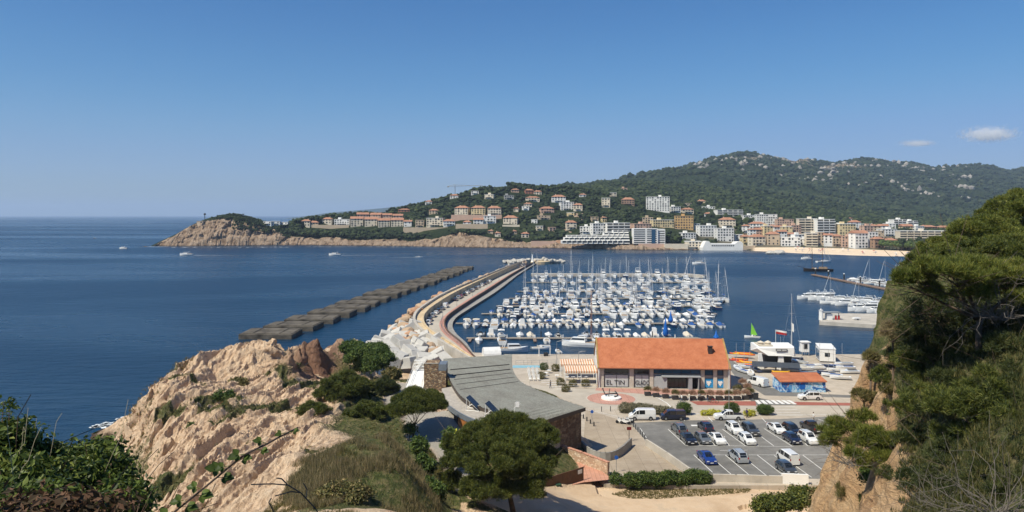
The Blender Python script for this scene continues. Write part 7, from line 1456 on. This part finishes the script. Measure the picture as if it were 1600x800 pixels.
# stepped white hotel by the water
d = 850; zb = H-(381-HY)/F*d; r = empty('stepped_hotel', ((985-CX)/F*d, d, zb), 0, 'white stepped seafront hotel with long balcony terraces and a tall slab at its right', 'hotel'); RECTS.append((878, 1040, 355, 380, d)); k_ = d/F
m = M('wall_white', WC['white'], .85, .1, .15)
for j, (x0, x1, y0, y1) in enumerate([(878,985,376,381),(882,985,371.5,376),(886,985,368,371.5),(945,985,364,368),(960,985,360,364)]):
    mb = MB(); mb.b0((x0-985)*k_, (x1-985)*k_, 4+j*2.4, 22, (381-y1)*k_, (381-y0)*k_); st_ = mb.build('terrace_floor', m, r); mb = MB(); mb.b0((x0-985)*k_+1, (x1-985)*k_, 3.9+j*2.4, 3.99+j*2.4, (381-y1)*k_+1.2, (381-y0)*k_-.3); mb.build('window_band', m_win, st_)
    for q in range(1, int((x1-x0)/8)): mb = MB(); x = (x0-985+q*8)*k_; mb.b0(x-.3, x+.3, 2.6+j*2.4, 3.89+j*2.4, (381-y1)*k_, (381-y0)*k_-.3); mb.build('divider', m, st_)
mb = MB(); mb.b0((990-985)*k_, (1028-985)*k_, 0, 14, 0, (381-357)*k_); mb.build('slab', m, r)
for f in range(7): mb = MB(); z = f*2.45+.9; mb.b0(4.2, (1008-985)*k_, -.12, -.003, z, z+1.2); mb.b0((1011-985)*k_, (1026-985)*k_, -.12, -.003, z, z+1.2); mb.build('window_band', m_win, r)
mb = MB(); mb.b0((1018-985)*k_, (1024-985)*k_, -.3, -.13, 0, 17); mb.build('stair_glass', M('blue_glass', (.015, .05, .11)), r)
mb = MB(); mb.b0((1028-985)*k_+.01, (1040-985)*k_, 2, 14, 0, (381-358)*k_); mb.build('end_wing', m, r)
for f in range(6): mb = MB(); z = f*2.6+1; mb.b0((1029.5-985)*k_, (1039-985)*k_, 1.88, 1.997, z, z+1.1); mb.build('window_band', m_shade, r)  # these bands are recess shade painted dark, without glass
# white beach club with round windows, seafront walls
d = 830; r = empty('beach_club', ((1129-CX)/F*d, d, H-(390-HY)/F*d), 0, 'long low white curved seafront building with a row of small windows', 'building'); RECTS.append((1098, 1161, 376, 390, d)); k_ = d/F
mb = MB(); pr = [(1098, 3), (1103, 13), (1108, 13), (1111, 9.5), (1148, 9), (1152, 12), (1158, 12.5), (1161, 10), (1161, -3), (1098, -3)]; mb.add([((a-1129)*k_, 0, b*k_) for a, b in pr]+[((a-1129)*k_, 14, b*k_) for a, b in pr], [tuple(range(9, -1, -1)), tuple(range(10, 20))]+[(i, (i+1) % 10, 10+(i+1) % 10, 10+i) for i in range(10)]); mb.build('wall', m, r)
for q in range(12): child('window', unit_mesh('window', m_win, (1.3, .12, 1.5)), r, ((1113+q*3-1129)*k_, -.063, 6.2*k_))
wall_far = [(1038,1075,381,389,'cream','pale sea wall between the slab hotel and the boathouse'),(998,1038,381,386,'pink','reddish sea wall below the slab hotel'),(712,762,350,357,'tan','stone retaining wall under the white gabled house'),(705,784,337,344,'pink','long pink retaining wall below the three mansions'),(630,700,355.5,361,'tan','long stone retaining wall above the low cliff'),(785,812,352,355,'cream','pale wall below the square cream house'),(830,868,377,385,'pink','pinkish retaining wall at the red rock'),(480,545,352,357,'tan','low pale wall along the cliff top'),(1160,1180,384,390,'tan','stone wall at the left end of the beach')]
for x0, x1, y0, y1, c_, l in wall_far:
    d, z = hit((x0+x1)/2, y1); k_ = d/F; mb = MB(); mb.b0(-(x1-x0)/2*k_, (x1-x0)/2*k_, 0, 2, -5, (y1-y0)*k_); o = mb.build('retaining_wall', M('wall_'+c_, WC[c_], .85, .1, .15)); o.location = (((x0+x1)/2-CX)/F*d, d-.5, z); tag(o, l, 'wall'); RECTS.append((x0, x1, y0, y1, d))
# red rock stack, beach rocks, crane, mast
for px, py, s, me, l in ((870,384,16,RM[5],'large orange rock stack at the foot of the cliff left of the hotel'),(884,384,13,RM[6],'second orange rock right of the large rock stack'),(958,383,11,RM[4],'orange rock under the stepped hotel'),(992,383,9,RM[1],'beige pointed rock below the slab hotel'),(1205,394,10,RG[0],'pale grey rocky islet off the beach, left lump'),(1217,394,12,RG[1],'pale grey rocky islet off the beach, right lump')):
    p = G(px, py+3, 0); o = bpy.data.objects.new('rock', me); COL.objects.link(o); o.location = (p.x, p.y, s*.12); o.scale = (s*1.1, s*.7, s*(1.1 if px < 880 else .6)); tag(o, l, 'rock')
d = 1330; p = P(711, 303, d); r = empty('tower_crane', p, 0, 'thin grey tower crane with a long jib standing on the hill', 'crane'); mb = MB(); mb.tube((0, 0, -4), (0, 0, 17), .55, 4); mb.build('mast', m_metal, r); mb = MB(); mb.tube((-14, 0, 14), (50, 0, 15.2), .45, 4); mb.tube((0, 0, 17), (30, 0, 15), .2, 4); mb.tube((0, 0, 17), (-13, 0, 14.3), .2, 4); mb.build('jib', m_metal, r); mb = MB(); mb.box((-12.5, 0, 13), (3, 1.5, 2)); mb.build('counterweight', m_conc2, r)
p = P(320, 348, 985); r = empty('signal_mast', p, 0, 'dark thin mast with a round top on the headland', 'mast'); mb = MB(); mb.tube((0, 0, -3), (0, 0, 11), .45, 5); mb.build('post', m_dark, r); mb = MB(); mb.lathe((0, 0, 11), [(0, -1.4), (1.7, 0), (1.2, 1.5), (0, 2)], 8); mb.build('top', m_dark, r)
# beach life: parasols and people as small shapes
for k in range(26):
    px = hr_.uniform(1240, 1425); row = np.interp(px, [1180, 1250, 1330, 1430], [389, 391, 393.5, 398.5])+hr_.uniform(-1.5, 1.5); d = 38.6*F/(row-HY); o = empty('beach_parasol', ((px-CX)/F*d, d, far_z(px, d)[0]), 0, '%s parasol on the sand, %s along the beach' % (['white', 'red', 'blue'][k % 3], ordn(k)), 'parasol', 'parasols on the beach')
    mb = MB(); mb.lathe((0, 0, 0), [(1.5, 2), (0, 2.6)], 8); mb.build('canopy', [m_white, M('red_paint', (.4, .02, .02)), m_bcan][k % 3], o); mb = MB(); mb.tube((0, 0, -.3), (0, 0, 2.2), .06, 4); mb.build('pole', m_dark, o)
for px, py in ((1370, 372),):
    d, z = hit(1404, 389)
# ------------------------------------------------------------ far trees
def ico(sub):
    bm = bmesh.new(); bmesh.ops.create_icosphere(bm, subdivisions=sub, radius=1); v = np.array([q.co[:] for q in bm.verts]); f = np.array([[a.index for a in p.verts] for p in bm.faces]); bm.free(); return v, f
IV1, IF1 = ico(1); IV2, IF2 = ico(2)
def blobs_mesh(name, P_, R, squash, rs, mat, sub=1, parent=None, jit=.28):
    V, Fc = (IV1, IF1) if sub == 1 else (IV2, IF2); n = len(P_); j = 1+rs.uniform(-jit, jit, (n, len(V), 1)); sc = R[:, None, None]*np.array([1, 1, 1.])*j; sc = sc*np.stack([np.ones(n), np.ones(n), squash], 1)[:, None, :]
    th = rs.uniform(0, 6.28, n); c, s = np.cos(th)[:, None], np.sin(th)[:, None]; vx = V[None, :, 0]*c-V[None, :, 1]*s; vy = V[None, :, 0]*s+V[None, :, 1]*c; W3 = np.stack([vx, vy, np.repeat(V[None, :, 2], n, 0)], 2)*sc+P_[:, None, :]
    f = (Fc[None]+np.arange(n)[:, None, None]*len(V)).reshape(-1, 3); return np_mesh(name, W3.reshape(-1, 3), f, mat, parent)
FT = leafmat('far_pine_crown', [(.009, .015, .006), (.018, .029, .010), (.035, .050, .016), (.065, .082, .028)], .9, .03, 0); FT2 = leafmat('far_green_crown', [(.02, .035, .010), (.04, .062, .016), (.07, .10, .026), (.10, .13, .04)], .9, .03, 0); FM = leafmat('mountain_forest', [(.010, .019, .009), (.018, .030, .013), (.030, .044, .019), (.05, .062, .028)], .95, .004, 0)
q = np.random.RandomState(17); TP = []
for k in range(6):
    r = empty('pine_tree', (0, 0, 0)); n = 7; a = q.uniform(0, 6.28, n); rr = q.uniform(.5, 2.6, n); tall = k in (1, 4)
    Pq = np.stack([rr*np.cos(a)*(.5 if tall else 1), rr*np.sin(a)*(.5 if tall else 1), q.uniform(4.2, 6.2, n)+(np.arange(n)*.5 if tall else 0)], 1); blobs_mesh('crown', Pq, q.uniform(1.3, 2.4, n), np.full(n, .75), q, FT if k % 3 else FT2, 2, r, .22)
    mb = MB(); mb.tube((0, 0, -2), (0, 0, 4.5), .35, 5, .2); mb.build('trunk', m_bark, r); r.hide_render = False; TP.append(r)
used = [0]*6
def covered(px, row_top, row_bot, hw, d):
    for x0, x1, y0, y1, bd in RECTS:
        if d < bd+12 and px+hw > x0-.5 and px-hw < x1+.5 and row_bot > y0-.5 and row_top < y1-1.5: return True
    return False
cand = []
for _ in range(15000):
    px = q.uniform(452, 1500); Ds, Z = far_stack(np.array([px])); t = q.uniform(2.1 if px < 1060 else 2.25, 5.0); k = int(t); d = Ds[k, 0]+(Ds[k+1, 0]-Ds[k, 0])*(t-k)
    if px > 1160 and t < 2.6 and q.rand() < .6: continue
    if px > 1375 and t < 2.6: pass
    z = np.interp(d, Ds[:, 0], Z[:, 0]); s = q.uniform(.75, 1.45); row = HY+(H-z)/d*F; top = HY+(H-z-7.5*s)/d*F
    if covered(px, top, row, 3.2*s/d*F, d): continue
    if px > 1090 and t < 3.6 and q.rand() < .35: continue
    cand.append((d, px, z, s))
for px in range(330, 452, 1):
    for _ in range(9):
        Ds, Z = far_stack(np.array([float(px)])); t = q.uniform(1.55 if px > 362 else 2.4, 4); k = int(t); d = Ds[k, 0]+(Ds[k+1, 0]-Ds[k, 0])*(t-k); z = float(FARZ(np.array([float(px)]), np.array([t]))[0])
        if px < 345 and q.rand() < .5: continue
        cand.append((d, px+q.rand(), z-1, q.uniform(.3, .6)))
cand.sort()
for k, (d, px, z, s) in enumerate([c for c in cand if c[3] > .8 and c[1] > 455][:270]):
    i = q.randint(6); o = TP[i] if not used[i] else copy_tree(TP[i]); used[i] = 1; o.location = ((px-CX)/F*d, d, z-.6); o.scale = (s, s, s*q.uniform(.85, 1.15)); o.rotation_euler = (0, 0, q.uniform(0, 6)); tag(o, 'dark green tree growing between the villas and cliffs across the bay', 'tree', 'trees across the bay')
ind = set(id(c) for c in [c for c in cand if c[3] > .8 and c[1] > 455][:270]); rest = [c for c in cand if id(c) not in ind]
d, px, z, s = [np.array(a) for a in zip(*rest)]; Pq = np.stack([(px-CX)/F*d, d, z+2.6*s], 1)
def multi(Pq, s, q, n, spread, rr): P2 = np.repeat(Pq, n, 0)+q.normal(size=(len(Pq)*n, 3))*spread*np.repeat(s, n)[:, None]*np.array([1, 1, .45]); return P2, np.repeat(s, n)*q.uniform(rr*.7, rr*1.25, len(P2))
P2, R2 = multi(Pq, s, q, 3, 1.7, 2.3); tag(blobs_mesh('hill_forest', P2, R2, np.full(len(P2), .72), q, FT, 1), kind='stuff')
# promenade pines at the right end of the beach
for k in range(11):
    px = 1379+k*5.4; d, z = hit(px, 389.5+k*.35); o = copy_tree(TP[0 if k % 2 else 3]); o.location = ((px-CX)/F*d, d, z-.5); o.scale = (1.35, 1.35, 1.5); tag(o, 'bright green pine in the promenade row at the right end of the beach, %s' % ordn(k), 'tree', 'promenade pines')
# the wooded middle hill and mountains
def scatter(n, lo, hi, s0, s1, name, mat, pxr=(640, 1700), sub=1, thr=None):
    px = q.uniform(pxr[0], pxr[1], n); t = q.uniform(lo, hi, n); Ds, Z = far_stack(px); k = t.astype(int); i = np.arange(n); d = Ds[k, i]+(Ds[k+1, i]-Ds[k, i])*(t-k); X = (px-CX)/F*d
    z = np.zeros(n)
    # follow the rendered surface
    z = FARZ(px, t); ok = np.ones(n, bool)
    if thr is not None: ok = fbm(X*.008, d*.008, None, 62, 5) < thr+.08*q.normal(size=n)
    s = q.uniform(s0, s1, n); P3 = np.stack([X, d, z+s*.35], 1)[ok]; tag(blobs_mesh(name, P3, s[ok], q.uniform(.55, .9, ok.sum()), q, mat, sub), kind='stuff')
scatter(11000, 4.3, 6.6, 3.2, 6.5, 'middle_hill_forest', FT, (640, 1620)); scatter(26000, 6.3, 8.25, 5, 12, 'mountain_forest', FM, (860, 1700), thr=.13)
tag(None, ) if False else None
def crag_rocks():
    n = 430; px = q.uniform(1085, 1520, n); t = q.uniform(7.2, 8.05, n); Ds, Z = far_stack(px); k = t.astype(int); i = np.arange(n); d = Ds[k, i]+(Ds[k+1, i]-Ds[k, i])*(t-k); X = (px-CX)/F*d; ok = fbm(X*.008, d*.008, None, 62, 5) > .04
    z = FARZ(px, t); s = q.uniform(4, 13, n); tag(blobs_mesh('mountain_crags', np.stack([X, d, z+s*.2], 1)[ok], s[ok], q.uniform(.6, 1.3, ok.sum()), q, M('crag_rock', (.30, .275, .24), .95, .3, .02), 1, jit=.35), kind='stuff')
crag_rocks()
# ------------------------------------------------------------ two small clouds
def cloud(px, py, w, h, D, label, seed):
    p = P(px, py, D); r = np.random.RandomState(seed); n = 60; x = r.normal(size=n)*.27; Pq = np.stack([x*w, r.normal(size=n)*w*.15, np.abs(r.normal(size=n))*.28*h*np.exp(-(x/.35)**2)-.1*h], 1); R = (h*.20+h*.20*r.rand(n))*np.exp(-(x/.5)**2)
    V = bpy.data.materials.new('cloud_vapour'); V.use_nodes = True; t = V.node_tree; t.nodes.clear(); v = t.nodes.new('ShaderNodeVolumePrincipled'); v.inputs['Color'].default_value = (1, 1, 1, 1); v.inputs['Anisotropy'].default_value = .2
    tc = t.nodes.new('ShaderNodeTexCoord'); nz = t.nodes.new('ShaderNodeTexNoise'); nz.inputs['Scale'].default_value = 6.5/h; nz.inputs['Detail'].default_value = 5; nz.inputs['Roughness'].default_value = .65; t.links.new(tc.outputs['Object'], nz.inputs[0])
    ln = t.nodes.new('ShaderNodeVectorMath'); ln.operation = 'MULTIPLY'; ln.inputs[1].default_value = (1.9/w, 3.2/w, 2.3/h); t.links.new(tc.outputs['Object'], ln.inputs[0]); le_ = t.nodes.new('ShaderNodeVectorMath'); le_.operation = 'LENGTH'; t.links.new(ln.outputs[0], le_.inputs[0])
    a = t.nodes.new('ShaderNodeMath'); a.operation = 'MULTIPLY_ADD'; t.links.new(le_.outputs['Value'], a.inputs[0]); a.inputs[1].default_value = -.33; t.links.new(nz.outputs[0], a.inputs[2])
    b = t.nodes.new('ShaderNodeMath'); b.operation = 'SUBTRACT'; b.use_clamp = True; t.links.new(a.outputs[0], b.inputs[0]); b.inputs[1].default_value = .27
    m_ = t.nodes.new('ShaderNodeMath'); m_.operation = 'MULTIPLY'; t.links.new(b.outputs[0], m_.inputs[0]); m_.inputs[1].default_value = 6.5/h*(5 if seed == 1 else 2.2); t.links.new(m_.outputs[0], v.inputs['Density'])
    o = t.nodes.new('ShaderNodeOutputMaterial'); t.links.new(v.outputs[0], o.inputs['Volume'])
    mb = MB(); mb.lathe((0, 0, 0), [(0.01, -h*.52), (w*.30, -h*.5), (w*.52, -h*.2), (w*.52, h*.2), (w*.3, h*.5), (.01, h*.52)], 20); ob = mb.build('cloud', V); ob.location = p; tag(ob, label, 'cloud'); ob['kind'] = 'stuff'
cloud(1545, 210, 780, 270, 9000, 'larger white cloud near the right edge of the sky', 1); cloud(1433, 224, 500, 120, 9000, 'small flat faint cloud left of the larger cloud', 2)
# ------------------------------------------------------------ air
def haze():
    mb = MB(); mb.b0(-41000, 41000, -400, 33000, -16, 470)
    m = bpy.data.materials.new('haze_air'); m.use_nodes = True; t = m.node_tree; t.nodes.clear()
    v = t.nodes.new('ShaderNodeVolumePrincipled'); v.inputs['Density'].default_value = .000068; v.inputs['Color'].default_value = (.62, .78, 1, 1); v.inputs['Anisotropy'].default_value = .1
    o = t.nodes.new('ShaderNodeOutputMaterial'); t.links.new(v.outputs[0], o.inputs['Volume'])
    tag(mb.build('haze', m), kind='stuff')
haze()
